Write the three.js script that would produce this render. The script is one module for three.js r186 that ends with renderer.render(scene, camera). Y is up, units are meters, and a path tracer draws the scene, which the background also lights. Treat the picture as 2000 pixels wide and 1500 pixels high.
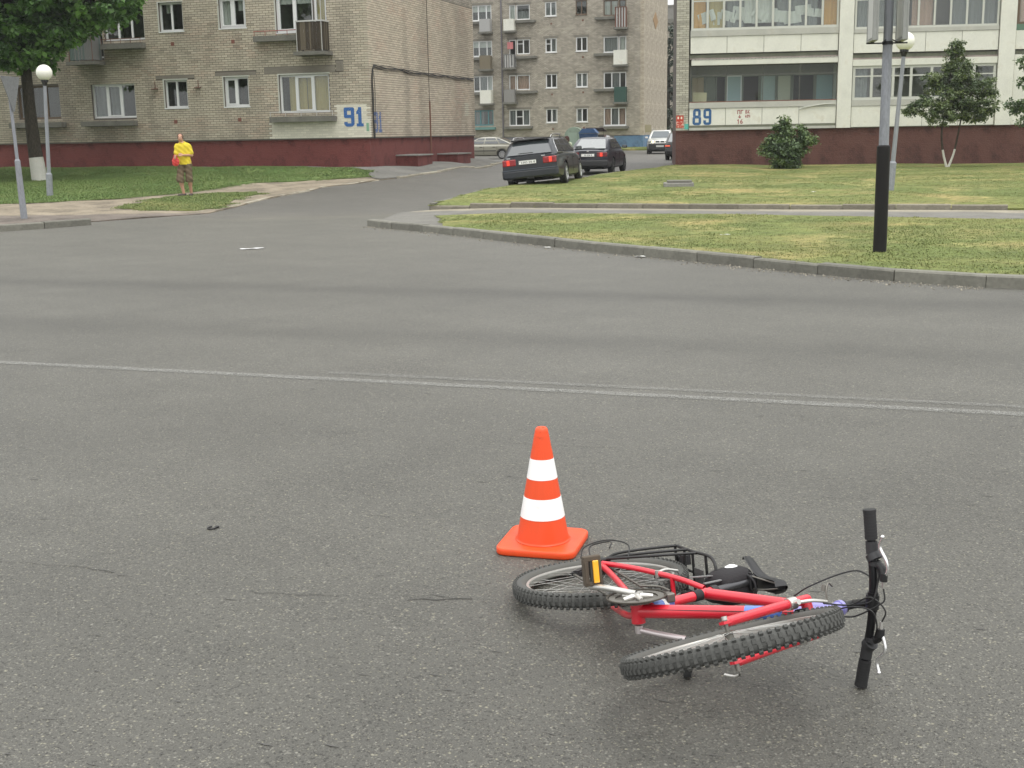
import * as THREE from 'three';
import { mergeGeometries, toCreasedNormals } from 'three/addons/utils/BufferGeometryUtils.js';
import { RoundedBoxGeometry } from 'three/addons/geometries/RoundedBoxGeometry.js';
import { Brush, Evaluator, SUBTRACTION } from 'three-bvh-csg';

// ---------------------------------------------------------------- camera, sky, sun, exposure
const scene = new THREE.Scene();
const camera = new THREE.PerspectiveCamera(34.882, 4 / 3, 0.05, 900);
camera.position.set(0, 1.65, 0);
camera.rotation.set(-0.20170, 0, -0.018, 'YXZ');
const renderer = new THREE.WebGLRenderer({ antialias: true });
renderer.setSize(1024, 768);
renderer.toneMapping = THREE.LinearToneMapping;
renderer.toneMappingExposure = 1.72;
renderer.shadowMap.enabled = true;
{ // an even overcast sky: brighter overhead than at the horizon
  const w = 256, h = 128, d = new Float32Array(w * h * 4);
  for (let j = 0; j < h; j++) for (let i = 0; i < w; i++) {
    const el = ((j + 0.5) / h - 0.5) * Math.PI, s = Math.sin(el), o = (j * w + i) * 4;
    const az = i / w * Math.PI * 2;
    const cl = 1 + 0.05 * Math.sin(az * 2 + 3 * s) + 0.04 * Math.sin(az * 5 + 7 * s + 1);
    const L = s > 0 ? (0.62 + 0.68 * s) * cl : 0.3;
    d[o] = L * 1.0; d[o + 1] = L * 1.005; d[o + 2] = L * 1.0; d[o + 3] = 1;
  }
  const t = new THREE.DataTexture(d, w, h, THREE.RGBAFormat, THREE.FloatType);
  t.mapping = THREE.EquirectangularReflectionMapping; t.magFilter = THREE.LinearFilter; t.minFilter = THREE.LinearFilter; t.needsUpdate = true;
  scene.background = t; scene.environment = t;
}
const sun = new THREE.DirectionalLight(new THREE.Color(1, 0.97, 0.92), 0.8);
sun.position.set(14, 60, 22); sun.castShadow = true; sun.shadow.radius = 45;
sun.shadow.camera.left = -45; sun.shadow.camera.right = 45; sun.shadow.camera.top = 70; sun.shadow.camera.bottom = -70; sun.shadow.camera.far = 200;
sun.shadow.mapSize.set(2048, 2048);
scene.add(sun);
scene.fog = new THREE.FogExp2(0xdfe3e2, 0.0004);

// ---------------------------------------------------------------- helpers
const V = (x, y, z) => new THREE.Vector3(x, y, z);
function rng(seed) { let a = seed >>> 0; return () => { a = (a + 0x6D2B79F5) | 0; let t = Math.imul(a ^ (a >>> 15), 1 | a); t = (t + Math.imul(t ^ (t >>> 7), 61 | t)) ^ t; return ((t ^ (t >>> 14)) >>> 0) / 4294967296; }; }
const R = rng(91);
const lerp = (a, b, t) => a + (b - a) * t, clamp = (x, a = 0, b = 1) => Math.min(b, Math.max(a, x)), sstep = (a, b, x) => { const t = clamp((x - a) / (b - a)); return t * t * (3 - 2 * t); };
const gauss = (r) => (r() + r() + r() + r() - 2) * 0.87;
const col = (r, g, b) => new THREE.Color().setRGB(r, g, b);
function M(c, rough = 0.7, o = {}) { return new THREE.MeshPhysicalMaterial(Object.assign({ color: col(...c), roughness: rough, metalness: 0 }, o)); }
function prep(g) { // position, normal, uv only, without index
  let q = g.index ? g.toNonIndexed() : g.clone();
  for (const k of Object.keys(q.attributes)) if (!['position', 'normal', 'uv'].includes(k)) q.deleteAttribute(k);
  if (!q.attributes.normal) q.computeVertexNormals();
  if (!q.attributes.uv) q.setAttribute('uv', new THREE.BufferAttribute(new Float32Array(q.attributes.position.count * 2), 2));
  return q;
}
const mg = (list) => list.length === 1 ? prep(list[0]) : mergeGeometries(list.map(prep));
function metric(g, k = 1) { // uv in metres from position, by dominant normal of each triangle
  const q = g.index ? g.toNonIndexed() : g, p = q.attributes.position, uv = new Float32Array(p.count * 2), a = V(), b = V(), c = V();
  for (let i = 0; i < p.count; i += 3) {
    a.fromBufferAttribute(p, i); b.fromBufferAttribute(p, i + 1); c.fromBufferAttribute(p, i + 2);
    const n = b.clone().sub(a).cross(c.clone().sub(a)), ax = Math.abs(n.x), ay = Math.abs(n.y), az = Math.abs(n.z);
    [a, b, c].forEach((v, j) => { const o = (i + j) * 2; if (az >= ax && az >= ay) { uv[o] = v.x; uv[o + 1] = v.y; } else if (ax >= ay) { uv[o] = v.z; uv[o + 1] = v.y; } else { uv[o] = v.x; uv[o + 1] = v.z; } uv[o] *= k; uv[o + 1] *= k; });
  }
  q.setAttribute('uv', new THREE.BufferAttribute(uv, 2)); return q;
}
function obj(name, geo, mat, parent = scene) {
  const m = new THREE.Mesh(Array.isArray(geo) ? mg(geo) : geo, mat); m.name = name; m.castShadow = m.receiveShadow = true; parent.add(m); return m;
}
const used = {};
function numbered(n) { const k = (used[n] = (used[n] ?? -1) + 1); return k ? n + '_' + String(k).padStart(3, '0') : n; }
function tag(o, label, category, group, kind) { o.name = numbered(o.name); Object.assign(o.userData, { label, category }); if (group) o.userData.group = group; if (kind) o.userData.kind = kind; return o; }
function thing(name, label, category, p = [0, 0, 0], turn = 0, group) {
  const g = new THREE.Group(); g.name = name; g.position.set(...p); g.rotation.y = turn; scene.add(g); return tag(g, label, category, group);
}
function part(name, parent) { const g = new THREE.Group(); g.name = name; parent.add(g); return g; }
function structure(o) { o.name = numbered(o.name); o.userData.kind = 'structure'; return o; }
const bx = (w, h, d, x = 0, y = 0, z = 0) => new THREE.BoxGeometry(w, h, d).translate(x, y, z);
const box2 = (x0, x1, y0, y1, z0, z1) => bx(x1 - x0, y1 - y0, z1 - z0, (x0 + x1) / 2, (y0 + y1) / 2, (z0 + z1) / 2);
const rbx = (w, h, d, r, x = 0, y = 0, z = 0, s = 2) => new RoundedBoxGeometry(w, h, d, s, r).translate(x, y, z);
function cyl(a, b, r1, r2 = r1, seg = 12, open = false) {
  const d = b.clone().sub(a), L = d.length(), g = new THREE.CylinderGeometry(r2, r1, L, seg, 1, open);
  g.applyQuaternion(new THREE.Quaternion().setFromUnitVectors(V(0, 1, 0), d.clone().divideScalar(L)));
  const m = a.clone().add(b).multiplyScalar(0.5); return g.translate(m.x, m.y, m.z);
}
const tube = (pts, r, n = 24, seg = 8) => new THREE.TubeGeometry(new THREE.CatmullRomCurve3(pts, false, 'centripetal'), n, r, seg);
const ball = (r, x, y, z, s = 16) => new THREE.SphereGeometry(r, s, Math.max(6, s * 0.6 | 0)).translate(x, y, z);
function triGeo(tris) { // flat list of points, three per face
  const g = new THREE.BufferGeometry(); g.setAttribute('position', new THREE.BufferAttribute(new Float32Array(tris.flatMap((v) => [v.x, v.y, v.z])), 3)); g.computeVertexNormals(); return g;
}
const quad = (a, b, c, d) => triGeo([a, b, c, a, c, d]);

// ---------------------------------------------------------------- noise and textures
function lattice(size, cells, seed) { // tileable smooth noise
  const r = rng(seed), L = new Float32Array(cells * cells); for (let i = 0; i < L.length; i++) L[i] = r();
  const out = new Float32Array(size * size), k = cells / size;
  const xi = new Int32Array(size), xf = new Float32Array(size);
  for (let x = 0; x < size; x++) { const f = x * k, i = Math.floor(f), t = f - i; xi[x] = i; xf[x] = t * t * (3 - 2 * t); }
  for (let y = 0; y < size; y++) {
    const r0 = (xi[y] % cells) * cells, r1 = ((xi[y] + 1) % cells) * cells, ty = xf[y];
    for (let x = 0; x < size; x++) { const c0 = xi[x] % cells, c1 = (xi[x] + 1) % cells, t = xf[x]; out[y * size + x] = lerp(lerp(L[r0 + c0], L[r0 + c1], t), lerp(L[r1 + c0], L[r1 + c1], t), ty); }
  }
  return out;
}
function fbm(size, c0, oct, seed, gain = 0.5) {
  const o = new Float32Array(size * size); let a = 1, s = 0;
  for (let k = 0; k < oct; k++) { const c = c0 << k; if (c > size / 2) break; const l = lattice(size, c, seed + k * 17); for (let i = 0; i < o.length; i++) o[i] += a * l[i]; s += a; a *= gain; }
  for (let i = 0; i < o.length; i++) o[i] /= s; return o;
}
const h2 = (x, y, s = 0) => { let n = Math.imul(x | 0, 374761393) + Math.imul(y | 0, 668265263) + Math.imul(s, 974711); n = Math.imul(n ^ (n >>> 13), 1274126177); return ((n ^ (n >>> 16)) >>> 0) / 4294967296; };
function n2(x, y, s = 0) { const i = Math.floor(x), j = Math.floor(y); let u = x - i, v = y - j; u = u * u * (3 - 2 * u); v = v * v * (3 - 2 * v); return lerp(lerp(h2(i, j, s), h2(i + 1, j, s), u), lerp(h2(i, j + 1, s), h2(i + 1, j + 1, s), u), v); }
const f2 = (x, y, s = 0) => (n2(x, y, s) + 0.5 * n2(x * 2.1, y * 2.1, s + 1) + 0.25 * n2(x * 4.3, y * 4.3, s + 2)) / 1.75;
const enc = (l) => 255 * (l <= 0.0031308 ? 12.92 * l : 1.055 * Math.pow(clamp(l), 1 / 2.4) - 0.055);
function texRGB(size, f, rep = 1) { // f(i) -> linear [r,g,b]
  const d = new Uint8Array(size * size * 4); for (let i = 0; i < size * size; i++) { const c = f(i); d[i * 4] = enc(c[0]); d[i * 4 + 1] = enc(c[1]); d[i * 4 + 2] = enc(c[2]); d[i * 4 + 3] = 255; }
  const t = new THREE.DataTexture(d, size, size); t.colorSpace = THREE.SRGBColorSpace; fin(t, rep); return t;
}
function texG(size, f, rep = 1) {
  const d = new Uint8Array(size * size * 4); for (let i = 0; i < size * size; i++) { const c = clamp(f(i)) * 255; d[i * 4] = d[i * 4 + 1] = d[i * 4 + 2] = c; d[i * 4 + 3] = 255; }
  const t = new THREE.DataTexture(d, size, size); fin(t, rep); return t;
}
function fin(t, rep) { t.wrapS = t.wrapT = THREE.RepeatWrapping; t.magFilter = THREE.LinearFilter; t.minFilter = THREE.LinearMipmapLinearFilter; t.generateMipmaps = true; t.repeat.set(rep, rep); t.needsUpdate = true; }
function canvasTex(w, h, draw, srgb = true) {
  const c = document.createElement('canvas'); c.width = w; c.height = h; const x = c.getContext('2d'); draw(x, w, h);
  const t = new THREE.CanvasTexture(c); if (srgb) t.colorSpace = THREE.SRGBColorSpace; t.needsUpdate = true; return t;
}
// asphalt, 3 m tile: bitumen with pale and dark chippings
const AS = 2048; let asphaltMap, asphaltBump;
{
  const H = new Float32Array(AS * AS), T = new Float32Array(AS * AS).fill(-1), r = rng(5);
  const put = (n, r0, r1) => { for (let k = 0; k < n; k++) {
    const cx = r() * AS, cy = r() * AS, ra = lerp(r0, r1, r() * r()), e = 0.7 + 0.6 * r(), th = r() * 3.14, tone = r(), ct = Math.cos(th), st = Math.sin(th), q = Math.ceil(ra * 1.4);
    for (let y = -q; y <= q; y++) for (let x = -q; x <= q; x++) { const u = (x * ct + y * st) / e, v = (-x * st + y * ct) * e, d = Math.sqrt(u * u + v * v) / ra; if (d < 1) { const i = (((cy + y) & (AS - 1)) * AS) + ((cx + x) & (AS - 1)), hh = 1 - d * d * 0.8; if (hh > H[i]) { H[i] = hh; T[i] = tone; } } }
  } };
  put(90000, 1.2, 3.2); put(34000, 2.2, 5.0);
  const a = fbm(AS, 8, 6, 11), b = lattice(AS, 1024, 3);
  asphaltMap = texRGB(AS, (i) => {
    const t = T[i]; let v = 0.088 + 0.03 * (a[i] - 0.5) + 0.05 * (b[i] - 0.5), w = 0;
    if (t >= 0) { v += t > 0.86 ? 0.19 * H[i] : t > 0.6 ? 0.11 * H[i] : t > 0.25 ? 0.04 : -0.03; w = t > 0.9 ? 0.09 : 0; }
    v = Math.max(0.03, v); return [v * (1.06 + w * 0.3), v * 1.03, v * (0.885 - w)];
  });
  asphaltBump = texG(AS, (i) => H[i] * 0.75 + b[i] * 0.15);
}
const mottle = fbm(512, 6, 6, 40), fine = fbm(512, 64, 3, 60), streak = (() => { const l = lattice(512, 64, 71), o = new Float32Array(512 * 512); for (let y = 0; y < 512; y++) for (let x = 0; x < 512; x++) o[y * 512 + x] = l[(y >> 4) * 512 + x]; return o; })();
const concreteMap = texRGB(512, (i) => { const v = 0.75 + 0.35 * (mottle[i] - 0.5) + 0.3 * (fine[i] - 0.5); return [v, v, v * 0.98]; }, 0.5);
const grainBump = texG(512, (i) => 0.6 * fine[i] + 0.4 * mottle[i], 0.6);
const roughBump = texG(512, (i) => 0.5 * fine[i] + 0.5 * mottle[i], 0.9);
const dirtMap = texRGB(512, (i) => { const v = 0.8 + 0.9 * (mottle[i] - 0.5) + 0.5 * (fine[i] - 0.5); return [v * 1.0, v * 0.98, v * 0.95]; }, 0.35);
const paintMap = texRGB(512, (i) => { const m = mottle[i], v = 0.94 + 0.2 * (m - 0.5) + 0.1 * (fine[i] - 0.5), s = m > 0.66 ? (m - 0.66) * 1.6 : 0; return [v - s * 0.5, v - s * 0.6, v - s * 0.75]; }, 0.4);
const turfMap = texRGB(512, (i) => { const m = mottle[i], f = fine[i], y = sstep(0.45, 0.7, m); return [lerp(0.17, 0.30, y) * (0.6 + 0.8 * f), lerp(0.185, 0.255, y) * (0.6 + 0.8 * f), lerp(0.055, 0.10, y) * (0.6 + 0.8 * f)]; }, 0.16);
// small far bricks that cannot be told apart: 2 m tile
const farBrick = texRGB(512, (i) => {
  const x = i % 512, y = (i / 512) | 0, row = Math.floor(y / 512 * 24), fy = y / 512 * 24 - row, fx0 = x / 512 * 8 + (row & 1) * 0.5, c = Math.floor(fx0) % 8, fx = fx0 - Math.floor(fx0);
  const t = h2(c, row, 4), j = fy < 0.16 || fx < 0.06; const v = j ? 0.17 : lerp(0.32, 0.48, t); const m = 0.85 + 0.4 * (mottle[i] - 0.5);
  return [v * m * 1.02, v * m * 0.93, v * m * 0.76];
}, 0.5);
const farBrickBump = texG(512, (i) => { const x = i % 512, y = (i / 512) | 0, row = Math.floor(y / 512 * 24), fy = y / 512 * 24 - row, fx0 = x / 512 * 8 + (row & 1) * 0.5, fx = fx0 - Math.floor(fx0); return fy < 0.16 || fx < 0.06 ? 0 : 0.7 + 0.3 * fine[i]; }, 0.5);
// plinth: old painted masonry, courses barely showing through the paint
const plinthBump = texG(512, (i) => { const x = i % 512, y = (i / 512) | 0, wob = (mottle[i] - 0.5) * 1.2, yy = y / 512 * 24 + wob, row = Math.floor(yy), fy = yy - row, fx0 = x / 512 * 8 + (row & 1) * 0.5, fx = fx0 - Math.floor(fx0); const e = Math.min(fy, 1 - fy, (Math.min(fx, 1 - fx)) * 3); return 0.07 * sstep(0, 0.3, e) + 0.12 * h2(row, Math.floor(fx0), 9) + 0.35 * fine[i] + 0.5 * (mottle[i] - 0.3); }, 0.5);
const plinthMap = texRGB(512, (i) => { const v = 0.95 + 1.1 * (mottle[i] - 0.5) + 0.6 * (fine[i] - 0.5); return [v, v * (0.96 + 0.1 * (mottle[i] - 0.5)), v * 0.97]; }, 0.45);
const barkMap = texRGB(256, (i) => { const x = i % 256, y = (i / 256) | 0; const v = 0.5 + 0.9 * (f2(x / 9, y / 40, 3) - 0.5); return [v, v * 0.92, v * 0.8]; }, 1);

// ---------------------------------------------------------------- materials
const mat = {
  mortar: M([0.11, 0.095, 0.08], 0.95, { bumpMap: grainBump, bumpScale: 0.004 }),
  brick: M([1, 1, 1], 0.92, { bumpMap: grainBump, bumpScale: 0.002 }),
  concrete: M([0.30, 0.29, 0.27], 0.9, { map: concreteMap, bumpMap: grainBump, bumpScale: 0.003 }),
  slab: M([0.20, 0.195, 0.17], 0.95, { map: concreteMap, bumpMap: roughBump, bumpScale: 0.008 }),
  kerb: M([0.215, 0.21, 0.18], 0.95, { map: concreteMap, bumpMap: grainBump, bumpScale: 0.004 }),
  plinth91: M([0.15, 0.040, 0.034], 0.9, { map: plinthMap, bumpMap: plinthBump, bumpScale: 0.02 }),
  plinth89: M([0.105, 0.046, 0.036], 0.9, { map: plinthMap, bumpMap: plinthBump, bumpScale: 0.035 }),
  whitePaint: M([0.66, 0.665, 0.58], 0.75, { map: paintMap }),
  panel: M([0.70, 0.70, 0.62], 0.8, { map: paintMap, bumpMap: grainBump, bumpScale: 0.003 }),
  frame: M([0.72, 0.73, 0.72], 0.45), oldFrame: M([0.55, 0.56, 0.50], 0.7, { map: paintMap }), brownFrame: M([0.12, 0.08, 0.05], 0.6), tealFrame: M([0.06, 0.22, 0.24], 0.6),
  glass: new THREE.MeshPhysicalMaterial({ color: col(0.92, 0.95, 0.94), roughness: 0.02, transmission: 1, thickness: 0, ior: 1.6 }),
  clearGlass: new THREE.MeshPhysicalMaterial({ color: col(0.92, 0.95, 0.94), roughness: 0.02, transmission: 1, thickness: 0, ior: 1.3 }),
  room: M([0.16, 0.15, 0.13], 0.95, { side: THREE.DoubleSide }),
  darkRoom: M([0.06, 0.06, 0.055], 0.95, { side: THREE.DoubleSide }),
  curtainOchre: M([0.42, 0.33, 0.14], 0.95, { side: THREE.DoubleSide }), curtainWhite: M([0.62, 0.62, 0.58], 0.95, { side: THREE.DoubleSide, transmission: 0.15 }), curtainGrey: M([0.20, 0.205, 0.205], 0.95, { side: THREE.DoubleSide }), curtainPink: M([0.42, 0.28, 0.22], 0.95, { side: THREE.DoubleSide }), curtainOrange: M([0.55, 0.30, 0.08], 0.95, { side: THREE.DoubleSide }),
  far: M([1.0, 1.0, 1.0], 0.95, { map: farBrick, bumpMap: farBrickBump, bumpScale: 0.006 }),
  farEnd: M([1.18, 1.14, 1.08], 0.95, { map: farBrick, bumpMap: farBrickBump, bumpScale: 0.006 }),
  rust: M([0.16, 0.075, 0.05], 0.85), redPaint: M([0.30, 0.06, 0.05], 0.7), bluePaint: M([0.10, 0.19, 0.30], 0.8, { map: plinthMap }), greyMauve: M([0.17, 0.165, 0.18], 0.9, { map: plinthMap }),
  wood: M([0.085, 0.07, 0.05], 0.85, { map: barkMap }), woodGrey: M([0.17, 0.17, 0.165], 0.85), darkMetal: M([0.03, 0.03, 0.032], 0.5, { metalness: 0.6 }), paleMetal: M([0.5, 0.5, 0.48], 0.5),
  postGrey: M([0.30, 0.315, 0.35], 0.6, { map: concreteMap }), postBlack: M([0.011, 0.010, 0.010], 0.6, { specularIntensity: 0.5, bumpMap: grainBump, bumpScale: 0.0015 }), globe: M([0.8, 0.8, 0.72], 0.35),
  black: M([0.012, 0.012, 0.013], 0.5), rubber: M([0.03, 0.03, 0.03], 0.85), cable: M([0.02, 0.02, 0.02], 0.6),
};
// ---------------------------------------------------------------- terrain
const CP = [[-30, -20, 0], [-10, -20, 0], [0, -20, 0], [20, -20, 0], [-8, -28, 0.02], [-4, -28, 0], [0, -30, 0], [8, -30, 0], [18, -30, 0], [0.1, -38, -0.02], [0.1, -41, 0.0], [2.6, -46.4, 0.05], [-6.3, -35, 0.05], [-5, -40, 0.14], [-3.6, -42.5, 0.2], [-2.7, -45.5, 0.26], [-5.1, -46.4, 0.5], [-3.3, -52, 0.52], [-1.5, -58, 0.55], [-0.2, -52, 0.2], [0.3, -58, 0.25],
  [-9, -47.6, 0.55], [-14, -49, 0.58], [-22, -51.5, 0.62], [-9.7, -36, 0.05], [-14, -33, 0.08], [-14, -41, 0.24], [-10, -42, 0.27], [-20, -36, 0.15], [4.5, -50, 0.05], [5, -56, 0.06], [8.6, -66, 0.1], [11, -88, 0.12], [6.9, -50.6, 0.12], [13, -50, 0.05], [20, -49, 0.0], [10, -40, 0.0], [20, -38, 0], [11, -100, 0.34], [0, -103, 0.32], [-10, -106, 0.35], [-2, -80, 0.1], [5, -80, 0.1], [30, -110, 0.3]];
function hgt(x, z) {
  if (z > -18) return 0; let s = 0, w = 0;
  for (const [a, b, h] of CP) { const d = (x - a) ** 2 + (z - b) ** 2, q = 1 / (d * d + 2); s += q * h; w += q; }
  return (s / w) * sstep(-19, -27, z);
}
const ALONG = [0.947, 0.321], across = (x, z) => 0.321 * x - 0.947 * z, along = (x, z) => 0.947 * x + 0.321 * z; // main road axes
// ---------------------------------------------------------------- the road
{
  const xs = [], zs = []; const mk = (o, list) => { for (const [a, b, st] of list) for (let v = a; st > 0 ? v < b - 1e-6 : v > b + 1e-6; v += st) o.push(v); };
  mk(xs, [[-400, -100, 60], [-100, -30, 7], [-30, -12, 1], [-12, 12, 0.35], [12, 32, 1], [32, 100, 8.5], [100, 401, 60]]); mk(zs, [[60, 10, -10], [10, 0, -1], [0, -30, -0.25], [-30, -62, -0.8], [-62, -120, -4], [-120, -400, -40], [-400, -401, -1]]);
  const P = [], C = [], U = [], I = [], nx = xs.length;
  for (const z of zs) for (const x of xs) {
    P.push(x, hgt(x, z), z); U.push(x / 3, -z / 3);
    const s = across(x, z), a = along(x, z); let f = 1;
    const wob = 0.25 * (n2(a * 0.15, s * 0.3, 7) - 0.5);
    for (const [c, w, k] of [[9.35, 0.33, -0.2], [12.15, 0.36, -0.25], [10.75, 0.5, 0.08], [8.4, 0.35, 0.05], [6.0, 0.5, -0.04], [4.4, 0.4, 0.03], [3.3, 0.5, -0.05]]) f += k * Math.exp(-(((s - c - wob) / w) ** 2)) * (0.75 + 0.5 * n2(a * 0.5, c, 3));
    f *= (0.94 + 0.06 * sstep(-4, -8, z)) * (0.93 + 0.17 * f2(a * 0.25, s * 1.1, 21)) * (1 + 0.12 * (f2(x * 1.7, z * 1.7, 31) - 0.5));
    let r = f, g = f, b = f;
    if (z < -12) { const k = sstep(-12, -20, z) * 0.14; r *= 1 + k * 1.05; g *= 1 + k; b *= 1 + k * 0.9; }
    const side = sstep(-26.5, -27.2, z + 0.12 * x); if (side > 0) { const q = 0.84 + 0.2 * f2(x * 0.8, z * 0.3, 5); r *= lerp(1, q * 1.0, side); g *= lerp(1, q * 0.99, side); b *= lerp(1, q * 1.03, side); }
    // fine dust that gathers along the kerbs
    const du = Math.max(Math.exp(-(((z + 25.2 - 0.25 * x) / 1.3) ** 2)) * (x < -1 && x > -14 ? 1 : 0), 0) * 0.3 * n2(x * 2, z * 2, 8); r *= 1 + du; g *= 1 + du * 0.92; b *= 1 + du * 0.75;
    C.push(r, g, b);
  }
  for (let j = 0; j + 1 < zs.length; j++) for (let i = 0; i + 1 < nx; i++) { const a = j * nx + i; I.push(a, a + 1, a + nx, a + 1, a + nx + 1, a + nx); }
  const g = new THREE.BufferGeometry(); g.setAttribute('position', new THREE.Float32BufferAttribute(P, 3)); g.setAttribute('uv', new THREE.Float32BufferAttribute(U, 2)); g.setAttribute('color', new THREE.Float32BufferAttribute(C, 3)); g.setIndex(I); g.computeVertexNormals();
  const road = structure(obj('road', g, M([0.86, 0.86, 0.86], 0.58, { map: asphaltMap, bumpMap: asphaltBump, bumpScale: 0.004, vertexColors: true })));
  // worn double centre line
  const worn = (seed, keep) => { const t = texG(512, (i) => { const x = i % 512, y = (i / 512) | 0; const e = Math.min(y, 511 - y) / 512; const n = 0.55 * h2(x >> 1, y >> 4, seed) + 0.6 * fine[i] + 0.15 * (mottle[i] - 0.5); return n > keep + 0.18 * (1 - sstep(0, 0.25, e)) ? 1 : 0; }); return t; };
  const line = (s, w, keep, seed, a0, a1, k) => {
    const Pp = [], Uu = [], Ii = []; let n = 0;
    for (let a = a0; a <= a1; a += 0.5) { const ww = w * (0.96 + 0.08 * n2(a * 3, seed)); for (const e of [-0.5, 0.5]) { const S = s + e * ww + 0.005 * (n2(a * 1.3, 4 + seed) - 0.5); Pp.push(ALONG[0] * a + 0.321 * S, 0.004, ALONG[1] * a - 0.947 * S); Uu.push(a / 1.2, e + 0.5); } if (n) Ii.push(2 * n - 2, 2 * n, 2 * n - 1, 2 * n - 1, 2 * n, 2 * n + 1); n++; }
    const q = new THREE.BufferGeometry(); q.setAttribute('position', new THREE.Float32BufferAttribute(Pp, 3)); q.setAttribute('uv', new THREE.Float32BufferAttribute(Uu, 2)); q.setIndex(Ii); q.computeVertexNormals();
    return obj('lane_line', q, M([k, k, k * 0.93], 0.8, { alphaMap: worn(seed, keep), transparent: true }), road);
  };
  line(7.5, 0.12, 0.62, 3, -40, 40, 0.27); line(7.71, 0.10, 0.69, 5, -4, 40, 0.25);
  // cracks
  const cm = M([0.05, 0.048, 0.044], 0.95), r = rng(77);
  const crack = (pts, w) => {
    const q = []; for (let i = 0; i + 1 < pts.length; i++) { const [x0, z0] = pts[i], [x1, z1] = pts[i + 1], n = Math.max(2, Math.hypot(x1 - x0, z1 - z0) / 0.05 | 0); for (let k = 0; k < n; k++) q.push([lerp(x0, x1, k / n) + gauss(r) * 0.012, lerp(z0, z1, k / n) + gauss(r) * 0.011]); }
    const T = []; for (let i = 0; i + 1 < q.length; i++) { if (n2(i * 0.16, w * 900, 2) < 0.52) continue; const ww = w * (0.12 + 0.42 * n2(i * 0.3, 5)), a = V(q[i][0], 0.0025, q[i][1]), b = V(q[i + 1][0], 0.0025, q[i + 1][1]), d = V(0, 0, ww); T.push(a.clone().add(d), b.clone().add(d), b.clone().sub(d), a.clone().add(d), b.clone().sub(d), a.clone().sub(d)); }
    obj('crack', triGeo(T), cm, road);
  };
  crack([[-2.4, -4.75], [-1.7, -4.6], [-1.05, -4.3], [-0.45, -4.2], [-0.1, -4.18]], 0.006);
  crack([[-1.62, -6.6], [-1.25, -7.2], [-0.8, -7.9]], 0.005);
  crack([[-2.6, -7.4], [-1.6, -7.0], [-0.6, -6.6], [0.6, -6.3]], 0.004);
  crack([[0.5, -5.6], [1.4, -5.35], [2.1, -5.2]], 0.004);
  crack([[1.4, -3.95], [1.9, -3.6], [2.3, -3.4]], 0.003); crack([[-1.5, -5.4], [-0.6, -5.2], [0, -5.05]], 0.003); crack([[2.2, -11.4], [2.7, -11.9], [3.2, -12.2]], 0.006);
  crack([[-6.5, -27.2], [-5, -26.9], [-3, -26.7], [-1.9, -26.6]], 0.02);
  { // short scuffs and tar flecks, too many to count
    const T = []; for (let i = 0; i < 240; i++) { const z = -3 - 15 * Math.pow(r(), 1.4), x = (r() * 2 - 1) * (1.5 - z * 0.5), L = 0.02 + 0.07 * r(), w = 0.0015 + 0.004 * r(), a = 0.32 + gauss(r) * 0.25, dx = Math.cos(a) * L, dz = Math.sin(a) * L, p = V(x, 0.0022, z), q = V(x + dx, 0.0022, z + dz), m = V(x + dx * 0.5, 0.0022, z + dz * 0.5), n = V(-Math.sin(a) * w, 0, Math.cos(a) * w); T.push(p, m.clone().add(n), q, p, q, m.clone().sub(n)); }
    obj('scuff_marks', triGeo(T), M([0.09, 0.088, 0.082], 0.95), road).userData.kind = 'stuff'; }
  // a scrap of pale tape and the tar patch in the side road
  crack([[-4.2, -34.5], [-3.6, -34.3]], 0.05);
}
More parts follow.
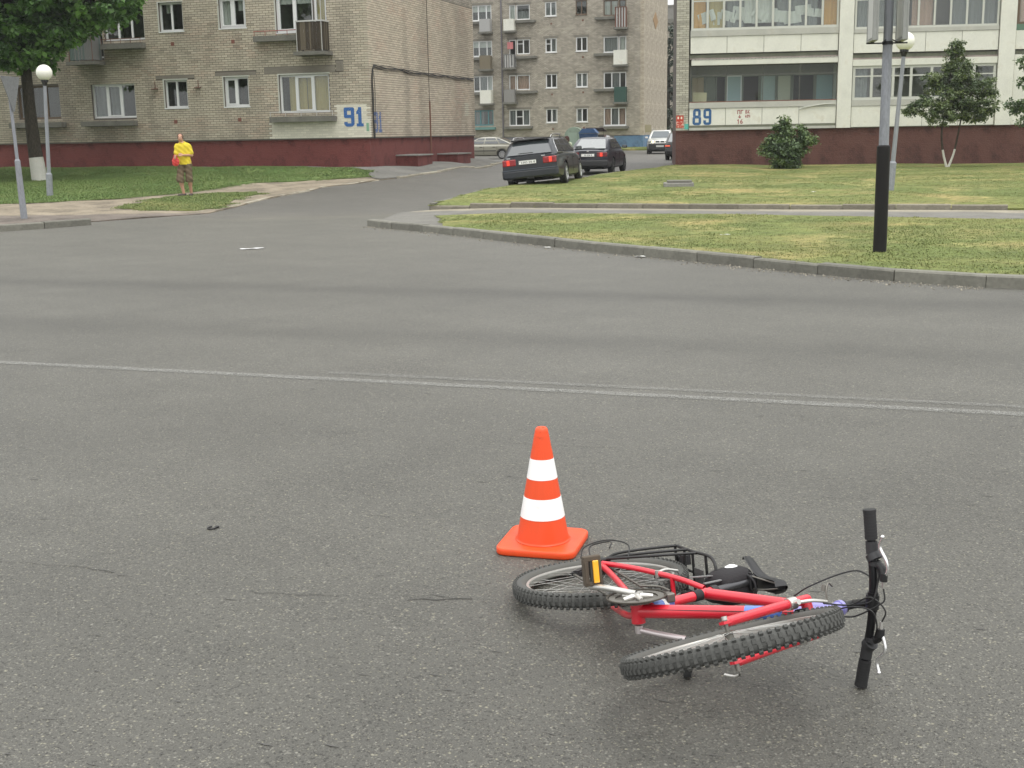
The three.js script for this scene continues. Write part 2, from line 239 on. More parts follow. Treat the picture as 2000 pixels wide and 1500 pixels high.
// ---------------------------------------------------------------- ground sheets bounded by outlines
const inside = (p, x, z) => { let c = false; for (let i = 0, j = p.length - 1; i < p.length; j = i++) if ((p[i][1] > z) !== (p[j][1] > z) && x < (p[j][0] - p[i][0]) * (z - p[i][1]) / (p[j][1] - p[i][1]) + p[i][0]) c = !c; return c; };
function nearest(p, x, z) { let bd = 1e9, b = [x, z]; for (let i = 0, j = p.length - 1; i < p.length; j = i++) { const ax = p[j][0], az = p[j][1], dx = p[i][0] - ax, dz = p[i][1] - az, t = clamp(((x - ax) * dx + (z - az) * dz) / (dx * dx + dz * dz + 1e-12)), qx = ax + dx * t, qz = az + dz * t, d = (qx - x) ** 2 + (qz - z) ** 2; if (d < bd) { bd = d; b = [qx, qz]; } } return [...b, Math.sqrt(bd)]; }
function sheet(name, poly, step, off, m, colour) {
  let x0 = 1e9, x1 = -1e9, z0 = 1e9, z1 = -1e9; for (const [x, z] of poly) { x0 = Math.min(x0, x); x1 = Math.max(x1, x); z0 = Math.min(z0, z); z1 = Math.max(z1, z); }
  const nx = Math.ceil((x1 - x0) / step) + 2, nz = Math.ceil((z1 - z0) / step) + 2, key = new Map(), P = [], C = [], U = [], I = [], count = new Map(), cells = [];
  const vid = (i, j) => { const k = i * 4096 + j; if (!key.has(k)) { key.set(k, P.length / 3); P.push(x0 - step / 2 + i * step, 0, z0 - step / 2 + j * step); } return key.get(k); };
  for (let i = 0; i < nx; i++) for (let j = 0; j < nz; j++) if (inside(poly, x0 + i * step, z0 + j * step)) cells.push([vid(i, j), vid(i, j + 1), vid(i + 1, j + 1), vid(i + 1, j)]);
  for (const c of cells) { I.push(c[0], c[1], c[2], c[0], c[2], c[3]); for (let k = 0; k < 4; k++) { const a = c[k], b = c[(k + 1) % 4], e = Math.min(a, b) * 1e6 + Math.max(a, b); count.set(e, (count.get(e) ?? 0) + 1); } }
  const rim = new Set(); for (const [e, n] of count) if (n === 1) { rim.add(Math.floor(e / 1e6)); rim.add(e % 1e6); }
  for (let i = 0; i < P.length / 3; i++) { if (rim.has(i)) { const q = nearest(poly, P[i * 3], P[i * 3 + 2]); P[i * 3] = q[0]; P[i * 3 + 2] = q[1]; } const x = P[i * 3], z = P[i * 3 + 2]; P[i * 3 + 1] = hgt(x, z) + (typeof off === 'function' ? off(x, z) : off); U.push(x, -z); if (colour) C.push(...colour(x, z)); }
  { const low = new Map(), dn = (i) => { if (!low.has(i)) { low.set(i, P.length / 3); P.push(P[i * 3], P[i * 3 + 1] - 0.16, P[i * 3 + 2]); U.push(U[i * 2], U[i * 2 + 1] - 0.16); if (colour) C.push(C[i * 3], C[i * 3 + 1], C[i * 3 + 2]); } return low.get(i); }; for (const [e, n] of count) if (n === 1) { const a = Math.floor(e / 1e6), b = e % 1e6; I.push(a, b, dn(b), a, dn(b), dn(a)); } } // a skirt, so that the sheet has an edge
  const g = new THREE.BufferGeometry(); g.setAttribute('position', new THREE.Float32BufferAttribute(P, 3)); g.setAttribute('uv', new THREE.Float32BufferAttribute(U, 2)); if (colour) g.setAttribute('color', new THREE.Float32BufferAttribute(C, 3)); g.setIndex(I);
  return structure(obj(name, toCreasedNormals(g, 0.8), m));
}
// outlines, in metres
const KERB_R = [[-2.66, -23.12], [-2.2, -22.36], [-1.28, -21.2], [0.04, -19.1], [1.26, -17.25], [2.45, -15.64], [3.0, -14.82], [3.6, -13.98], [4.22, -13.25], [4.95, -12.62], [5.9, -12.1], [7.2, -11.5], [9.2, -10.75], [14, -9.1], [22, -6.4]];
const offs = (pts, d) => pts.map((p, i) => { const a = pts[Math.max(0, i - 1)], b = pts[Math.min(pts.length - 1, i + 1)], L = Math.hypot(b[0] - a[0], b[1] - a[1]); return [p[0] + (b[1] - a[1]) / L * d, p[1] - (b[0] - a[0]) / L * d]; });
const kerbBack = offs(KERB_R, 0.16);
const PATH_NEAR = [[-1.55, -24.95], [3.89, -23.05], [8.54, -20.36], [24, -12.6]], PATH_FAR = [[-1.8, -27.4], [0.07, -26.44], [4.13, -24.6], [9.56, -22.7], [26, -15.2]];
const MID = [[-1.75, -27.55], [0.1, -26.62], [4.15, -24.78], [9.6, -22.88], [26, -15.4]];
const SIDE_R = [[-1.78, -27.6], [-1.5, -29.2], [-1.2, -31.5], [-0.4, -35.4], [0.35, -37.9], [1.05, -39.5], [2.4, -41.4], [3.6, -44.6], [4.6, -47.0], [5.9, -49.4], [6.75, -50.65]];
const SIDE_L = [[-6.7, -27.8], [-6.5, -31], [-6.25, -35], [-5.65, -38.2], [-4.7, -41.0], [-3.75, -42.9], [-2.8, -45.5], [-1.9, -49.5], [-0.9, -53.5], [0.1, -57.5]];
const LA = [...kerbBack.slice(2), [26, -6.0], [26, -12], ...[...PATH_NEAR].reverse().slice(1), [-1.3, -24.0]];
const LB = [...MID.map(([x, z]) => [x + 0.04, z - 0.09]), [30, -20], [30, -46.5], [20, -49.3], [6.9, -50.85], ...[...SIDE_R].reverse().map(([x, z]) => [x + 0.1, z])];
const DIRT = [[-40, -24], [-9.9, -24.2], [-8.5, -25.6], [-6.75, -27.6], ...SIDE_L.slice(1, 6).map(([x, z]) => [x - 0.1, z]), [-5, -44.6], [-5.2, -46.3], [-40, -57]];
const LC = [[-40, -55.5], [-24, -51.6], [-14, -48.7], [-9.6, -47.2], [-6.0, -46.0], [-5.0, -44.4], [-4.9, -43.6], [-6.6, -42.0], [-8.2, -40.2], [-9.6, -37.9], [-10.8, -34.2], [-12.0, -32.4], [-13.4, -31.6], [-18, -30.6], [-40, -27]];
const LD = [[-9.3, -29.9], [-8.6, -28.9], [-7.1, -28.4], [-6.95, -30.2], [-7.3, -33.0], [-7.2, -35.4], [-7.5, -36.8], [-8.6, -36.2], [-9.5, -34.4], [-9.4, -32]];
const APRON = [[-5.05, -44.6], [-4.75, -43.2], [-4.4, -41.9], ...SIDE_L.slice(5).map(([x, z]) => [x - 0.13, z]), [-0.4, -59.5], [-1.6, -58.2], [-3.35, -52.4], [-5.0, -46.5], [-5.7, -46.6], [-12, -48.5], [-12, -47.9], [-6.0, -46.1]];
const grn = (x, z) => { const f = 0.75 + 0.5 * f2(x * 1.1, z * 1.1, 4); return [f, f, f]; };
sheet('dirt_path', DIRT, 0.3, (x, z) => 0.012 + 0.03 * n2(x * 2, z * 2, 9), M([0.28, 0.24, 0.18], 0.95, { map: dirtMap, bumpMap: roughBump, bumpScale: 0.02, vertexColors: true }), (x, z) => { const f = 0.75 + 0.5 * f2(x * 0.9, z * 0.9, 3), k = z > -27.5 && x < -6 ? 0.62 : 1; return [f * k, f * k, f * k * (k < 1 ? 1.15 : 1)]; });
sheet('pavement', APRON, 0.25, 0.055, M([0.185, 0.18, 0.165], 0.9, { map: concreteMap, bumpMap: roughBump, bumpScale: 0.012, vertexColors: true }), grn);
const ramp = (x) => 0.012 + 0.088 * sstep(-2.6, 0.4, x);
sheet('pavement', [[-2.62, -23.2], ...kerbBack.slice(1, 3), [-1.2, -24.1], ...PATH_NEAR, [26, -15.1], ...[...PATH_FAR].reverse(), [-2.4, -26.9]], 0.25, ramp, M([0.20, 0.193, 0.175], 0.9, { map: concreteMap, bumpMap: roughBump, bumpScale: 0.01, vertexColors: true }), (x, z) => { const f = 0.85 + 0.3 * f2(x * 1.5, z * 1.5, 6), e = sstep(0.75, 0.1, nearest(PATH_FAR, x, z)[2] + 0.5 * (f2(x * 1.2, z * 1.2, 11) - 0.5)); return [f * (1 + 0.8 * e), f * (1 + 0.68 * e), f * (1 + 0.42 * e)]; });
const turf = M([1, 1, 1], 0.95, { map: turfMap, vertexColors: true, bumpMap: roughBump, bumpScale: 0.03 });
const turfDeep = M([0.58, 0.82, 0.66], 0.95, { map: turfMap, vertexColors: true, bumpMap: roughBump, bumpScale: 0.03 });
const dryness = (x, z) => clamp(1.9 * (f2(x * 0.55 + 9, z * 0.8, 12) - 0.36)) ;
const tint = (k0) => (x, z) => { const d = dryness(x, z) * k0, f = 0.68 + 0.42 * f2(x * 2, z * 2, 2); return [f * lerp(0.85, 1.55, d), f * lerp(1.0, 1.3, d), f * lerp(0.85, 1.35, d)]; };
const yA = (x, z) => 0.045 + 0.07 * sstep(-2.2, 0.2, x), yB = (x, z) => 0.12 + 0.05 * sstep(0.1, 0.6, nearest(MID, x, z)[2]) + 0.05 * (f2(x * 0.7, z * 0.7, 8) - 0.5) * sstep(0.3, 2, nearest(LB, x, z)[2]), yC = (x, z) => 0.05 + 0.05 * sstep(0, 1.2, nearest(LC, x, z)[2]);
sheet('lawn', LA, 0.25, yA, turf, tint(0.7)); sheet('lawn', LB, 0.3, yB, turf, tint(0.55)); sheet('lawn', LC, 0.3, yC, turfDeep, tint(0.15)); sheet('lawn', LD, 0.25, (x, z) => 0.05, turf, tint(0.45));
// strip of grass before the far building
const LF = [[-3, -97.5], [12.0, -94.6], [14.2, -99.2], [11.6, -100.6], [-3, -104.6]]; sheet('lawn', LF, 0.6, 0.1, turf, tint(0.4));
// ---------------------------------------------------------------- grass blades
{
  const blade = (w, h, lean, a, ox, oz) => { const c = Math.cos(a), s = Math.sin(a), p = V(ox, 0, oz), q = V(c * w, 0, s * w), m = V(ox - s * lean * 0.4, h * 0.6, oz + c * lean * 0.4), t = V(ox - s * lean, h, oz + c * lean); return [p.clone().sub(q), p.clone().add(q), m.clone().addScaledVector(q, 0.7), p.clone().sub(q), m.clone().addScaledVector(q, 0.7), m.clone().addScaledVector(q, -0.7), m.clone().addScaledVector(q, -0.7), m.clone().addScaledVector(q, 0.7), t]; };
  const r = rng(12), T = []; for (let i = 0; i < 9; i++) T.push(...blade(0.006 + 0.004 * r(), 0.02 + 0.03 * r(), 0.02 + 0.04 * r(), r() * 6.28, gauss(r) * 0.07, gauss(r) * 0.07));
  const tuft = triGeo(T), bm = M([1, 1, 1], 0.75, { side: THREE.DoubleSide }), m4 = new THREE.Matrix4(), q = new THREE.Quaternion(), c = new THREE.Color();
  const grow = (label, poly, n, yf, dryK, size, bounds, edge, g0 = [0.15, 0.185, 0.05], ew = 0.08) => {
    const list = []; let guard = 0;
    while (list.length < n && guard++ < n * 8) { const x = lerp(bounds[0], bounds[1], r()), z = lerp(bounds[2], bounds[3], r()); if (!inside(poly, x, z)) continue; const e = nearest(poly, x, z)[2], d = dryness(x, z); if (r() < d * dryK * 0.75) continue; if (e < 0.25 && r() < 0.35) continue; list.push([x, z, d, e]); }
    for (let k = 0; k < edge; k++) { const i = (r() * poly.length) | 0, a = poly[i], b = poly[(i + 1) % poly.length], t = r(); const x = lerp(a[0], b[0], t) + gauss(r) * ew, z = lerp(a[1], b[1], t) + gauss(r) * ew; if (x > bounds[0] && x < bounds[1] && z > bounds[2] && z < bounds[3] && n2(x * 1.3, z * 1.3, 15) > 0.5) list.push([x, z, 0.2, 0]); }
    const im = new THREE.InstancedMesh(tuft, bm, list.length);
    list.forEach(([x, z, d, e], i) => {
      const tall = n2(x * 0.9, z * 0.9, 33), s = size * (0.6 + 0.5 * r()) * (0.75 + 0.45 * tall) * (1 - 0.35 * d * dryK) * (n2(x * 3, z * 3, 44) > 0.85 ? 1.3 : 1);
      m4.compose(V(x, hgt(x, z) + yf(x, z) - 0.008, z), q.setFromAxisAngle(V(0, 1, 0), r() * 6.28), V(s * 1.1, s, s * 1.1)); im.setMatrixAt(i, m4);
      const k = clamp(d * dryK + gauss(r) * 0.25), v = 0.85 + 0.3 * r(); c.setRGB(lerp(g0[0], 0.34, k) * v, lerp(g0[1], 0.285, k) * v, lerp(g0[2], 0.115, k) * v); im.setColorAt(i, c);
    });
    im.name = 'grass'; im.castShadow = im.receiveShadow = true; scene.add(im); tag(im, label, 'grass', null, 'stuff');
  };
  grow('short yellowing grass on the verge strip behind the long kerb', LA, 34000, yA, 0.6, 0.62, [-2, 11, -25, -9], 2500);
  grow('short patchy grass on the wide lawn before the white balconies', LB, 70000, yB, 0.5, 0.68, [-2, 24, -51, -16], 3000);
  grow('deep green grass along the foot of the left brick building', LC, 46000, yC, 0.12, 1.0, [-20, -4, -52, -28], 5000, [0.11, 0.175, 0.045], 0.3);
  grow('small island of grass between the dirt path and side road', LD, 5000, () => 0.05, 0.3, 0.95, [-10, -6, -38, -28], 2600, [0.11, 0.16, 0.04], 0.28);
  grow('thin strip of grass at the foot of the far building', LF, 3000, () => 0.1, 0.3, 1.4, [-3, 15, -106, -94], 0);
}
// ---------------------------------------------------------------- kerbs, each stone a piece
function kerb(pts, len, w, h, lift, seed, skip = () => false, m = mat.kerb) {
  const g = new THREE.Group(); g.name = 'kerb'; scene.add(g); structure(g); const r = rng(seed);
  const sh = new THREE.Shape([[0, -0.12], [w, -0.12], [w, h], [0.018, h], [0, h - 0.018]].map(([x, y]) => new THREE.Vector2(x, y)));
  const D = [0]; for (let i = 1; i < pts.length; i++) D.push(D[i - 1] + Math.hypot(pts[i][0] - pts[i - 1][0], pts[i][1] - pts[i - 1][1]));
  const at = (d) => { let i = 1; while (i < D.length - 1 && D[i] < d) i++; const t = (d - D[i - 1]) / (D[i] - D[i - 1]); return [lerp(pts[i - 1][0], pts[i][0], t), lerp(pts[i - 1][1], pts[i][1], t)]; };
  const stones = [0.94, 0.97, 1.0, 1.03].map((k) => m.clone()); stones.forEach((s, i) => s.color.multiplyScalar(0.86 + 0.09 * i));
  const geos = new Map();
  for (let d = 0; d + len * 0.6 < D[D.length - 1]; d += len) {
    const a = at(d), b = at(Math.min(d + len, D[D.length - 1])), L = Math.hypot(b[0] - a[0], b[1] - a[1]) - 0.012, k = Math.round(L * 50); if (skip(a)) continue;
    if (!geos.has(k)) geos.set(k, metric(prep(new THREE.ExtrudeGeometry(sh, { depth: L, bevelEnabled: false }))));
    const s = obj('kerb_stone', geos.get(k), stones[(r() * 4) | 0], g); const ang = Math.atan2(b[0] - a[0], b[1] - a[1]);
    s.position.set(a[0] + gauss(r) * 0.006, (hgt(...a) + hgt(...b)) / 2 + lift(a[0], a[1]) + gauss(r) * 0.006, a[1]); s.rotation.set(gauss(r) * 0.006, ang, gauss(r) * 0.02);
  }
  return g;
}
const paleKerb = M([0.42, 0.385, 0.31], 0.95, { map: concreteMap });
kerb(KERB_R, 1.0, 0.15, 0.125, () => 0, 4);
kerb([[-20, -19.3], [-14, -21.2], [-11, -22.5], [-9.7, -23.3], [-8.9, -24.0], [-8.3, -24.72]], 1.0, 0.15, 0.13, () => 0, 5, undefined, mat.kerb);
kerb(MID, 1.0, 0.1, 0.10, (x, z) => ramp(x) - 0.02 + 0.03 * n2(x * 1.3, 3, 2), 6, (a) => a[0] > 9.2, M([0.29, 0.265, 0.21], 0.95, { map: concreteMap, bumpMap: roughBump, bumpScale: 0.012 }));
kerb([...SIDE_R].reverse(), 1.0, 0.12, 0.16, (x, z) => 0.01, 7);
kerb(SIDE_L.slice(5), 1.0, 0.14, 0.07, () => 0, 8, undefined, paleKerb);
kerb([[-7.0, -28.2], [-6.6, -31], [-6.35, -35], [-5.75, -38.2], [-4.85, -41.0], [-4.3, -41.9]], 1.0, 0.12, 0.03, () => 0, 9, undefined, paleKerb);

{ // grit and crumbs lying along the gutter
  const r = rng(66), n = 900, im = new THREE.InstancedMesh(new THREE.IcosahedronGeometry(1, 0), M([1, 1, 1], 0.9), n), m4 = new THREE.Matrix4(), q = new THREE.Quaternion(), e = new THREE.Euler(), c = new THREE.Color();
  for (let i = 0; i < n; i++) { const k = (r() * 9) | 0, a = KERB_R[k], b = KERB_R[k + 1], t = r(), d = 0.03 + 0.45 * r() * r(), L = Math.hypot(b[0] - a[0], b[1] - a[1]), x = lerp(a[0], b[0], t) - (b[1] - a[1]) / L * d, z = lerp(a[1], b[1], t) + (b[0] - a[0]) / L * d, s = 0.004 + 0.012 * r() * r(); m4.compose(V(x, hgt(x, z) + s * 0.4, z), q.setFromEuler(e.set(r() * 6, r() * 6, r() * 6)), V(s * 1.4, s * 0.8, s)); im.setMatrixAt(i, m4); const v = 0.12 + 0.25 * r(); im.setColorAt(i, c.setRGB(v, v * 0.92, v * 0.75)); }
  im.name = 'grit'; im.castShadow = im.receiveShadow = true; scene.add(im); tag(im, 'fine grit and crumbs lying in the gutter along the long kerb', 'grit', null, 'stuff'); }
// ---------------------------------------------------------------- buildings: walls with openings
// local frame of a facade: x along it, y up, +z towards the viewer
function rectsMinus(u0, u1, y0, y1, holes) {
  const ys = [...new Set([y0, y1, ...holes.flatMap((h) => [h[2], h[3]])])].filter((y) => y >= y0 && y <= y1).sort((a, b) => a - b), out = [];
  for (let i = 0; i + 1 < ys.length; i++) { const m = (ys[i] + ys[i + 1]) / 2; let u = u0; for (const h of holes.filter((h) => h[2] < m && h[3] > m).sort((a, b) => a[0] - b[0])) { if (h[0] > u) out.push([u, h[0], ys[i], ys[i + 1]]); u = Math.max(u, h[1]); } if (u < u1) out.push([u, u1, ys[i], ys[i + 1]]); }
  return out;
}
const wallBoxes = (rs, z0, z1) => rs.map(([a, b, c, d]) => box2(a, b, c, d, z0, z1));
function curtainGeo(w, h, folds, seed) { const g = new THREE.PlaneGeometry(w, h, Math.max(8, folds * 6), 1), p = g.attributes.position; for (let i = 0; i < p.count; i++) p.setZ(i, 0.025 * Math.sin(p.getX(i) / w * folds * 6.28 + seed)); g.computeVertexNormals(); return g; }
// a window: frame bars, one pane per light, optional sill, curtains and the room behind it
function windowUnit(parent, u0, u1, y0, y1, z, o = {}) {
  const g = part('window', parent), w = u1 - u0, h = y1 - y0, cols = o.cols ?? [1, 1], fr = o.bar ?? 0.07, fm = o.frame ?? mat.frame, tot = cols.reduce((a, b) => a + b, 0), F = [];
  g.position.set(u0, y0, z);
  F.push(box2(0, w, 0, fr, -0.03, 0.03), box2(0, w, h - fr, h, -0.03, 0.03), box2(0, fr, fr, h - fr, -0.03, 0.03), box2(w - fr, w, fr, h - fr, -0.03, 0.03));
  let x = 0; cols.forEach((c, i) => {
    const a = x + (i ? fr / 2 : fr), b = x + c / tot * w - (i < cols.length - 1 ? fr / 2 : fr); x += c / tot * w;
    if (i < cols.length - 1) F.push(box2(x - fr / 2, x + fr / 2, fr, h - fr, -0.032, 0.036));
    const tr = o.transom && (o.transomCols ? o.transomCols.includes(i) : true) ? o.transom : 0;
    if (tr) F.push(box2(a, b, tr * h - 0.025, tr * h + 0.025, -0.025, 0.028));
    for (const [p, q] of tr ? [[fr, tr * h - 0.025], [tr * h + 0.025, h - fr]] : [[fr, h - fr]]) {
      const sash = o.sash?.includes(i); if (sash) { F.push(box2(a, a + 0.045, p, q, -0.028, 0.045), box2(b - 0.045, b, p, q, -0.028, 0.045), box2(a + 0.045, b - 0.045, p, p + 0.045, -0.028, 0.045), box2(a + 0.045, b - 0.045, q - 0.045, q, -0.028, 0.045)); }
      if (o.open !== i) { const d = sash ? 0.045 : 0; obj('pane', new THREE.BoxGeometry(b - a - 2 * d, q - p - 2 * d, 0.006).translate((a + b) / 2, (p + q) / 2, 0), o.glass ?? mat.glass, g); }
    }
  });
  obj('frame', F, fm, g);
  if (o.sill) obj('sill', bx(w + 0.08, 0.04, 0.2, w / 2, -0.022, 0.05), o.sillMat ?? fm, g);
  for (const [a, b, m, k0 = 0, k1 = 1] of o.curtains ?? []) obj('curtain', curtainGeo((b - a) * w - 0.02, (k1 - k0) * h - 0.05, Math.max(2, (b - a) * w * 5 | 0), a * 9).translate((a + b) / 2 * w, (k0 + k1) / 2 * h, -0.12 - 0.05 * a), m, g);
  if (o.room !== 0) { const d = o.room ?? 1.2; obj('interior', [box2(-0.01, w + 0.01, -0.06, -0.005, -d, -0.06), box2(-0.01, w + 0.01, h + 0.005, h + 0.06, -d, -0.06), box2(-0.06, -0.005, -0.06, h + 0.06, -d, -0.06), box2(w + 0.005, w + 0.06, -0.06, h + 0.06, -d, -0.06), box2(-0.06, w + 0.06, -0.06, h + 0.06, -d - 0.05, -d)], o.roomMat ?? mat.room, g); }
  return g;
}
function frameOf(name, label, category, x, z, yawDeg) { const g = thing(name, label, category, [x, 0, z]); g.rotation.y = -yawDeg * Math.PI / 180; return g; }
// ---- the corner building on the left, number 91
{
  const B = frameOf('apartment_building', 'pale brick apartment block with blue number 91 and dark red plinth', 'apartment building', -5.094, -46.436, 17);
  const H = 1.63, TOP = 7.3, U0 = -26, W = 12.3;
  // the left face lies on z = 0; the right face runs back along -z at x = 0
  const wins = [ // u0,u1,y0,y1
    [-15.42, -13.42, 2.58, 3.88, { cols: [1, 1, 1], frame: mat.brownFrame }], [-11.92, -9.94, 2.55, 3.86, { cols: [1, 1, 1], sash: [1], curtains: [[0.02, 0.3, mat.curtainGrey], [0.36, 0.64, mat.curtainGrey]] }],
    [-8.6, -7.6, 2.88, 3.93, { cols: [1, 1], sill: 1 }], [-6.0, -4.95, 2.87, 3.97, { cols: [1, 1.05], sash: [0], sill: 1, bar: 0.075 }], [-3.66, -1.6, 2.58, 3.98, { cols: [1, 1.05, 1], sash: [1], bar: 0.075, curtains: [[0.14, 0.5, mat.curtainOchre], [0.5, 0.98, mat.curtainOchre]] }],
    [-11.1, -9.3, 5.5, 6.9, { cols: [1, 1, 1] }], [-8.62, -7.58, 5.75, 6.82, { cols: [1, 1], sill: 1, curtains: [[0.2, 0.5, mat.curtainWhite, 0.62, 1]] }], [-6.02, -4.9, 5.77, 6.88, { cols: [1, 1.05], sash: [0, 1], sill: 1, bar: 0.075, curtains: [[0.05, 0.45, mat.curtainWhite], [0.6, 0.98, mat.curtainWhite, 0.55, 1]] }],
    [-3.64, -2.12, 5.52, 6.95, { cols: [1, 1], sash: [0], sill: 1, bar: 0.085, curtains: [[0.02, 0.98, mat.curtainWhite, 0.7, 1]] }], [-2.1, -1.58, 4.86, 6.95, { cols: [1], bar: 0.09, curtains: [[0.05, 0.95, mat.curtainOchre]] }],
    [-12.45, -11.2, 4.86, 6.9, { cols: [1, 1] }],
    [-19.6, -17.6, 2.55, 3.86, { cols: [1, 1, 1] }], [-22.6, -21.6, 2.85, 3.9, { cols: [1, 1] }]];
  // backing wall (mortar), plinth, upper storeys
  const holes = wins.map((w) => w.slice(0, 4));
  obj('wall', metric(mg([...wallBoxes(rectsMinus(U0, -0.4, H, TOP, holes), -0.4, -0.012), box2(-0.4, -0.012, H, TOP, -W, -0.012), box2(U0, -0.4, H, TOP, -W, -W + 0.3)])), mat.mortar, B);
  obj('upper_storeys', metric(mg([box2(U0, -0.006, TOP + 0.001, 15.6, -W, -0.006)])), mat.far, B);
  obj('roof', [box2(U0 - 0.4, 0.4, 15.6, 15.85, -W - 0.4, 0.4)], mat.concrete, B);
  obj('plinth', metric(mg([box2(U0, -0.07, -0.6, H - 0.002, -W, -0.07)])), mat.plinth91, B);
  obj('drip_ledge', [box2(U0, 0.0, H - 0.045, H - 0.003, -0.075, -0.004), box2(-0.075, -0.004, H - 0.045, H - 0.003, -W, -0.075)], mat.mortar, B);
  wins.forEach(([a, b, c, d, o]) => windowUnit(B, a, b, c, d, -0.13, Object.assign({ sillMat: mat.frame }, o)));
  // white reveals round the openings
  for (const [a, b, c, d] of holes.filter((h) => h[0] > -9 && h[2] !== 4.86)) obj('reveal', [box2(a - 0.05, a - 0.002, c, d + 0.002, -0.1, 0.004), box2(a - 0.05, b + 0.05, d + 0.002, d + 0.045, -0.1, 0.006)], mat.oldFrame, B);
  // lintel plaster
  { const lm = M([0.27, 0.245, 0.205], 0.95, { map: concreteMap }); for (const [a, b, c, d] of [[-4.25, -1.32, 4.03, 4.27], [-6.35, -4.6, 4.02, 4.15], [-8.95, -7.25, 3.98, 4.1], [-1.28, -0.98, 4.05, 4.42]]) obj('lintel', box2(a, b, c, d, -0.02, 0.008), lm, B); }
  // bricks
  const r = rng(9), bl = 0.246, bh = 0.070, pu = 0.262, pv = 0.0855, list = [];
  const lint = [[-4.25, -1.32, 4.03, 4.27], [-6.35, -4.6, 4.02, 4.15], [-8.95, -7.25, 3.98, 4.1], [-1.28, -0.98, 4.05, 4.42]];
  const camL = B.worldToLocal(V(0, 1.65, 0)); B.updateMatrixWorld(true); camL.copy(B.worldToLocal(V(0, 1.65, 0)));
  for (let k = 0; H + k * pv + bh < TOP; k++) {
    const y = H + 0.008 + k * pv, sh = (k & 1) * pu / 2, hs = [...holes, ...lint].filter((h) => h[2] < y + bh && h[3] > y);
    for (let i = 0; ; i++) { // left face, from the corner outwards
      let u1 = -i * pu, u0 = u1 - bl; if (k & 1) { u1 = i ? -(0.125 + 0.012 + (i - 1) * pu) : 0; u0 = i ? u1 - bl : -0.125; } if (u0 < -19.5) break;
      let a = u0, b = u1, drop = false; for (const h of hs) { if (h[0] <= a && h[1] >= b) drop = true; else if (h[0] > a && h[0] < b) b = h[0] - 0.004; else if (h[1] > a && h[1] < b) a = h[1] + 0.004; }
      if (!drop && b - a > 0.03) list.push({ x: (a + b) / 2, y: y + bh / 2, z: -0.05, w: b - a, face: 0, u: (a + b) / 2 });
    }
    for (let i = 0; ; i++) { // right face
      const v0 = 0.112 + i * pu + ((k & 1) ? 0.131 : 0); const v1 = Math.min(v0 + bl, W); if (v0 > W - 0.05) break; list.push({ x: -0.05, y: y + bh / 2, z: -(v0 + v1) / 2, w: v1 - v0, face: 1, u: (v0 + v1) / 2 });
      if (i === 0 && (k & 1)) list.push({ x: -0.05, y: y + bh / 2, z: -0.1715, w: 0.119, face: 1, u: 0.17 });
    }
  }
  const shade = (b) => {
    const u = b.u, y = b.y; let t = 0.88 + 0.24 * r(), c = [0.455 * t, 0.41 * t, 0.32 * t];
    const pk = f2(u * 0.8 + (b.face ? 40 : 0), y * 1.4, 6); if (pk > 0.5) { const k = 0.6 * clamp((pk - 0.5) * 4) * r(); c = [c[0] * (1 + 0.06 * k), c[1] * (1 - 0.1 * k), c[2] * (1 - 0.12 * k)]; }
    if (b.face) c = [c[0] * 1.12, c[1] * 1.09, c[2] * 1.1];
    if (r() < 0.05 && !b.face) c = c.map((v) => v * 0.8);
    { const dirt = sstep(0.45, 0.75, f2(u * 1.3 + (b.face ? 17 : 3), y * 0.35, 19)) * 0.2 + 0.16 * sstep(2.6, 1.7, y) * n2(u * 2, y, 5) + (b.face ? 0 : 0.22 * sstep(-8, -14, u)); c = c.map((v) => v * (1 - dirt)); }  // dirt streaks and grimy foot, plus tree shade painted into the far left
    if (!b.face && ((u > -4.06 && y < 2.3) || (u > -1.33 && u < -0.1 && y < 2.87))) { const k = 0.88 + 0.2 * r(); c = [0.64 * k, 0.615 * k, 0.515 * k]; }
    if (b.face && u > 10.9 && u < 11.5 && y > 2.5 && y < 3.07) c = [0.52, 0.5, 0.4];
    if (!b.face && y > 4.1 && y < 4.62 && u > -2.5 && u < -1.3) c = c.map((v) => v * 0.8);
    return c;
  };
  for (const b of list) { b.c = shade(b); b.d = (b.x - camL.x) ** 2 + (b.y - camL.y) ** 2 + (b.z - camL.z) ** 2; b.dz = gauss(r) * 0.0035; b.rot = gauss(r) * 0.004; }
  list.sort((a, b) => a.d - b.d);
  const near = new THREE.BoxGeometry(1, 1, 1), m4 = new THREE.Matrix4(), q = new THREE.Quaternion(), e = new THREE.Euler();
  const place = (b) => { const L = b.w, z = b.face ? -0.05 + b.dz : -0.05 + b.dz; return b.face ? [V(z, b.y, b.z), e.set(b.rot, b.rot, 0), V(0.1, bh, L)] : [V(b.x, b.y, z), e.set(0, b.rot, b.rot), V(L, bh, 0.1)]; };
  const nearMats = new Map();
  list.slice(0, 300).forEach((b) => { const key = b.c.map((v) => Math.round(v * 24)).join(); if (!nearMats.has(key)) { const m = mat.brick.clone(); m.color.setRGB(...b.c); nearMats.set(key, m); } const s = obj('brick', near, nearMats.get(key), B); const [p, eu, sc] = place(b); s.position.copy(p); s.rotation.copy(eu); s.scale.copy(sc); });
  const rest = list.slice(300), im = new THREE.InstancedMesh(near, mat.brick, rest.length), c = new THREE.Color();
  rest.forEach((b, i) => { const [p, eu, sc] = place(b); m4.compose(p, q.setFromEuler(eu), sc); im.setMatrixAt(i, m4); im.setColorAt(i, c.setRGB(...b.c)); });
  im.name = 'brickwork'; im.userData.kind = 'stuff'; im.castShadow = im.receiveShadow = true; B.add(im);
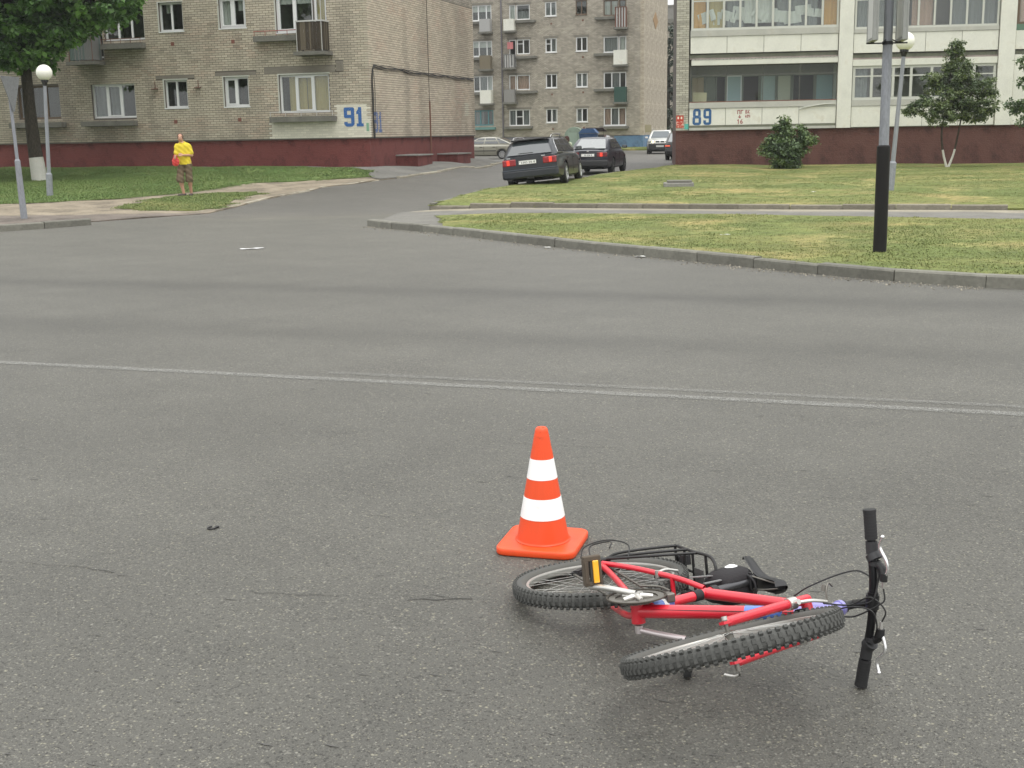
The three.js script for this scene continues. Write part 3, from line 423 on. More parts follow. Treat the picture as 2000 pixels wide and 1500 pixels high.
  // painted-over mortar behind the cream band
  obj('painted_band', [box2(-4.06, -0.012, H, 2.3, -0.012, -0.004), box2(-1.33, -0.1, 2.3, 2.87, -0.012, -0.004)], M([0.52, 0.5, 0.42], 0.9), B);
  // painted numbers: two stencilled slab figures
  const digit91 = (x, w, h) => { x.clearRect(0, 0, w, h); x.fillStyle = '#000'; x.fillRect(0, 0, w, h); x.strokeStyle = '#fff'; x.fillStyle = '#fff'; x.lineJoin = 'round'; x.lineCap = 'butt'; x.lineWidth = 44; const a = 26, b = 26;
    x.beginPath(); x.moveTo(128, 34); x.lineTo(128, 228); x.lineTo(112, 246); x.lineTo(52, 246); x.lineTo(36, 230); x.lineTo(36, 204); x.stroke(); x.beginPath(); x.rect(34, 32, 94, 98); x.stroke(); x.fillRect(30, 120, 30, 30);
    x.beginPath(); x.moveTo(222, 10); x.lineTo(222, 262); x.stroke(); x.fillRect(176, 228, 92, 40); x.beginPath(); x.moveTo(214, 20); x.lineTo(176, 70); x.lineTo(176, 104); x.lineTo(214, 96); x.fill(); };
  const dm = (wear) => { const t = canvasTex(280, 280, (x, w, h) => { digit91(x, w, h); const rr = rng(3 + wear * 10); x.fillStyle = '#000'; for (let i = 0; i < 500 * wear; i++) x.fillRect(rr() * w, rr() * h, 2 + rr() * 9 * wear, 1 + rr() * 3); }, false); return t; };
  obj('painted_number', new THREE.PlaneGeometry(0.86, 0.76).translate(-0.65, 2.375, 0.011), M([0.035, 0.12, 0.33], 0.8, { alphaMap: dm(0.5), transparent: true }), B);
  obj('faded_number', new THREE.PlaneGeometry(0.95, 0.82).rotateY(Math.PI / 2).translate(0.011, 2.17, -0.69), M([0.10, 0.18, 0.42], 0.8, { alphaMap: dm(1.5), transparent: true, opacity: 0.75 }), B);
  obj('green_smear', [bx(0.1, 0.3, 0.004, -0.1, 2.0, 0.01)], M([0.2, 0.36, 0.25], 0.9), B);
  // cellar hatches against the plinth of the end wall
  for (const [v0, v1, out, top] of [[2.6, 4.2, 0.85, 0.88], [7.3, 9.0, 0.85, 0.84]]) { const g = part('cellar_hatch', B); obj('hatch_wall', metric(mg([box2(-0.07, out, -0.4, top, -v1, -v0)])), mat.plinth91, g); obj('hatch_slab', metric(mg([box2(-0.07, out + 0.04, top + 0.001, top + 0.05, -v1 - 0.04, -v0 + 0.04)])), mat.concrete, g); }
  // rusty vent openings
  for (const [u, y] of [[-8.2, 2.35], [-5.4, 2.37], [-5.49, 5.27], [-8.1, 5.28]]) obj('vent', box2(u - 0.07, u + 0.07, y - 0.07, y + 0.07, 0.0, 0.012), M([0.19, 0.075, 0.055], 0.9), B);
  // cables, conduit and pipe on the end wall
  for (const [dz, dy, rad] of [[0, 0, 0.017], [0.05, -0.02, 0.013], [-0.06, 0.04, 0.011], [0.02, -0.07, 0.011]]) { const pts = [V(0.03, H - 0.05, -0.31 + dz)]; for (let y = 2.1; y < 4.1; y += 0.4) pts.push(V(0.03, y, -0.31 + dz * (1 + y * 0.3) - (rad < 0.012 ? 0.08 * Math.sin((y - 2.1) * 1.5) : 0))); pts.push(V(0.03, 4.2 + dy, -0.42)); for (let v = 0.9; v <= W; v += 0.8) pts.push(V(0.035, 4.2 + dy + 0.03 * Math.sin(v * 2.3 + dz * 40) - (v > 4 ? 0.05 : 0), -v)); obj('cable', tube(pts, rad, 90, 6), mat.cable, B); }
  obj('drain_pipe', cyl(V(0.03, H - 1.2, -6.3), V(0.03, 3.05, -6.3), 0.028), mat.rust, B); obj('conduit', cyl(V(0.015, 3.05, -6.3), V(0.015, 15.5, -6.3), 0.012), mat.mortar, B);
  // hanging brackets beside the small window
  for (const u of [-9.0, -7.1]) obj('bracket', [box2(u - 0.01, u + 0.01, 3.6, 3.9, 0.0, 0.02), box2(u - 0.12, u + 0.12, 3.6, 3.63, 0.0, 0.12)], mat.rust, B);
  // flower-box ledges under windows and the balconies
  const ledge = (u0, u1, y, dep, rail) => { const g = part('window_ledge', B); obj('slab', metric(mg([box2(u0, u1, y - 0.2, y, 0.006, dep)])), mat.slab, g); if (rail) { obj('rail', [box2(u0 + 0.02, u1 - 0.02, y + 0.16, y + 0.185, dep - 0.06, dep - 0.03), ...[0, 0.25, 0.5, 0.75, 1].map((k) => box2(lerp(u0 + 0.03, u1 - 0.05, k), lerp(u0 + 0.03, u1 - 0.05, k) + 0.015, y, y + 0.16, dep - 0.05, dep - 0.035))], rail, g); } };
  ledge(-3.98, -1.34, 2.44, 0.32, mat.paleMetal); ledge(-12.3, -9.9, 2.44, 0.32, null); ledge(-11.1, -9.28, 5.36, 0.35, mat.rust); ledge(-4.46, -2.56, 5.4, 0.34, mat.redPaint); ledge(-15.7, -13.2, 2.44, 0.32, null);
  const balcony = (u0, u1, y0, y1, dep, slatM, topM) => {
    const g = part('balcony', B); obj('slab', metric(mg([box2(u0 - 0.12, u1 + 0.12, y0 - 0.13, y0, 0.006, dep + 0.1)])), mat.slab, g);
    const n = Math.round((u1 - u0) / 0.075), k = Math.round(dep / 0.075), geo = bx(0.066, y1 - y0 - 0.1, 0.014), geo2 = bx(0.014, y1 - y0 - 0.1, 0.066);
    for (let i = 0; i < n; i++) { const s = obj('slat', geo, slatM[(R() * slatM.length) | 0], g); s.position.set(u0 + (i + 0.5) * (u1 - u0) / n, (y0 + y1) / 2 + gauss(R) * 0.012, dep + gauss(R) * 0.003); }
    for (const u of [u0, u1]) for (let i = 0; i < k; i++) { const s = obj('slat', geo2, slatM[(R() * slatM.length) | 0], g); s.position.set(u, (y0 + y1) / 2 + gauss(R) * 0.01, 0.06 + i * dep / k); }
    obj('rail', [box2(u0 - 0.03, u1 + 0.03, y1 - 0.05, y1, dep - 0.05, dep + 0.03), box2(u0 - 0.03, u0 + 0.02, y1 - 0.05, y1, 0.01, dep - 0.05), box2(u1 - 0.02, u1 + 0.03, y1 - 0.05, y1, 0.01, dep - 0.05), box2(u0, u0 + 0.02, y0, y1, dep + 0.01, dep + 0.03), box2(u1 - 0.02, u1, y0, y1 + 0.7, dep + 0.01, dep + 0.03)], topM, g);
  };
  balcony(-2.53, -1.5, 4.76, 5.86, 0.6, [mat.wood, mat.wood, M([0.11, 0.09, 0.06], 0.85)], mat.paleMetal);
  balcony(-12.35, -11.28, 4.72, 5.8, 0.6, [mat.woodGrey, mat.woodGrey, M([0.1, 0.14, 0.13], 0.8)], mat.rust);
}
// ---- the far block across the courtyard
{
  const B = frameOf('apartment_building', 'five-storey brick block at the back with small boxed balconies, behind the parked cars', 'apartment building', 10.908, -99.988, 17);
  const U0 = -26, W = 10.9, y0s = [2.42, 5.18, 7.98, 10.8, 13.6], wins = [], pick = rng(31);
  const add = (u0, u1, y0, y1, o) => wins.push([u0, u1, y0, y1, Object.assign({ room: 0.5, roomMat: mat.darkRoom }, o)]);
  const cur = [[[0, 1, mat.curtainGrey]], [[0.02, 0.5, mat.curtainGrey]], [[0, 1, mat.curtainWhite, 0.55, 1]], [[0.3, 0.7, mat.curtainGrey], [0.75, 1, mat.curtainWhite]], []];
  const pc = () => cur[(pick() * cur.length) | 0];
  // columns of small kitchen windows
  for (const [u0, u1] of [[-8.08, -7.12], [-5.54, -4.58]]) y0s.forEach((y, f) => add(u0, u1, y + 0.08, y + 1.2, { cols: [1, 1], sill: 1, curtains: pc(), ...(f === 3 && u0 > -6 ? { frame: mat.brownFrame } : {}), ...(f === 2 && u0 < -6 ? { transom: 0.6, transomCols: [0] } : {}) }));
  // living-room windows
  add(-3.27, -1.42, 2.17, 3.6, { cols: [1, 1, 1], sill: 1, curtains: [[0, 0.33, mat.curtainPink], [0.36, 0.66, mat.curtainGrey], [0.66, 1, mat.curtainPink]] });
  add(-3.27, -1.42, 5.1, 6.36, { cols: [1, 1, 0.8], curtains: [[0.35, 0.65, mat.curtainGrey]] }); add(-3.27, -2.05, 7.88, 9.12, { cols: [1], sill: 1, curtains: [[0, 1, mat.curtainGrey]] }); add(-2.02, -1.42, 7.0, 9.12, { cols: [1], curtains: [[0, 1, mat.curtainWhite]] });
  add(-3.27, -2.05, 10.7, 11.9, { cols: [1, 1], frame: mat.brownFrame, curtains: [[0, 1, mat.curtainWhite]] }); add(-2.02, -1.42, 9.8, 11.9, { cols: [1], frame: mat.brownFrame, curtains: [[0, 1, mat.curtainGrey]] });
  add(-11.25, -9.45, 2.3, 3.62, { cols: [1, 1, 1], transom: 0.55, transomCols: [1], curtains: [[0, 0.34, mat.curtainGrey], [0.68, 1, mat.curtainGrey]] });
  add(-10.55, -9.42, 5.17, 6.38, { cols: [1], curtains: [[0, 1, mat.curtainPink]] }); add(-11.2, -10.6, 4.3, 6.38, { cols: [1], curtains: [[0, 1, mat.curtainPink]] });
  add(-10.5, -9.38, 8.0, 9.18, { cols: [1, 1], transom: 0.7, transomCols: [0] }); add(-11.15, -10.55, 7.05, 9.18, { cols: [1], open: 0 });
  add(-10.5, -9.34, 10.7, 11.9, { cols: [1], curtains: [[0, 1, mat.curtainGrey, 0, 0.6]] }); add(-11.1, -10.55, 9.85, 11.9, { cols: [1], curtains: [[0, 1, mat.curtainWhite]] });
  y0s.slice(0, 4).forEach((y, f) => add(-14.3, -12.6, y - 0.04, y + 1.2, { cols: [1, 1.2, 0.8], sill: 1, curtains: pc(), ...(f === 0 ? { frame: mat.tealFrame, sill: 0 } : {}) }));
  for (const u of [-17.5, -20.5]) y0s.slice(0, 4).forEach((y) => add(u, u + 1, y + 0.08, y + 1.2, { cols: [1, 1], curtains: [] }));
  const holes = wins.map((w) => w.slice(0, 4));
  obj('wall', metric(mg([...wallBoxes(rectsMinus(U0, -0.3, 1.4, 16.2, holes), -0.3, 0), box2(U0, -0.002, 1.4, 16.2, -W, -W + 0.3)])), mat.far, B);
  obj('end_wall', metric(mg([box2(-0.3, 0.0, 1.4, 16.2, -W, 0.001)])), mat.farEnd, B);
  obj('plinth', metric(mg([box2(U0, -2.4, -0.5, 1.398, -W, -0.04)])), mat.greyMauve, B); obj('blue_plinth', metric(mg([box2(-2.398, -0.03, -0.5, 1.36, -W, -0.03)])), mat.bluePaint, B);
  obj('roof', [box2(U0 - 0.4, 0.4, 16.2, 16.45, -W - 0.4, 0.4)], mat.concrete, B);
  wins.forEach(([a, b, c, d, o]) => windowUnit(B, a, b, c, d, -0.1, Object.assign({ bar: 0.085 }, o)));
  { const lm = M([0.19, 0.175, 0.145], 0.95); for (const [a, b, c, d] of holes) obj('lintel', box2(a - 0.15, b + 0.15, d + 0.004, d + 0.16, -0.02, 0.012), lm, B); }
  // decorative lozenge in darker brick on the end wall
  { const s = new THREE.Shape([[0, -0.68], [1.15, 0], [0, 0.68], [-1.15, 0]].map((p) => new THREE.Vector2(...p))); obj('brick_lozenge', new THREE.ExtrudeGeometry(s, { depth: 0.03, bevelEnabled: false }).rotateY(Math.PI / 2).translate(0.001, 10.6, -5.0), M([0.30, 0.19, 0.09], 0.9), B); }
  obj('patch', [box2(-0.0, 0.02, 1.6, 2.2, -3.2, -0.6)], M([0.24, 0.21, 0.11], 0.9), B);
  // ledges and balconies
  const ledge = (u0, u1, y, m = mat.slab) => obj('window_ledge', metric(mg([box2(u0, u1, y - 0.2, y, 0.013, 0.35)])), m, B);
  for (const y of [7.84, 5.08]) { ledge(-10.5, -8.75, y); ledge(-4.0, -2.28, y); } ledge(-11.6, -9.2, 2.26); ledge(-3.55, -1.2, 2.12); ledge(-10.5, -8.85, 10.65); ledge(-3.9, -2.2, 10.62); ledge(-14.3, -12.4, 2.24, M([0.12, 0.24, 0.22], 0.8)); for (const y of [10.7, 7.85, 5.05]) ledge(-14.6, -13.5, y);
  const box = (u0, u1, y0, y1, m, slats) => {
    const g = part('balcony', B); obj('slab', metric(mg([box2(u0 - 0.1, u1 + 0.1, y0 - 0.15, y0, 0.013, 0.75)])), mat.slab, g);
    if (slats) { const n = 8, geo = bx((u1 - u0) / n * 0.62, y1 - y0, 0.02); for (let i = 0; i < n; i++) { const s = obj('slat', geo, i % 2 ? mat.paleMetal : m, g); s.position.set(u0 + (i + 0.5) * (u1 - u0) / n, (y0 + y1) / 2, 0.64); } obj('rail', [box2(u0, u1, y1 - 0.06, y1, 0.66, 0.69), box2(u0, u0 + 0.03, y0, y1, 0.02, 0.62), box2(u1 - 0.03, u1, y0, y1, 0.02, 0.62)], m, g); }
    else obj('parapet', metric(mg([box2(u0, u1, y0 + 0.002, y1, 0.6, 0.64), box2(u0, u0 + 0.04, y0 + 0.002, y1, 0.013, 0.6), box2(u1 - 0.04, u1, y0 + 0.002, y1, 0.013, 0.6)])), m, g);
    return g;
  };
  box(-13.45, -12.57, 9.85, 10.85, M([0.35, 0.35, 0.34], 0.8)); box(-13.5, -12.6, 6.9, 7.98, M([0.16, 0.135, 0.09], 0.85)); box(-13.53, -12.58, 4.15, 5.22, mat.panel);
  box(-11.4, -10.53, 9.85, 10.76, mat.panel); box(-11.45, -10.58, 6.95, 8.0, mat.woodGrey, true); box(-11.47, -10.58, 4.2, 5.22, M([0.22, 0.215, 0.2], 0.85));
  box(-2.2, -1.35, 9.75, 11.3, mat.rust, true); box(-2.32, -1.32, 6.9, 8.02, mat.panel); box(-2.27, -1.35, 4.0, 5.18, M([0.018, 0.06, 0.045], 0.7));
  obj('laundry', curtainGeo(0.5, 0.55, 2, 1).translate(-10.95, 8.7, 0.3), M([0.55, 0.2, 0.2], 0.9, { side: THREE.DoubleSide }), B);
  for (const [u, y] of [[-7.5, 2.0], [-7.55, 4.75], [-7.55, 10.3], [-4.9, 2.05], [-4.95, 4.85], [-4.95, 7.6], [-4.95, 10.45]]) obj('vent', box2(u - 0.07, u + 0.07, y - 0.07, y + 0.07, 0.001, 0.02), mat.rust, B);
  obj('downpipe', cyl(V(-11.75, 0.2, 0.08), V(-11.75, 16.0, 0.08), 0.06), mat.greyMauve, B);
}
// ---- the building on the right, number 89, with glazed loggias
{
  const B = frameOf('apartment_building', 'white panelled block with blue number 89 and glazed loggias on the right', 'apartment building', 6.874, -50.941, 6.8);
  const H = 1.66, TOP = 15.4, DEP = 1.3;
  obj('plinth', metric(mg([box2(0, 34, -0.6, H - 0.05, -11, -0.05)])), mat.plinth89, B); obj('plinth_ledge', metric(mg([box2(0, 34, H - 0.049, H, -11, -0.02)])), mat.plinth89, B);
  // brick pier at the left end
  obj('pier_core', metric(mg([box2(0.012, 0.49, H + 0.002, TOP, -11, -0.012)])), mat.mortar, B);
  const r = rng(17), bh = 0.075, pv = 0.0862, geo = new THREE.BoxGeometry(1, 1, 1), ms = [0, 1, 2, 3, 4].map((k) => { const m = mat.brick.clone(); const t = 0.82 + 0.09 * k; m.color.setRGB(0.40 * t, 0.385 * t, 0.315 * t); return m; });
  const im = [];
  for (let k = 0; H + 0.01 + k * pv < TOP - 0.1; k++) { const y = H + 0.012 + k * pv + bh / 2, spans = k & 1 ? [[0, 0.118], [0.13, 0.37], [0.382, 0.5]] : [[0, 0.244], [0.256, 0.5]]; for (const [a, b] of spans) { if (y < 7.3) { const s = obj('brick', geo, ms[(r() * 5) | 0], B); s.position.set((a + b) / 2, y, -0.05 + gauss(r) * 0.003); s.scale.set(b - a, bh, 0.1); } else im.push([a, b, y]); } }
  obj('brickwork', im.map(([a, b, y]) => box2(a, b, y - bh / 2, y + bh / 2, -0.1, 0)), ms[2], B).userData.kind = 'stuff';
  { // red painted hydrant mark and the teal patch beside it
    const t = canvasTex(128, 192, (x, w, h) => { x.fillStyle = '#b3402f'; x.fillRect(0, 0, w, h); x.fillStyle = '#e5dccb'; x.fillRect(22, 20, 26, 36); x.fillRect(78, 20, 26, 36); const q = rng(5); for (let i = 0; i < 220; i++) x.fillRect(q() * w, 90 + q() * h, 2 + q() * 8, 2 + q() * 8); x.fillStyle = '#b3402f'; x.fillRect(54, 60, 18, 130); x.fillRect(10, 112, 108, 14); });
    obj('red_mark', new THREE.PlaneGeometry(0.3, 0.5).translate(0.16, 2.02, 0.008), M([1, 1, 1], 0.85, { map: t }), B); obj('teal_patch', bx(0.16, 0.22, 0.004, 0.43, 1.82, 0.008), M([0.1, 0.4, 0.33], 0.85), B);
  }
  // back wall of the loggias, floors, ceilings and side walls
  obj('loggia_wall', metric(mg([box2(0.5, 34, H, TOP, -11, -DEP)])), M([0.30, 0.285, 0.25], 0.9, { map: paintMap }), B);
  obj('floor_slab', metric(mg([4.6, 7.5, 10.4, 13.3].map((y) => box2(0.5, 34, y - 0.1, y + 0.06, -DEP, -0.1)))), mat.slab, B);
  const cols = [[6.38, 6.93], [12.5, 13.1], [18.7, 19.3], [24.9, 25.5]];
  obj('column', metric(mg(cols.slice(0, 1).map(([a, b]) => box2(a, b, H + 0.002, TOP, -DEP, 0.1)))), mat.panel, B); for (const [a, b] of cols.slice(1)) obj('column', metric(mg([box2(a, b, H + 0.002, TOP, -DEP, 0.1)])), mat.panel, B);
  const panels = (u0, u1, y0, y1, n, z = 0.02, m = mat.panel) => { const g = part('parapet', B); obj('backing', box2(u0, u1, y0, y1, -0.08, z - 0.025), mat.slab, g); const w = (u1 - u0) / n; for (let i = 0; i < n; i++) obj('panel', metric(prep(rbx(w - 0.016, y1 - y0 - 0.01, 0.03, 0.004, u0 + (i + 0.5) * w, (y0 + y1) / 2, z - 0.01, 1))), m, g); return g; };
  const ledge = (u0, u1, y0, y1, m, z = 0.05) => obj('ledge', metric(mg([box2(u0, u1, y0, y1, -0.08, z)])), m, B);
  const worn = M([0.46, 0.46, 0.41], 0.9, { map: paintMap, bumpMap: roughBump, bumpScale: 0.01 }), moss = M([0.19, 0.20, 0.15], 0.95, { map: concreteMap }), pinkish = M([0.36, 0.30, 0.28], 0.9, { map: concreteMap });
  // bay one, ground floor: open loggia with thin dark frames
  panels(0.53, 6.36, 1.85, 2.53, 4); ledge(0.53, 6.36, H + 0.003, 1.76, worn, 0.07); ledge(0.53, 6.36, 1.762, 1.845, moss, 0.03); ledge(0.53, 6.36, 2.535, 2.76, worn, 0.06); ledge(0.53, 6.36, 2.763, 2.8, mat.rust, 0.02);
  ledge(0.6, 6.36, 4.22, 4.42, mat.whitePaint, 0.1); { const s = []; for (let u = 0.62; u < 6.33; u += 0.14) s.push(bx(0.1, 0.05, 0.012, u + 0.06, 4.43, 0.1)); obj('fringe', s, worn, B); }
  ledge(0.53, 6.36, 4.455, 4.5, pinkish, 0.02); ledge(0.53, 6.36, 4.5, 4.64, moss, -0.04);
  { // joinery on the back wall of the open loggia
    const jm = [M([0.48, 0.38, 0.26], 0.8), M([0.2, 0.21, 0.17], 0.8), M([0.36, 0.46, 0.47], 0.7), M([0.04, 0.03, 0.03], 0.8), M([0.34, 0.42, 0.4], 0.8), M([0.46, 0.46, 0.36], 0.8), M([0.035, 0.03, 0.03], 0.8), M([0.28, 0.38, 0.39], 0.8)];
    let u = 0.62; [[0.58, 0], [0.4, 1], [0.42, 3], [0.62, 2], [0.7, 3], [0.66, 4], [0.6, 5], [0.9, 6], [0.75, 7]].forEach(([w, k], i) => { const g = part('loggia_door', B); obj('leaf', box2(u, u + w, 2.2, 3.82, -DEP + 0.002, -DEP + 0.05), jm[k], g); obj('frame', [box2(u, u + 0.05, 2.2, 3.86, -DEP + 0.051, -DEP + 0.09), box2(u + w - 0.05, u + w, 2.2, 3.86, -DEP + 0.051, -DEP + 0.09), box2(u + 0.05, u + w - 0.05, 3.8, 3.86, -DEP + 0.051, -DEP + 0.09)], i === 3 ? mat.frame : jm[1], g); u += w + 0.02; });
    obj('cardboard', box2(0.6, 1.15, 2.8, 3.2, -0.5, -0.46).rotateZ(-0.03), M([0.52, 0.46, 0.3], 0.9), B);
    const F = [box2(0.53, 6.36, 3.8, 3.83, -0.04, -0.01), box2(0.53, 6.36, 4.17, 4.215, -0.05, 0)]; for (let i = 0; i <= 4; i++) { const x = 0.55 + i * 1.445; F.push(box2(x, x + 0.03, 2.8, 4.17, -0.041, -0.009)); } obj('glazing_bars', F, M([0.1, 0.1, 0.085], 0.8), B);
    for (let i = 0; i < 4; i++) for (const [a, b] of [[2.8, 3.8], [3.83, 4.17]]) obj('pane', box2(0.58 + i * 1.445, 0.55 + (i + 1) * 1.445, a, b, -0.028, -0.022), mat.clearGlass, B);
  }
  // bay one, upper floors: white framed glazing with curtains behind
  for (const y of [4.68, 7.58, 10.48]) { panels(0.55, 6.36, y, y + 0.66, 4); ledge(0.55, 6.36, y + 0.663, y + 0.9, worn, 0.055); const dark = y < 5; windowUnit(B, 0.58, 6.36, y + 0.905, y + 2.72, -0.03, { cols: [1, 1, 1, 1, 1, 1, 1, 1, 1], bar: 0.085, transom: 0.62, frame: mat.oldFrame, room: 0, curtains: dark ? [[0.01, 0.1, mat.curtainOrange], [0.12, 0.22, mat.curtainOchre], [0.24, 0.36, mat.curtainGrey], [0.36, 0.56, mat.curtainWhite, 0.12, 1], [0.58, 0.86, mat.curtainGrey], [0.9, 0.99, mat.curtainOrange]] : [] }); }
  { // folded nets and pale things stored behind the upper glazing
    const q = rng(41), F = []; for (let i = 0; i < 11; i++) F.push(curtainGeo(0.5 + 0.2 * q(), 0.3 + 0.25 * q(), 2, q() * 6).rotateZ(gauss(q) * 0.5).translate(1.2 + i * 0.42, 5.95 + 0.35 * q(), -0.13 - 0.04 * q())); obj('net_curtain', F, mat.curtainWhite, B);
  }
  // bay two
  panels(6.95, 12.48, 1.68, 2.5, 4); ledge(6.95, 12.48, H + 0.002, 1.675, moss, 0.03); ledge(6.95, 12.48, 2.505, 2.73, worn, 0.05);
  windowUnit(B, 6.97, 12.46, 2.735, 4.05, -0.03, { cols: [0.8, 0.9, 0.75, 0.85, 0.9, 0.85, 0.9], bar: 0.1, transom: 0.7, frame: mat.oldFrame, room: 0, curtains: [[0, 0.11, mat.curtainGrey], [0.55, 0.68, mat.curtainGrey, 0, 0.7]] });
  ledge(6.95, 12.48, 4.055, 4.3, mat.whitePaint, 0.05); ledge(6.95, 12.48, 4.303, 4.36, pinkish, 0.02); ledge(6.95, 12.48, 4.363, 4.5, moss, -0.04);
  for (const y of [4.55, 7.5, 10.4]) { panels(6.95, 12.48, y, y + 0.76, 4); ledge(6.95, 12.48, y + 0.763, y + 0.92, worn, 0.05); windowUnit(B, 6.97, 12.46, y + 0.925, y + 2.7, -0.03, { cols: [1, 1, 1, 1, 1, 1, 1, 1, 1], bar: 0.075, transom: 0.62, frame: mat.oldFrame, room: 0, curtains: y < 5 ? [[0.0, 0.34, mat.curtainGrey], [0.4, 0.55, mat.curtainPink, 0, 1], [0.68, 1, mat.curtainGrey]] : [] }); }
  // bay three and beyond
  for (const [a, b] of [[13.12, 18.68], [19.32, 24.88], [25.52, 33.9]]) { panels(a, b, H + 0.004, 4.36, 4); ledge(a, b, 4.363, 4.5, moss, -0.04); for (const y of [4.55, 7.5, 10.4]) { panels(a, b, y, y + 0.72, 4); ledge(a, b, y + 0.723, y + 0.95, M([0.10, 0.17, 0.12], 0.8), 0.03); windowUnit(B, a + 0.02, b - 0.02, y + 0.955, y + 2.7, -0.03, { cols: [1, 1, 1, 1, 1], bar: 0.08, frame: mat.brownFrame, room: 0, curtains: y < 5 && a < 14 ? [[0, 0.2, mat.curtainPink]] : [] }); } }
  obj('roof', box2(-0.4, 34.4, TOP, TOP + 0.25, -11.4, 0.6), mat.concrete, B);
  // painted number and the hand-painted red notes
  const num = canvasTex(512, 440, (x, w, h) => { x.fillStyle = '#000'; x.fillRect(0, 0, w, h); x.strokeStyle = '#fff'; x.lineWidth = 74; x.lineJoin = 'round'; x.lineCap = 'butt';
    const ring = (a, b, c, d) => { x.beginPath(); x.moveTo(a + 40, b); x.lineTo(c - 40, b); x.quadraticCurveTo(c, b, c, b + 40); x.lineTo(c, d - 40); x.quadraticCurveTo(c, d, c - 40, d); x.lineTo(a + 40, d); x.quadraticCurveTo(a, d, a, d - 40); x.lineTo(a, b + 40); x.quadraticCurveTo(a, b, a + 40, b); x.closePath(); x.stroke(); };
    x.lineWidth = 66; ring(62, 44, 190, 214); ring(50, 226, 202, 396); ring(322, 44, 458, 232); x.beginPath(); x.moveTo(458, 130); x.lineTo(458, 350); x.quadraticCurveTo(458, 396, 412, 396); x.lineTo(366, 396); x.quadraticCurveTo(322, 396, 322, 350); x.lineTo(322, 308); x.stroke();
    x.fillStyle = '#000'; const q = rng(2); for (let i = 0; i < 90; i++) x.fillRect(q() * w, q() * h, 2 + q() * 10, 2 + q() * 5); x.fillRect(40, 216, 30, 8); x.fillRect(180, 216, 30, 8); }, false);
  obj('painted_number', new THREE.PlaneGeometry(0.82, 0.68).translate(1.05, 2.195, 0.029), M([0.03, 0.105, 0.25], 0.8, { alphaMap: num, transparent: true }), B);
  const note = canvasTex(512, 512, (x, w, h) => { x.fillStyle = '#000'; x.fillRect(0, 0, w, h); x.strokeStyle = '#fff'; x.lineWidth = 26; x.lineCap = 'round'; x.lineJoin = 'round';
    const L = (...p) => { x.beginPath(); x.moveTo(p[0], p[1]); for (let i = 2; i < p.length; i += 2) x.lineTo(p[i], p[i + 1]); x.stroke(); };
    L(40, 150, 40, 40, 115, 40, 115, 150); L(160, 150, 160, 40, 225, 40); // П Г
    L(110, 205, 110, 285); L(75, 255, 110, 290, 145, 255); // arrow down
    L(40, 380, 70, 345, 70, 480); L(200, 345, 150, 400, 140, 440, 165, 480, 205, 470, 210, 425, 145, 415); // 16
    x.lineWidth = 20; L(320, 40, 320, 140, 360, 140, 372, 115, 350, 90, 320, 90); L(320, 40, 352, 40, 362, 65, 350, 90); L(405, 40, 405, 140); L(455, 40, 405, 90, 455, 140); // В К
    L(325, 195, 325, 275); L(308, 250, 325, 278, 342, 250); L(362, 215, 385, 195, 405, 215, 362, 275, 408, 275); L(430, 195, 430, 240, 470, 240); L(470, 195, 470, 280); }, false); // arrow 24
  obj('painted_note', new THREE.PlaneGeometry(0.58, 0.6).translate(2.72, 2.17, 0.029), M([0.30, 0.075, 0.075], 0.85, { alphaMap: note, transparent: true }), B);
  obj('wires', [tube([V(4.9, 2.42, 0.08), V(5.2, 2.5, 0.1), V(5.8, 2.6, 0.09), V(6.3, 2.62, 0.07)], 0.02, 20, 5), tube([V(4.9, 2.4, 0.08), V(5.05, 2.5, 0.1), V(5.3, 2.56, 0.09)], 0.015, 12, 5)], mat.oldFrame, B);
}
// ---- low building seen through the gap
{
  const B = frameOf('building', 'grey flat-roofed building far off in the gap beside the brick pier', 'building', 17.5, -150, 8);
  obj('wall', metric(mg([box2(0, 14, -1, 14.1, -10, 0)])), mat.far, B); obj('roof', box2(-0.4, 14.4, 14.1, 14.6, -10.4, 0.4), mat.slab, B); obj('chimney', [box2(1.3, 2.6, 14.6, 16.2, -3, -2), box2(1.2, 2.7, 16.2, 16.4, -3.1, -1.9)], mat.concrete, B);
  for (let f = 0; f < 4; f++) for (let i = 0; i < 3; i++) { const g = part('window', B); g.position.set(5.2 + i * 2.9, 1.8 + f * 3, 0); obj('frame', [box2(0, 1.6, 0, 0.1, 0, 0.05), box2(0, 1.6, 1.3, 1.4, 0, 0.05), box2(0, 0.1, 0.1, 1.3, 0, 0.05), box2(1.5, 1.6, 0.1, 1.3, 0, 0.05), box2(0.76, 0.84, 0.1, 1.3, 0, 0.05)], mat.frame, g); obj('pane', box2(0.1, 1.5, 0.1, 1.3, 0.002, 0.02), M([0.03, 0.035, 0.04], 0.08), g); }
}
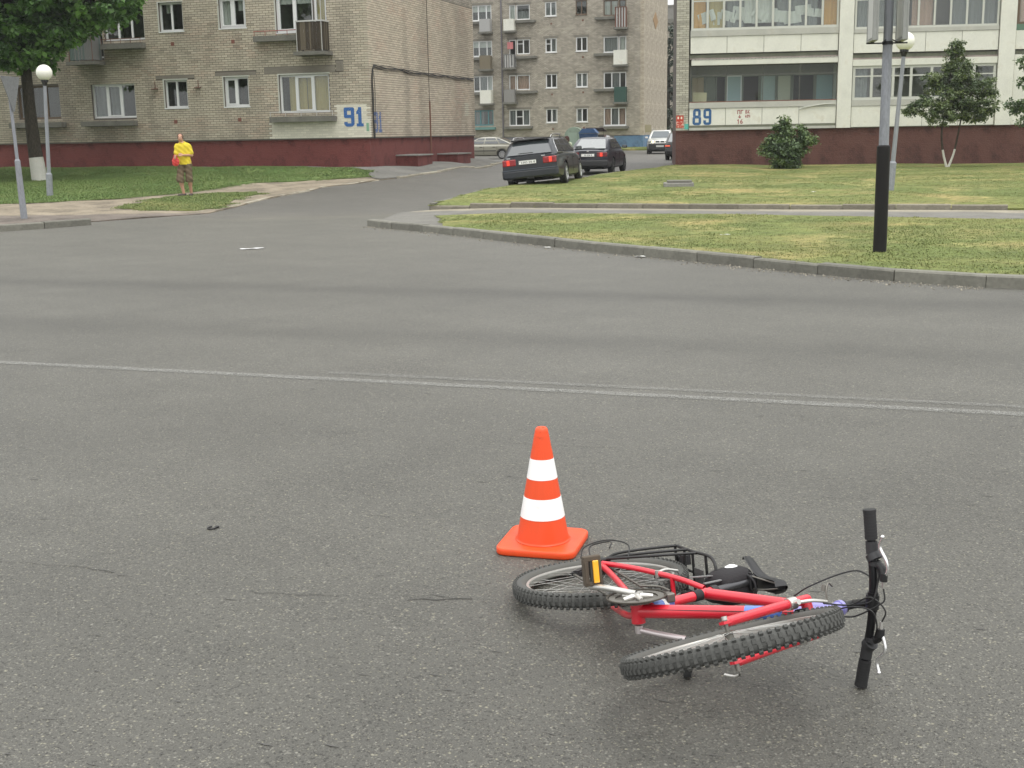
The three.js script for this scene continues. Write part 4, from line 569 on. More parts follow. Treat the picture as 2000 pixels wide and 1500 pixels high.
// ---------------------------------------------------------------- traffic cone
{
  const g = thing('traffic_cone', 'orange traffic cone with two white bands standing beside the fallen bicycle', 'traffic cone', [0.115, 0, -4.765], -0.27);
  const scuff = texRGB(512, (i) => { const y = (i / 512) | 0, d = sstep(0.6, 0.78, mottle[i]) * 0.22 + 0.1 * (fine[i] - 0.5) + 0.25 * sstep(70, 0, y) * mottle[i], g = 0.25 * d; return [1 - d, 1 - d + g, 1 - d + g]; }, 1);
  const orange = M([0.82, 0.078, 0.014], 0.42, { map: scuff, bumpMap: grainBump, bumpScale: 0.0008 }), white = M([0.93, 0.93, 0.93], 0.3, { map: texRGB(256, (i) => { const v = 1 - 0.12 * sstep(0.62, 0.8, mottle[((i / 256 | 0) * 2) * 512 + (i % 256) * 2]); return [v, v, v * 0.99]; }, 1), bumpMap: grainBump, bumpScale: 0.0003 });
  const s = new THREE.Shape(), a = 0.155, c = 0.045; s.moveTo(-a + c, -a); s.lineTo(a - c, -a); s.quadraticCurveTo(a, -a, a, -a + c); s.lineTo(a, a - c); s.quadraticCurveTo(a, a, a - c, a); s.lineTo(-a + c, a); s.quadraticCurveTo(-a, a, -a, a - c); s.lineTo(-a, -a + c); s.quadraticCurveTo(-a, -a, -a + c, -a);
  obj('base', toCreasedNormals(new THREE.ExtrudeGeometry(s, { depth: 0.018, bevelEnabled: true, bevelSize: 0.008, bevelThickness: 0.006, bevelSegments: 3, curveSegments: 8 }).rotateX(-Math.PI / 2).translate(0, 0.007, 0), 0.7), orange, g);
  const rAt = (y) => lerp(0.112, 0.026, y / 0.485), prof = [[0.0, 0.485], [0.010, 0.486], [0.012, 0.495], [0.019, 0.497], [0.0235, 0.492], [0.0262, 0.484]]; const P = [...prof].map(([r, y]) => new THREE.Vector2(r, y));
  for (let y = 0.476; y > 0.4; y -= 0.006) P.push(new THREE.Vector2(rAt(y) + (Math.round(y / 0.006) % 2 && y < 0.475 ? 0.0012 : 0), y)); P.push(new THREE.Vector2(rAt(0.04), 0.04), new THREE.Vector2(0.113, 0.033));
  obj('body', new THREE.LatheGeometry(P.reverse(), 48), orange, g);
  const band = (y0, y1, o) => { const Q = []; for (const [y, e] of [[y0, 0.0006], [y0 + 0.001, 0.0018], [y1 - 0.001, 0.0018], [y1, 0.0006]]) Q.push(new THREE.Vector2(rAt(y) + e, y)); return obj('white_band', new THREE.LatheGeometry(Q, 48), white, g); };
  band(0.290, 0.372); band(0.130, 0.214);
}
// ---------------------------------------------------------------- bicycle, lying on its left side
{
  const bike = thing('bicycle', 'red mountain bicycle lying on its side on the road beside the traffic cone', 'bicycle');
  bike.applyMatrix4(new THREE.Matrix4().makeBasis(V(0.280462, 0.168210, 0.945011), V(0.956992, 0.027114, -0.288844), V(-0.074210, 0.985378, -0.153371)).setPosition(0.30289, 0.0783, -4.13892));
  const Rw = 0.3159, UP = V(-0.3032, 0.95293, 0), PF = V(0.95293, 0.3032, 0), Z = V(0, 0, 1), st = 0.2743, ct = Math.cos(st), sn = Math.sin(st);
  const fwd = PF.clone().multiplyScalar(ct).addScaledVector(Z, sn), side = PF.clone().multiplyScalar(-sn).addScaledVector(Z, ct);
  const hub = V(1.03395, -0.00049, 0.01162), crown = V(0.87883, 0.35077, 0), ht = V(0.84495, 0.45727, 0), seat = V(0.4083, 0.22872, 0), BB = V(0.4961, -0.0588, 0), sd0 = V(-0.2922, 0.95636, 0), barC = V(0.94766, 0.50498, 0.03161);
  const tw = -0.4304, sd = side.clone().multiplyScalar(Math.cos(tw)).addScaledVector(fwd, -Math.sin(tw)), bf = fwd.clone().multiplyScalar(Math.cos(tw)).addScaledVector(side, Math.sin(tw));
  const at = (o, ...p) => { const v = o.clone(); for (let i = 0; i < p.length; i += 2) v.addScaledVector(p[i], p[i + 1]); return v; };
  const red = M([0.62, 0.012, 0.03], 0.32, { clearcoat: 0.7, clearcoatRoughness: 0.2 }), lilac = M([0.30, 0.28, 0.62], 0.35, { clearcoat: 0.5 }), blue = M([0.10, 0.19, 0.55], 0.35, { clearcoat: 0.5 }), whiteD = M([0.75, 0.75, 0.75], 0.4);
  const steel = M([0.62, 0.62, 0.62], 0.28, { metalness: 1 }), alu = M([0.62, 0.61, 0.58], 0.38, { metalness: 0.85 }), dull = M([0.20, 0.19, 0.17], 0.5, { metalness: 0.8 }), grime = M([0.07, 0.062, 0.05], 0.65, { metalness: 0.4 }), blk = mat.black, soft = M([0.018, 0.017, 0.019], 0.75), tyreM = M([0.082, 0.083, 0.078], 0.92, { bumpMap: grainBump, bumpScale: 0.001 }), wall = M([0.085, 0.083, 0.075], 0.85), rimM = M([0.46, 0.45, 0.42], 0.42, { metalness: 0.75 });
  // frame
  const htTop = at(ht, UP, 0.005), htBot = at(crown, UP, -0.002), ttF = at(ht, UP, -0.028), dtF = at(crown, UP, 0.032), ttR = at(seat, sd0, -0.012);
  const drop = (s) => V(0, 0, 0.064 * s), fr = [cyl(ttR, ttF, 0.0185, 0.0175, 16), cyl(BB, dtF, 0.022, 0.0195, 16), cyl(at(BB, sd0, -0.01), at(seat, sd0, 0.025), 0.0165, 0.0165, 16), cyl(at(BB, Z, -0.037), at(BB, Z, 0.037), 0.0225, 0.0225, 18)];
  for (const s of [-1, 1]) fr.push(tube([drop(s), V(0.12, -0.012, 0.06 * s), V(0.36, -0.045, 0.043 * s), V(0.455, -0.055, 0.025 * s)], 0.0112, 20, 10), tube([at(drop(s), V(0.006, 0.012, 0), 1), V(0.14, 0.082, 0.058 * s), V(0.32, 0.175, 0.036 * s), at(seat, V(-0.012, -0.008, 0.014 * s), 1)], 0.0098, 20, 10), bx(0.05, 0.045, 0.006, 0.006, 0.004, 0.064 * s));
  fr.push(cyl(V(0.29, 0.155, -0.04), V(0.29, 0.155, 0.04), 0.008));
  const frame = obj('frame', fr, red, bike);
  obj('decal', [cyl(at(ttF, PF, 0.0).lerp(ttR, 0.02), ttF.clone().lerp(ttR, 0.2), 0.0184, 0.0186, 16, true), cyl(dtF.clone().lerp(BB, 0.02), dtF.clone().lerp(BB, 0.14), 0.0206, 0.0208, 16, true)], lilac, frame);
  obj('decal', [cyl(dtF.clone().lerp(BB, 0.2), dtF.clone().lerp(BB, 0.4), 0.0209, 0.0214, 16, true), cyl(at(BB, sd0, 0.06), at(BB, sd0, 0.14), 0.0171, 0.0171, 16, true)], blue, frame);
  obj('decal', [cyl(at(BB, sd0, 0.1), at(BB, sd0, 0.118), 0.0174, 0.0174, 16, true)], whiteD, frame);
  obj('head_tube', [cyl(htBot, htTop, 0.0205, 0.0205, 18), cyl(at(htTop, UP, -0.012), htTop, 0.0235, 0.0235, 18), cyl(htBot, at(htBot, UP, 0.014), 0.0235, 0.0235, 18)], lilac, frame);
  obj('seat_clamp', [cyl(at(seat, sd0, 0.012), at(seat, sd0, 0.036), 0.0195, 0.0195, 16), bx(0.02, 0.014, 0.03, seat.x - 0.025, seat.y + 0.03, 0)], blk, bike);
  obj('tube_band', cyl(at(BB, sd0, 0.235), at(BB, sd0, 0.268), 0.0185, 0.0185, 16), soft, frame);
  // fork
  const crownC = at(crown, UP, -0.02), fork = [cyl(at(crownC, side, -0.055), at(crownC, side, 0.055), 0.017, 0.017, 14)];
  for (const s of [-1, 1]) fork.push(tube([at(crownC, side, 0.052 * s, UP, 0.008), at(crownC, side, 0.053 * s, UP, -0.1), at(hub, side, 0.054 * s, UP, 0.14, fwd, -0.03), at(hub, side, 0.055 * s, UP, 0.012, fwd, -0.006)], 0.0145, 20, 12), bx(0.008, 0.02, 0.03).applyMatrix4(new THREE.Matrix4().makeBasis(side, fwd, UP)).translate(hub.x + side.x * 0.055 * s, hub.y + side.y * 0.055 * s, hub.z + side.z * 0.055 * s));
  for (const s of [-1, 1]) for (const p of [at(hub, side, 0.055 * s, UP, 0.012, fwd, -0.006), at(crownC, side, 0.052 * s, UP, 0.008)]) fork.push(ball(0.0145, ...p.toArray(), 12));
  obj('fork', fork, red, bike);
  obj('crown_ring', cyl(at(crown, UP, -0.012), htBot, 0.022, 0.022, 16), lilac, bike);
  // wheels
  function wheel(name, c, f, u, s, cassette) {
    const g = part(name, bike); const m = new THREE.Matrix4().makeBasis(f, u, s).setPosition(c); g.applyMatrix4(m);
    const T = [new THREE.TorusGeometry(Rw - 0.028, 0.0245, 14, 72)], K = 82;
    for (let i = 0; i < K; i++) { const a = i / K * 6.2832, a2 = a + 3.1416 / K; const put = (geo, ang, rad, z, tilt) => T.push(geo.rotateX(tilt).translate(0, 0, z).applyMatrix4(new THREE.Matrix4().makeRotationZ(ang).multiply(new THREE.Matrix4().makeTranslation(rad, 0, 0)))); put(bx(0.0075, 0.0115, 0.0125), a, Rw - 0.0045, 0.0075, 0); put(bx(0.0075, 0.0105, 0.0115), a2, Rw - 0.0045, -0.0075, 0); for (const z of [-1, 1]) put(bx(0.010, 0.0105, 0.011).rotateY(z * 0.75), z > 0 ? a : a2, Rw - 0.0115, 0.0215 * z, 0); }
    obj('tyre', T, tyreM, g); obj('tyre_wall', [new THREE.TorusGeometry(Rw - 0.0305, 0.0245, 10, 72)], wall, g);
    const rp = [[Rw - 0.062, -0.006], [Rw - 0.060, -0.011], [Rw - 0.044, -0.0125], [Rw - 0.044, 0.0125], [Rw - 0.060, 0.011], [Rw - 0.062, 0.006], [Rw - 0.062, -0.006]].map(([r, z]) => new THREE.Vector2(r, z)); obj('rim', toCreasedNormals(new THREE.LatheGeometry(rp, 72).rotateX(Math.PI / 2), 0.6), rimM, g);
    const S = []; for (let i = 0; i < 36; i++) { const q = i % 4, z = (q < 2 ? 1 : -1) * 0.028, a = i / 36 * 6.2832, b = a + (q % 2 ? 1 : -1) * 1.15; S.push(cyl(V(Math.cos(b) * 0.02, Math.sin(b) * 0.02, z), V(Math.cos(a) * (Rw - 0.06), Math.sin(a) * (Rw - 0.06), z * 0.08), 0.0009, 0.0009, 5, true)); } obj('spokes', S, M([0.48, 0.48, 0.46], 0.35, { metalness: 0.8 }), g);
    obj('hub', [cyl(V(0, 0, -0.055), V(0, 0, 0.055), 0.006), cyl(V(0, 0, -0.03), V(0, 0, 0.03), 0.013), cyl(V(0, 0, 0.026), V(0, 0, 0.03), 0.023, 0.023, 20), cyl(V(0, 0, -0.03), V(0, 0, -0.026), 0.023, 0.023, 20), cyl(V(0, 0, 0.055), V(0, 0, 0.07), 0.007), cyl(V(0, 0, -0.08), V(0, 0, -0.055), 0.0075)], dull, g);
    if (cassette) { const C = []; for (let i = 0; i < 7; i++) { const r = 0.052 - i * 0.0045, z = 0.033 + i * 0.0042; C.push(gear(r, Math.round(r * 480), 0.0018, 0.014, z)); } obj('cassette', C, grime, g); }
    return g;
  }
  function gear(r, teeth, th, hole, z) { const s = new THREE.Shape(); for (let i = 0; i <= teeth * 2; i++) { const a = i / teeth / 2 * 6.2832, q = r + (i % 2 ? 0.0028 : -0.0022); i ? s.lineTo(Math.cos(a) * q, Math.sin(a) * q) : s.moveTo(q, 0); } const h = new THREE.Path(); h.absarc(0, 0, hole, 0, 6.2832, true); s.holes.push(h); return new THREE.ExtrudeGeometry(s, { depth: th, bevelEnabled: false, curveSegments: 24 }).translate(0, 0, z); }
  wheel('rear_wheel', V(0, 0, 0), V(1, 0, 0), V(0, 1, 0), Z, true); wheel('front_wheel', hub, fwd, UP, side, false);
  obj('quick_release', [tube([at(hub, side, -0.09), at(hub, side, -0.093, fwd, -0.02), at(hub, side, -0.085, fwd, -0.06)], 0.0045, 10, 8), cyl(at(hub, side, 0.062), at(hub, side, 0.072), 0.0085)], alu, bike);
  // drivetrain
  const cr = 0.5647, cd = V(Math.cos(cr), Math.sin(cr), 0), lp = at(BB, cd, 0.17, Z, -0.085), rp = at(BB, cd, -0.17, Z, 0.062);
  { const g = part('crankset', bike);
    obj('chainring', [gear(0.088, 42, 0.0025, 0.068, 0.044), gear(0.07, 34, 0.0025, 0.05, 0.037), gear(0.05, 24, 0.0025, 0.03, 0.03), gear(0.071, 40, 0.0012, 0.02, 0.0405)].map((q) => q.translate(BB.x, BB.y, 0)), dull, g);
    const sp = []; for (let i = 0; i < 5; i++) { const a = i / 5 * 6.2832 + cr + 3.14; sp.push(cyl(at(BB, Z, 0.05), V(BB.x + Math.cos(a) * 0.052, BB.y + Math.sin(a) * 0.052, 0.046), 0.012, 0.007, 8)); }
    obj('crank_arm', [...sp, cyl(at(BB, Z, 0.036), at(BB, Z, 0.062), 0.017, 0.014, 16), tube([at(BB, Z, 0.056), at(BB, cd, -0.05, Z, 0.06), at(BB, cd, -0.12, Z, 0.066), at(rp, Z, 0.004, cd, -0.01)], 0.0105, 16, 10)], alu, g);
    obj('crank_arm', [cyl(at(BB, Z, -0.045), at(BB, Z, -0.07), 0.014), tube([at(BB, Z, -0.06), at(BB, cd, 0.06, Z, -0.066), at(lp, Z, 0.012, cd, 0.006)], 0.0105, 16, 10)], M([0.55, 0.5, 0.5], 0.4, { metalness: 0.7 }), g);
    const bb = obj('ring_guard', new THREE.TorusGeometry(0.094, 0.0028, 8, 48).translate(BB.x, BB.y, 0.048), grime, g); bb.receiveShadow = true;
  }
  const pedal = (name, c, z, dir) => { const g = part(name, bike); g.position.copy(c);
    const L = 0.098 * dir, hw = 0.031; obj('axle', cyl(V(0, 0, 0), V(0, 0, L), 0.008), dull, g);
    obj('cage', [rbx(0.024, 0.018, 0.088, 0.004, 0, hw - 0.009, L * 0.55), rbx(0.024, 0.018, 0.088, 0.004, 0, -hw + 0.009, L * 0.55), rbx(0.024, 0.06, 0.018, 0.004, 0, 0, L), rbx(0.024, 0.06, 0.014, 0.004, 0, 0, L * 0.16), ...[-0.024, 0, 0.024].map((q) => bx(0.03, 0.006, 0.07, 0, q, L * 0.55))], M(dir > 0 ? [0.085, 0.066, 0.048] : [0.02, 0.02, 0.02], 0.85), g);
    return g; };
  const rpd = pedal('pedal', rp, 0, 1); rpd.rotation.z = 0.0; pedal('pedal', lp, 0, -0.93).rotation.z = 1.1;
  obj('reflector', rbx(0.008, 0.02, 0.074, 0.003, 0.017, 0.008, 0.056), M([1, 0.47, 0.03], 0.08, { clearcoat: 1, emissive: col(0, 0, 0) }), rpd);
  { // chain
    const C = [], link = (a, b) => { const n = Math.round(a.distanceTo(b) / 0.0127), d = b.clone().sub(a).normalize(), q = new THREE.Quaternion().setFromUnitVectors(V(1, 0, 0), d); for (let i = 0; i < n; i++) { const p = a.clone().lerp(b, (i + 0.5) / n); C.push(bx(0.0112, 0.0075, i % 2 ? 0.0068 : 0.0042).applyQuaternion(q).translate(p.x, p.y, p.z)); } };
    link(V(0.004, 0.036, 0.046), V(BB.x - 0.01, BB.y + 0.07, 0.039)); link(V(0.05, -0.115, 0.052), V(BB.x - 0.03, BB.y - 0.062, 0.039)); link(V(-0.02, -0.03, 0.047), V(0.02, -0.055, 0.05)); obj('chain', C, dull, bike);
    obj('rear_derailleur', [rbx(0.03, 0.045, 0.03, 0.006, 0.018, -0.045, 0.072), cyl(V(0.02, -0.06, 0.046), V(0.02, -0.06, 0.058), 0.022, 0.022, 16), cyl(V(0.05, -0.1, 0.046), V(0.05, -0.1, 0.058), 0.021, 0.021, 16), bx(0.02, 0.075, 0.004).rotateZ(0.7).translate(0.035, -0.08, 0.061), bx(0.02, 0.075, 0.004).rotateZ(0.7).translate(0.035, -0.08, 0.044)], mat.black, bike);
    obj('derailleur_bolt', [cyl(V(0.02, -0.02, 0.06), V(0.02, -0.02, 0.088), 0.008), cyl(V(0.03, -0.062, 0.084), V(0.03, -0.062, 0.095), 0.007)], alu, bike);
    obj('front_derailleur', [tube([V(BB.x - 0.1, BB.y + 0.06, 0.055), V(BB.x - 0.05, BB.y + 0.1, 0.055), V(BB.x + 0.03, BB.y + 0.105, 0.055)], 0.004, 12, 6), rbx(0.04, 0.03, 0.03, 0.005, BB.x - 0.035, BB.y + 0.125, 0.02)], dull, bike); }
  // seat post, saddle and saddle bag
  const clampP = at(seat, sd0, 0.195);
  obj('seat_post', [cyl(at(seat, sd0, 0.02), clampP, 0.0135, 0.0135, 14)], M([0.09, 0.09, 0.095], 0.35, { metalness: 0.7 }), bike);
  { const g = part('saddle', bike); const P = [], I = [], nx = 18, nz = 10; // shell: broad at the back, narrow nose
    for (let i = 0; i <= nx; i++) { const t = i / nx, x = lerp(-0.125, 0.15, t), hw = lerp(0.07, 0.022, sstep(0.05, 0.62, t)) * (t > 0.93 ? Math.sqrt(Math.max(0.02, 1 - ((t - 0.93) / 0.075) ** 2)) : 1) * (t < 0.08 ? 0.72 + 3.5 * t : 1), yy = 0.03 + 0.014 * Math.cos((t - 0.1) * 6) * (1 - t) + (t < 0.15 ? 0.018 * (1 - t / 0.15) : 0);
      for (let j = 0; j <= nz; j++) { const s = j / nz * 2 - 1, e = Math.abs(s); P.push(x, yy - 0.038 * Math.pow(e, 3.2) - (t > 0.9 ? 0.06 * (t - 0.9) * 2 : 0), hw * Math.sin(s * 1.5708)); } }
    for (let i = 0; i < nx; i++) for (let j = 0; j < nz; j++) { const a = i * (nz + 1) + j, b = a + nz + 1; I.push(a, b, a + 1, b, b + 1, a + 1); }
    const q = new THREE.BufferGeometry(); q.setAttribute('position', new THREE.Float32BufferAttribute(P, 3)); q.setIndex(I); q.computeVertexNormals(); const under = q.clone(); under.translate(0, -0.009, 0);
    const seatM = M([0.014, 0.014, 0.015], 0.55, { side: THREE.DoubleSide, bumpMap: grainBump, bumpScale: 0.0005 }); obj('cover', [q, under], seatM, g);
    obj('rails', [tube([V(-0.1, 0.0, 0.03), V(-0.05, -0.03, 0.022), V(0.04, -0.03, 0.02), V(0.12, 0.0, 0.008)], 0.0035, 16, 6), tube([V(-0.1, 0.0, -0.03), V(-0.05, -0.03, -0.022), V(0.04, -0.03, -0.02), V(0.12, 0.0, -0.008)], 0.0035, 16, 6)], dull, g);
    obj('clamp', [rbx(0.045, 0.03, 0.05, 0.006, -0.005, -0.03, 0), cyl(V(0, -0.032, -0.032), V(0, -0.032, 0.032), 0.006)], blk, g);
    g.position.set(clampP.x + 0.005, clampP.y + 0.028, 0); g.rotation.z = 0.06; }
  { const g = part('saddle_bag', bike); const c = V(seat.x - 0.10, seat.y + 0.13, -0.015); g.position.copy(c); g.rotation.z = 0.25;
    const sgeo = new THREE.SphereGeometry(1, 24, 18), p = sgeo.attributes.position; for (let i = 0; i < p.count; i++) { const v = V().fromBufferAttribute(p, i), f = (q) => Math.sign(q) * Math.pow(Math.abs(q), 0.62); p.setXYZ(i, f(v.x) * 0.066 * (1 - 0.18 * v.y), f(v.y) * 0.08, f(v.z) * 0.062 * (1 + 0.1 * v.y)); } sgeo.computeVertexNormals();
    obj('bag', sgeo, M([0.013, 0.011, 0.013], 0.8, { bumpMap: roughBump, bumpScale: 0.002 }), g); const patch = new THREE.SphereGeometry(1, 20, 10, 0, 6.2832, 0, 0.95).rotateX(Math.PI / 2), pp = patch.attributes.position; for (let i = 0; i < pp.count; i++) pp.setXYZ(i, pp.getX(i) * 0.046, pp.getY(i) * 0.052, pp.getZ(i) * 0.066 - 0.0005); patch.computeVertexNormals(); obj('reflective_patch', patch.translate(-0.014, 0.022, 0.003), M([0.95, 0.95, 0.95], 0.3), g); obj('strap', [tube([V(0.045, 0.03, 0.045), V(0.09, 0.03, 0.02), V(0.09, 0.03, -0.02), V(0.045, 0.03, -0.045)], 0.005, 14, 6)], soft, g); }
  // luggage rack
  { const g = part('luggage_rack', bike), rr = 0.0058, yP = 0.325, m = M([0.012, 0.012, 0.012], 0.5), P = [];
    for (const s of [-1, 1]) { const z = 0.076 * s; P.push(tube([V(-0.06, yP, z), V(0.1, yP, z), V(0.25, yP, z), V(0.285, yP - 0.005, z * 0.7), V(0.29, yP - 0.006, 0)], rr, 24, 8)); for (const [x] of [[-0.045], [0.05], [0.13]]) P.push(tube([V(0.0, 0.03, 0.076 * s), V(x * 0.5 - 0.004, 0.075, 0.084 * s), V(x, yP - 0.02, z + 0.002 * s), V(x, yP, z)], rr * 0.9, 14, 6)); P.push(cyl(V(-0.005, 0.01, 0.074 * s), V(0.0, 0.045, 0.074 * s), 0.008)); }
    for (const x of [-0.06, 0.02, 0.09, 0.2]) P.push(cyl(V(x, yP, -0.076), V(x, yP, 0.076), rr * 0.9)); P.push(cyl(V(-0.06, yP, 0), V(0.28, yP, 0), rr * 0.8)); obj('bars', P, m, g);
    obj('spring_clip', [bx(0.05, 0.012, 0.05, -0.055, yP + 0.012, 0.01), bx(0.03, 0.03, 0.035, 0.0, yP + 0.01, 0.03), tube([V(-0.05, yP + 0.015, 0.03), V(-0.09, yP + 0.03, 0.02), V(-0.09, yP + 0.03, -0.02), V(-0.05, yP + 0.015, -0.03)], 0.004, 14, 6)], soft, g);
    obj('stay', [bx(0.012, 0.1, 0.003).rotateZ(-0.35).translate(0.3, 0.27, 0.03), bx(0.012, 0.1, 0.003).rotateZ(-0.35).translate(0.3, 0.27, -0.03), bx(0.013, 0.07, 0.003).rotateZ(0.2).translate(0.37, 0.265, 0.024)], M([0.32, 0.32, 0.32], 0.4, { metalness: 0.7 }), g);
    obj('plate', bx(0.07, 0.004, 0.07, 0.2, yP - 0.03, 0.0), M([0.14, 0.14, 0.14], 0.4, { metalness: 0.5 }), g); }
  // handlebar, stem, grips, levers
  { const g = part('handlebar', bike), bp = (s, f = 0, u = 0) => at(barC, sd, s, bf, f, UP, u), hb = 0.2703;
    obj('bar', [tube([bp(-hb + 0.005, -0.03, 0.005), bp(-0.14, -0.012, 0.003), bp(-0.06), bp(0.06), bp(0.14, -0.012, 0.003), bp(hb - 0.005, -0.03, 0.005)], 0.0125, 40, 12), cyl(bp(-0.03), bp(0.03), 0.0155, 0.0155, 14)], M([0.014, 0.014, 0.016], 0.3, { metalness: 0.4 }), g);
    obj('stem', [tube([at(ht, UP, 0.005), at(ht, UP, 0.035), at(ht, UP, 0.045, fwd, 0.02), at(barC, fwd, -0.05, UP, 0.006), at(barC, fwd, -0.004)], 0.0135, 24, 12), cyl(at(barC, sd, -0.022), at(barC, sd, 0.022), 0.0195, 0.0195, 16), cyl(at(ht, UP, 0.004), at(ht, UP, 0.02), 0.021, 0.019, 16)], M([0.012, 0.012, 0.013], 0.4), g);
    for (const s of [-1, 1]) { const q = (k) => bp(s * k, k > 0.14 ? -0.012 - (k - 0.14) / 0.13 * 0.018 : 0, 0.004), rib = [cyl(q(0.186), q(hb), 0.0178, 0.0182, 16), cyl(q(hb - 0.004), q(hb + 0.003), 0.0195, 0.0195, 16)]; for (let i = 0; i < 9; i++) rib.push(cyl(q(0.19 + i * 0.009), q(0.194 + i * 0.009), 0.0187, 0.0187, 16)); obj('grip', rib, M([0.02, 0.02, 0.021], 0.75), g);
      obj('shifter', [cyl(q(0.143), q(0.18), 0.0175, 0.0175, 16), cyl(q(0.128), q(0.143), 0.0225, 0.0215, 18), cyl(q(0.112), q(0.124), 0.018, 0.018, 16)], M([0.028, 0.028, 0.03], 0.6), g);
      const pv = at(q(0.085), bf, 0.036, UP, -0.004); obj('lever_mount', [tube([at(q(0.118), bf, 0.008), at(q(0.108), bf, 0.025), pv], 0.0115, 12, 8), cyl(at(pv, sd, -0.012 * s), at(pv, sd, 0.012 * s), 0.011, 0.011, 12)], mat.black, g);
      const f0 = s > 0 ? 0 : 0.012; obj('brake_lever', [tube([pv, at(q(0.105), bf, 0.048, UP, -0.004), at(q(0.135), bf, 0.044 + f0, UP, -0.006), at(q(0.175), bf, 0.036 + f0, UP, -0.008), at(q(0.205), bf, 0.05 + f0, UP, -0.01)], 0.0052, 24, 8), ball(0.0065, ...at(q(0.206), bf, 0.05 + f0, UP, -0.01).toArray(), 10)], M([0.85, 0.85, 0.85], 0.22, { metalness: 0.9 }), g); obj('adjuster', cyl(at(pv, sd, -s * 0.01), at(pv, sd, -s * 0.034), 0.0055, 0.004), alu, g); }
    // cable loops
    const cb = (...p) => obj('cable', tube(p, 0.0026, 40, 6), mat.cable, g), pR = at(bp(0.085), bf, 0.036), pL = at(bp(-0.085), bf, 0.036);
    cb(bp(0.11, 0.012), at(bp(0.05), bf, 0.02, Z, 0.02), at(barC, fwd, -0.06, UP, 0.01, Z, 0.1), at(ttF, Z, 0.06, PF, -0.09), at(ttF, Z, 0.019, PF, -0.16));
    cb(at(pR, sd, -0.03), at(pR, sd, -0.07, bf, 0.006), at(bp(0.0), bf, 0.03, UP, -0.01), at(bp(-0.04), bf, -0.02, UP, -0.03), at(barC, fwd, -0.07, UP, -0.03, side, -0.03), at(crown, side, -0.01, fwd, 0.05, UP, 0.02));
    cb(at(pL, sd, 0.03), at(pL, sd, 0.07, bf, 0.012), at(bp(0.02), bf, 0.012, UP, -0.02), at(barC, fwd, -0.06, UP, -0.03, side, 0.005), at(htBot, fwd, 0.05, side, 0.03));
    cb(bp(-0.11, 0.014), at(bp(-0.06), bf, 0.028, UP, -0.01), at(bp(-0.015), bf, 0.02, UP, -0.03), at(barC, fwd, -0.08, UP, -0.05), at(dtF, Z, -0.03)); 
    cb(bp(0.11, 0.02), at(bp(0.06), bf, 0.02, UP, -0.006), at(bp(0.015), bf, 0.018, UP, -0.02), at(barC, fwd, -0.06, UP, -0.02)); }
  // brakes
  { const g = part('front_brake', bike); for (const s of [-1, 1]) { obj('brake_arm', [tube([at(crownC, side, 0.052 * s, UP, -0.06, fwd, 0.022), at(crownC, side, 0.046 * s, UP, -0.01, fwd, 0.036), at(crownC, side, 0.032 * s, UP, 0.04, fwd, 0.044)], 0.0055, 12, 8), cyl(at(crownC, side, 0.053 * s, UP, -0.06, fwd, 0.005), at(crownC, side, 0.053 * s, UP, -0.06, fwd, 0.034), 0.0085)], alu, g); obj('brake_pad', rbx(0.01, 0.05, 0.012, 0.003).applyMatrix4(new THREE.Matrix4().makeBasis(side, fwd, UP)).translate(...at(crownC, side, 0.027 * s, UP, -0.045, fwd, 0.02).toArray()), soft, g); }
    obj('noodle', [tube([at(crownC, side, 0.034, UP, 0.04, fwd, 0.046), at(crownC, side, 0.065, UP, 0.045, fwd, 0.05), at(crownC, side, 0.082, UP, 0.06, fwd, 0.05), at(crownC, side, 0.07, UP, 0.078, fwd, 0.045)], 0.003, 20, 6), cyl(at(crownC, side, 0.062, UP, 0.055, fwd, 0.03), at(crownC, side, 0.078, UP, 0.06, fwd, 0.036), 0.009)], dull, g); obj('brake_boss', [cyl(at(crownC, side, 0.052, UP, -0.075), at(crownC, side, 0.052, UP, -0.045), 0.0185, 0.0185, 16), cyl(at(crownC, side, -0.052, UP, -0.075), at(crownC, side, -0.052, UP, -0.045), 0.0185, 0.0185, 16)], alu, g); }
  { const g = part('rear_brake', bike); for (const s of [-1, 1]) { obj('brake_arm', [tube([V(0.235, 0.125, 0.052 * s), V(0.215, 0.165, 0.054 * s), V(0.2, 0.215, 0.04 * s)], 0.0052, 12, 8), cyl(V(0.235, 0.125, 0.036 * s), V(0.235, 0.125, 0.06 * s), 0.008)], alu, g); obj('brake_pad', rbx(0.055, 0.014, 0.012, 0.003).rotateZ(0.9).translate(0.195, 0.158, 0.027 * s), soft, g); } obj('brake_cable', tube([V(0.2, 0.215, -0.04), V(0.2, 0.225, 0), V(0.2, 0.215, 0.04)], 0.0028, 10, 6), steel, g); }
  obj('cable', [tube([V(0.02, -0.03, 0.085), V(-0.03, -0.02, 0.1), V(-0.075, 0.0, 0.115), V(-0.09, 0.05, 0.12), V(-0.05, 0.07, 0.125), V(0.03, 0.035, 0.12)], 0.0026, 30, 6), tube([V(-0.06, -0.045, 0.08), V(-0.09, -0.02, 0.11), V(-0.07, 0.06, 0.13), V(-0.01, 0.12, 0.115), V(0.06, 0.09, 0.075)], 0.0026, 30, 6), cyl(at(BB, V(0, -0.026, 0.01), 1), at(dtF, V(0.01, -0.026, 0.008), 1), 0.0012)], mat.cable, bike);
}
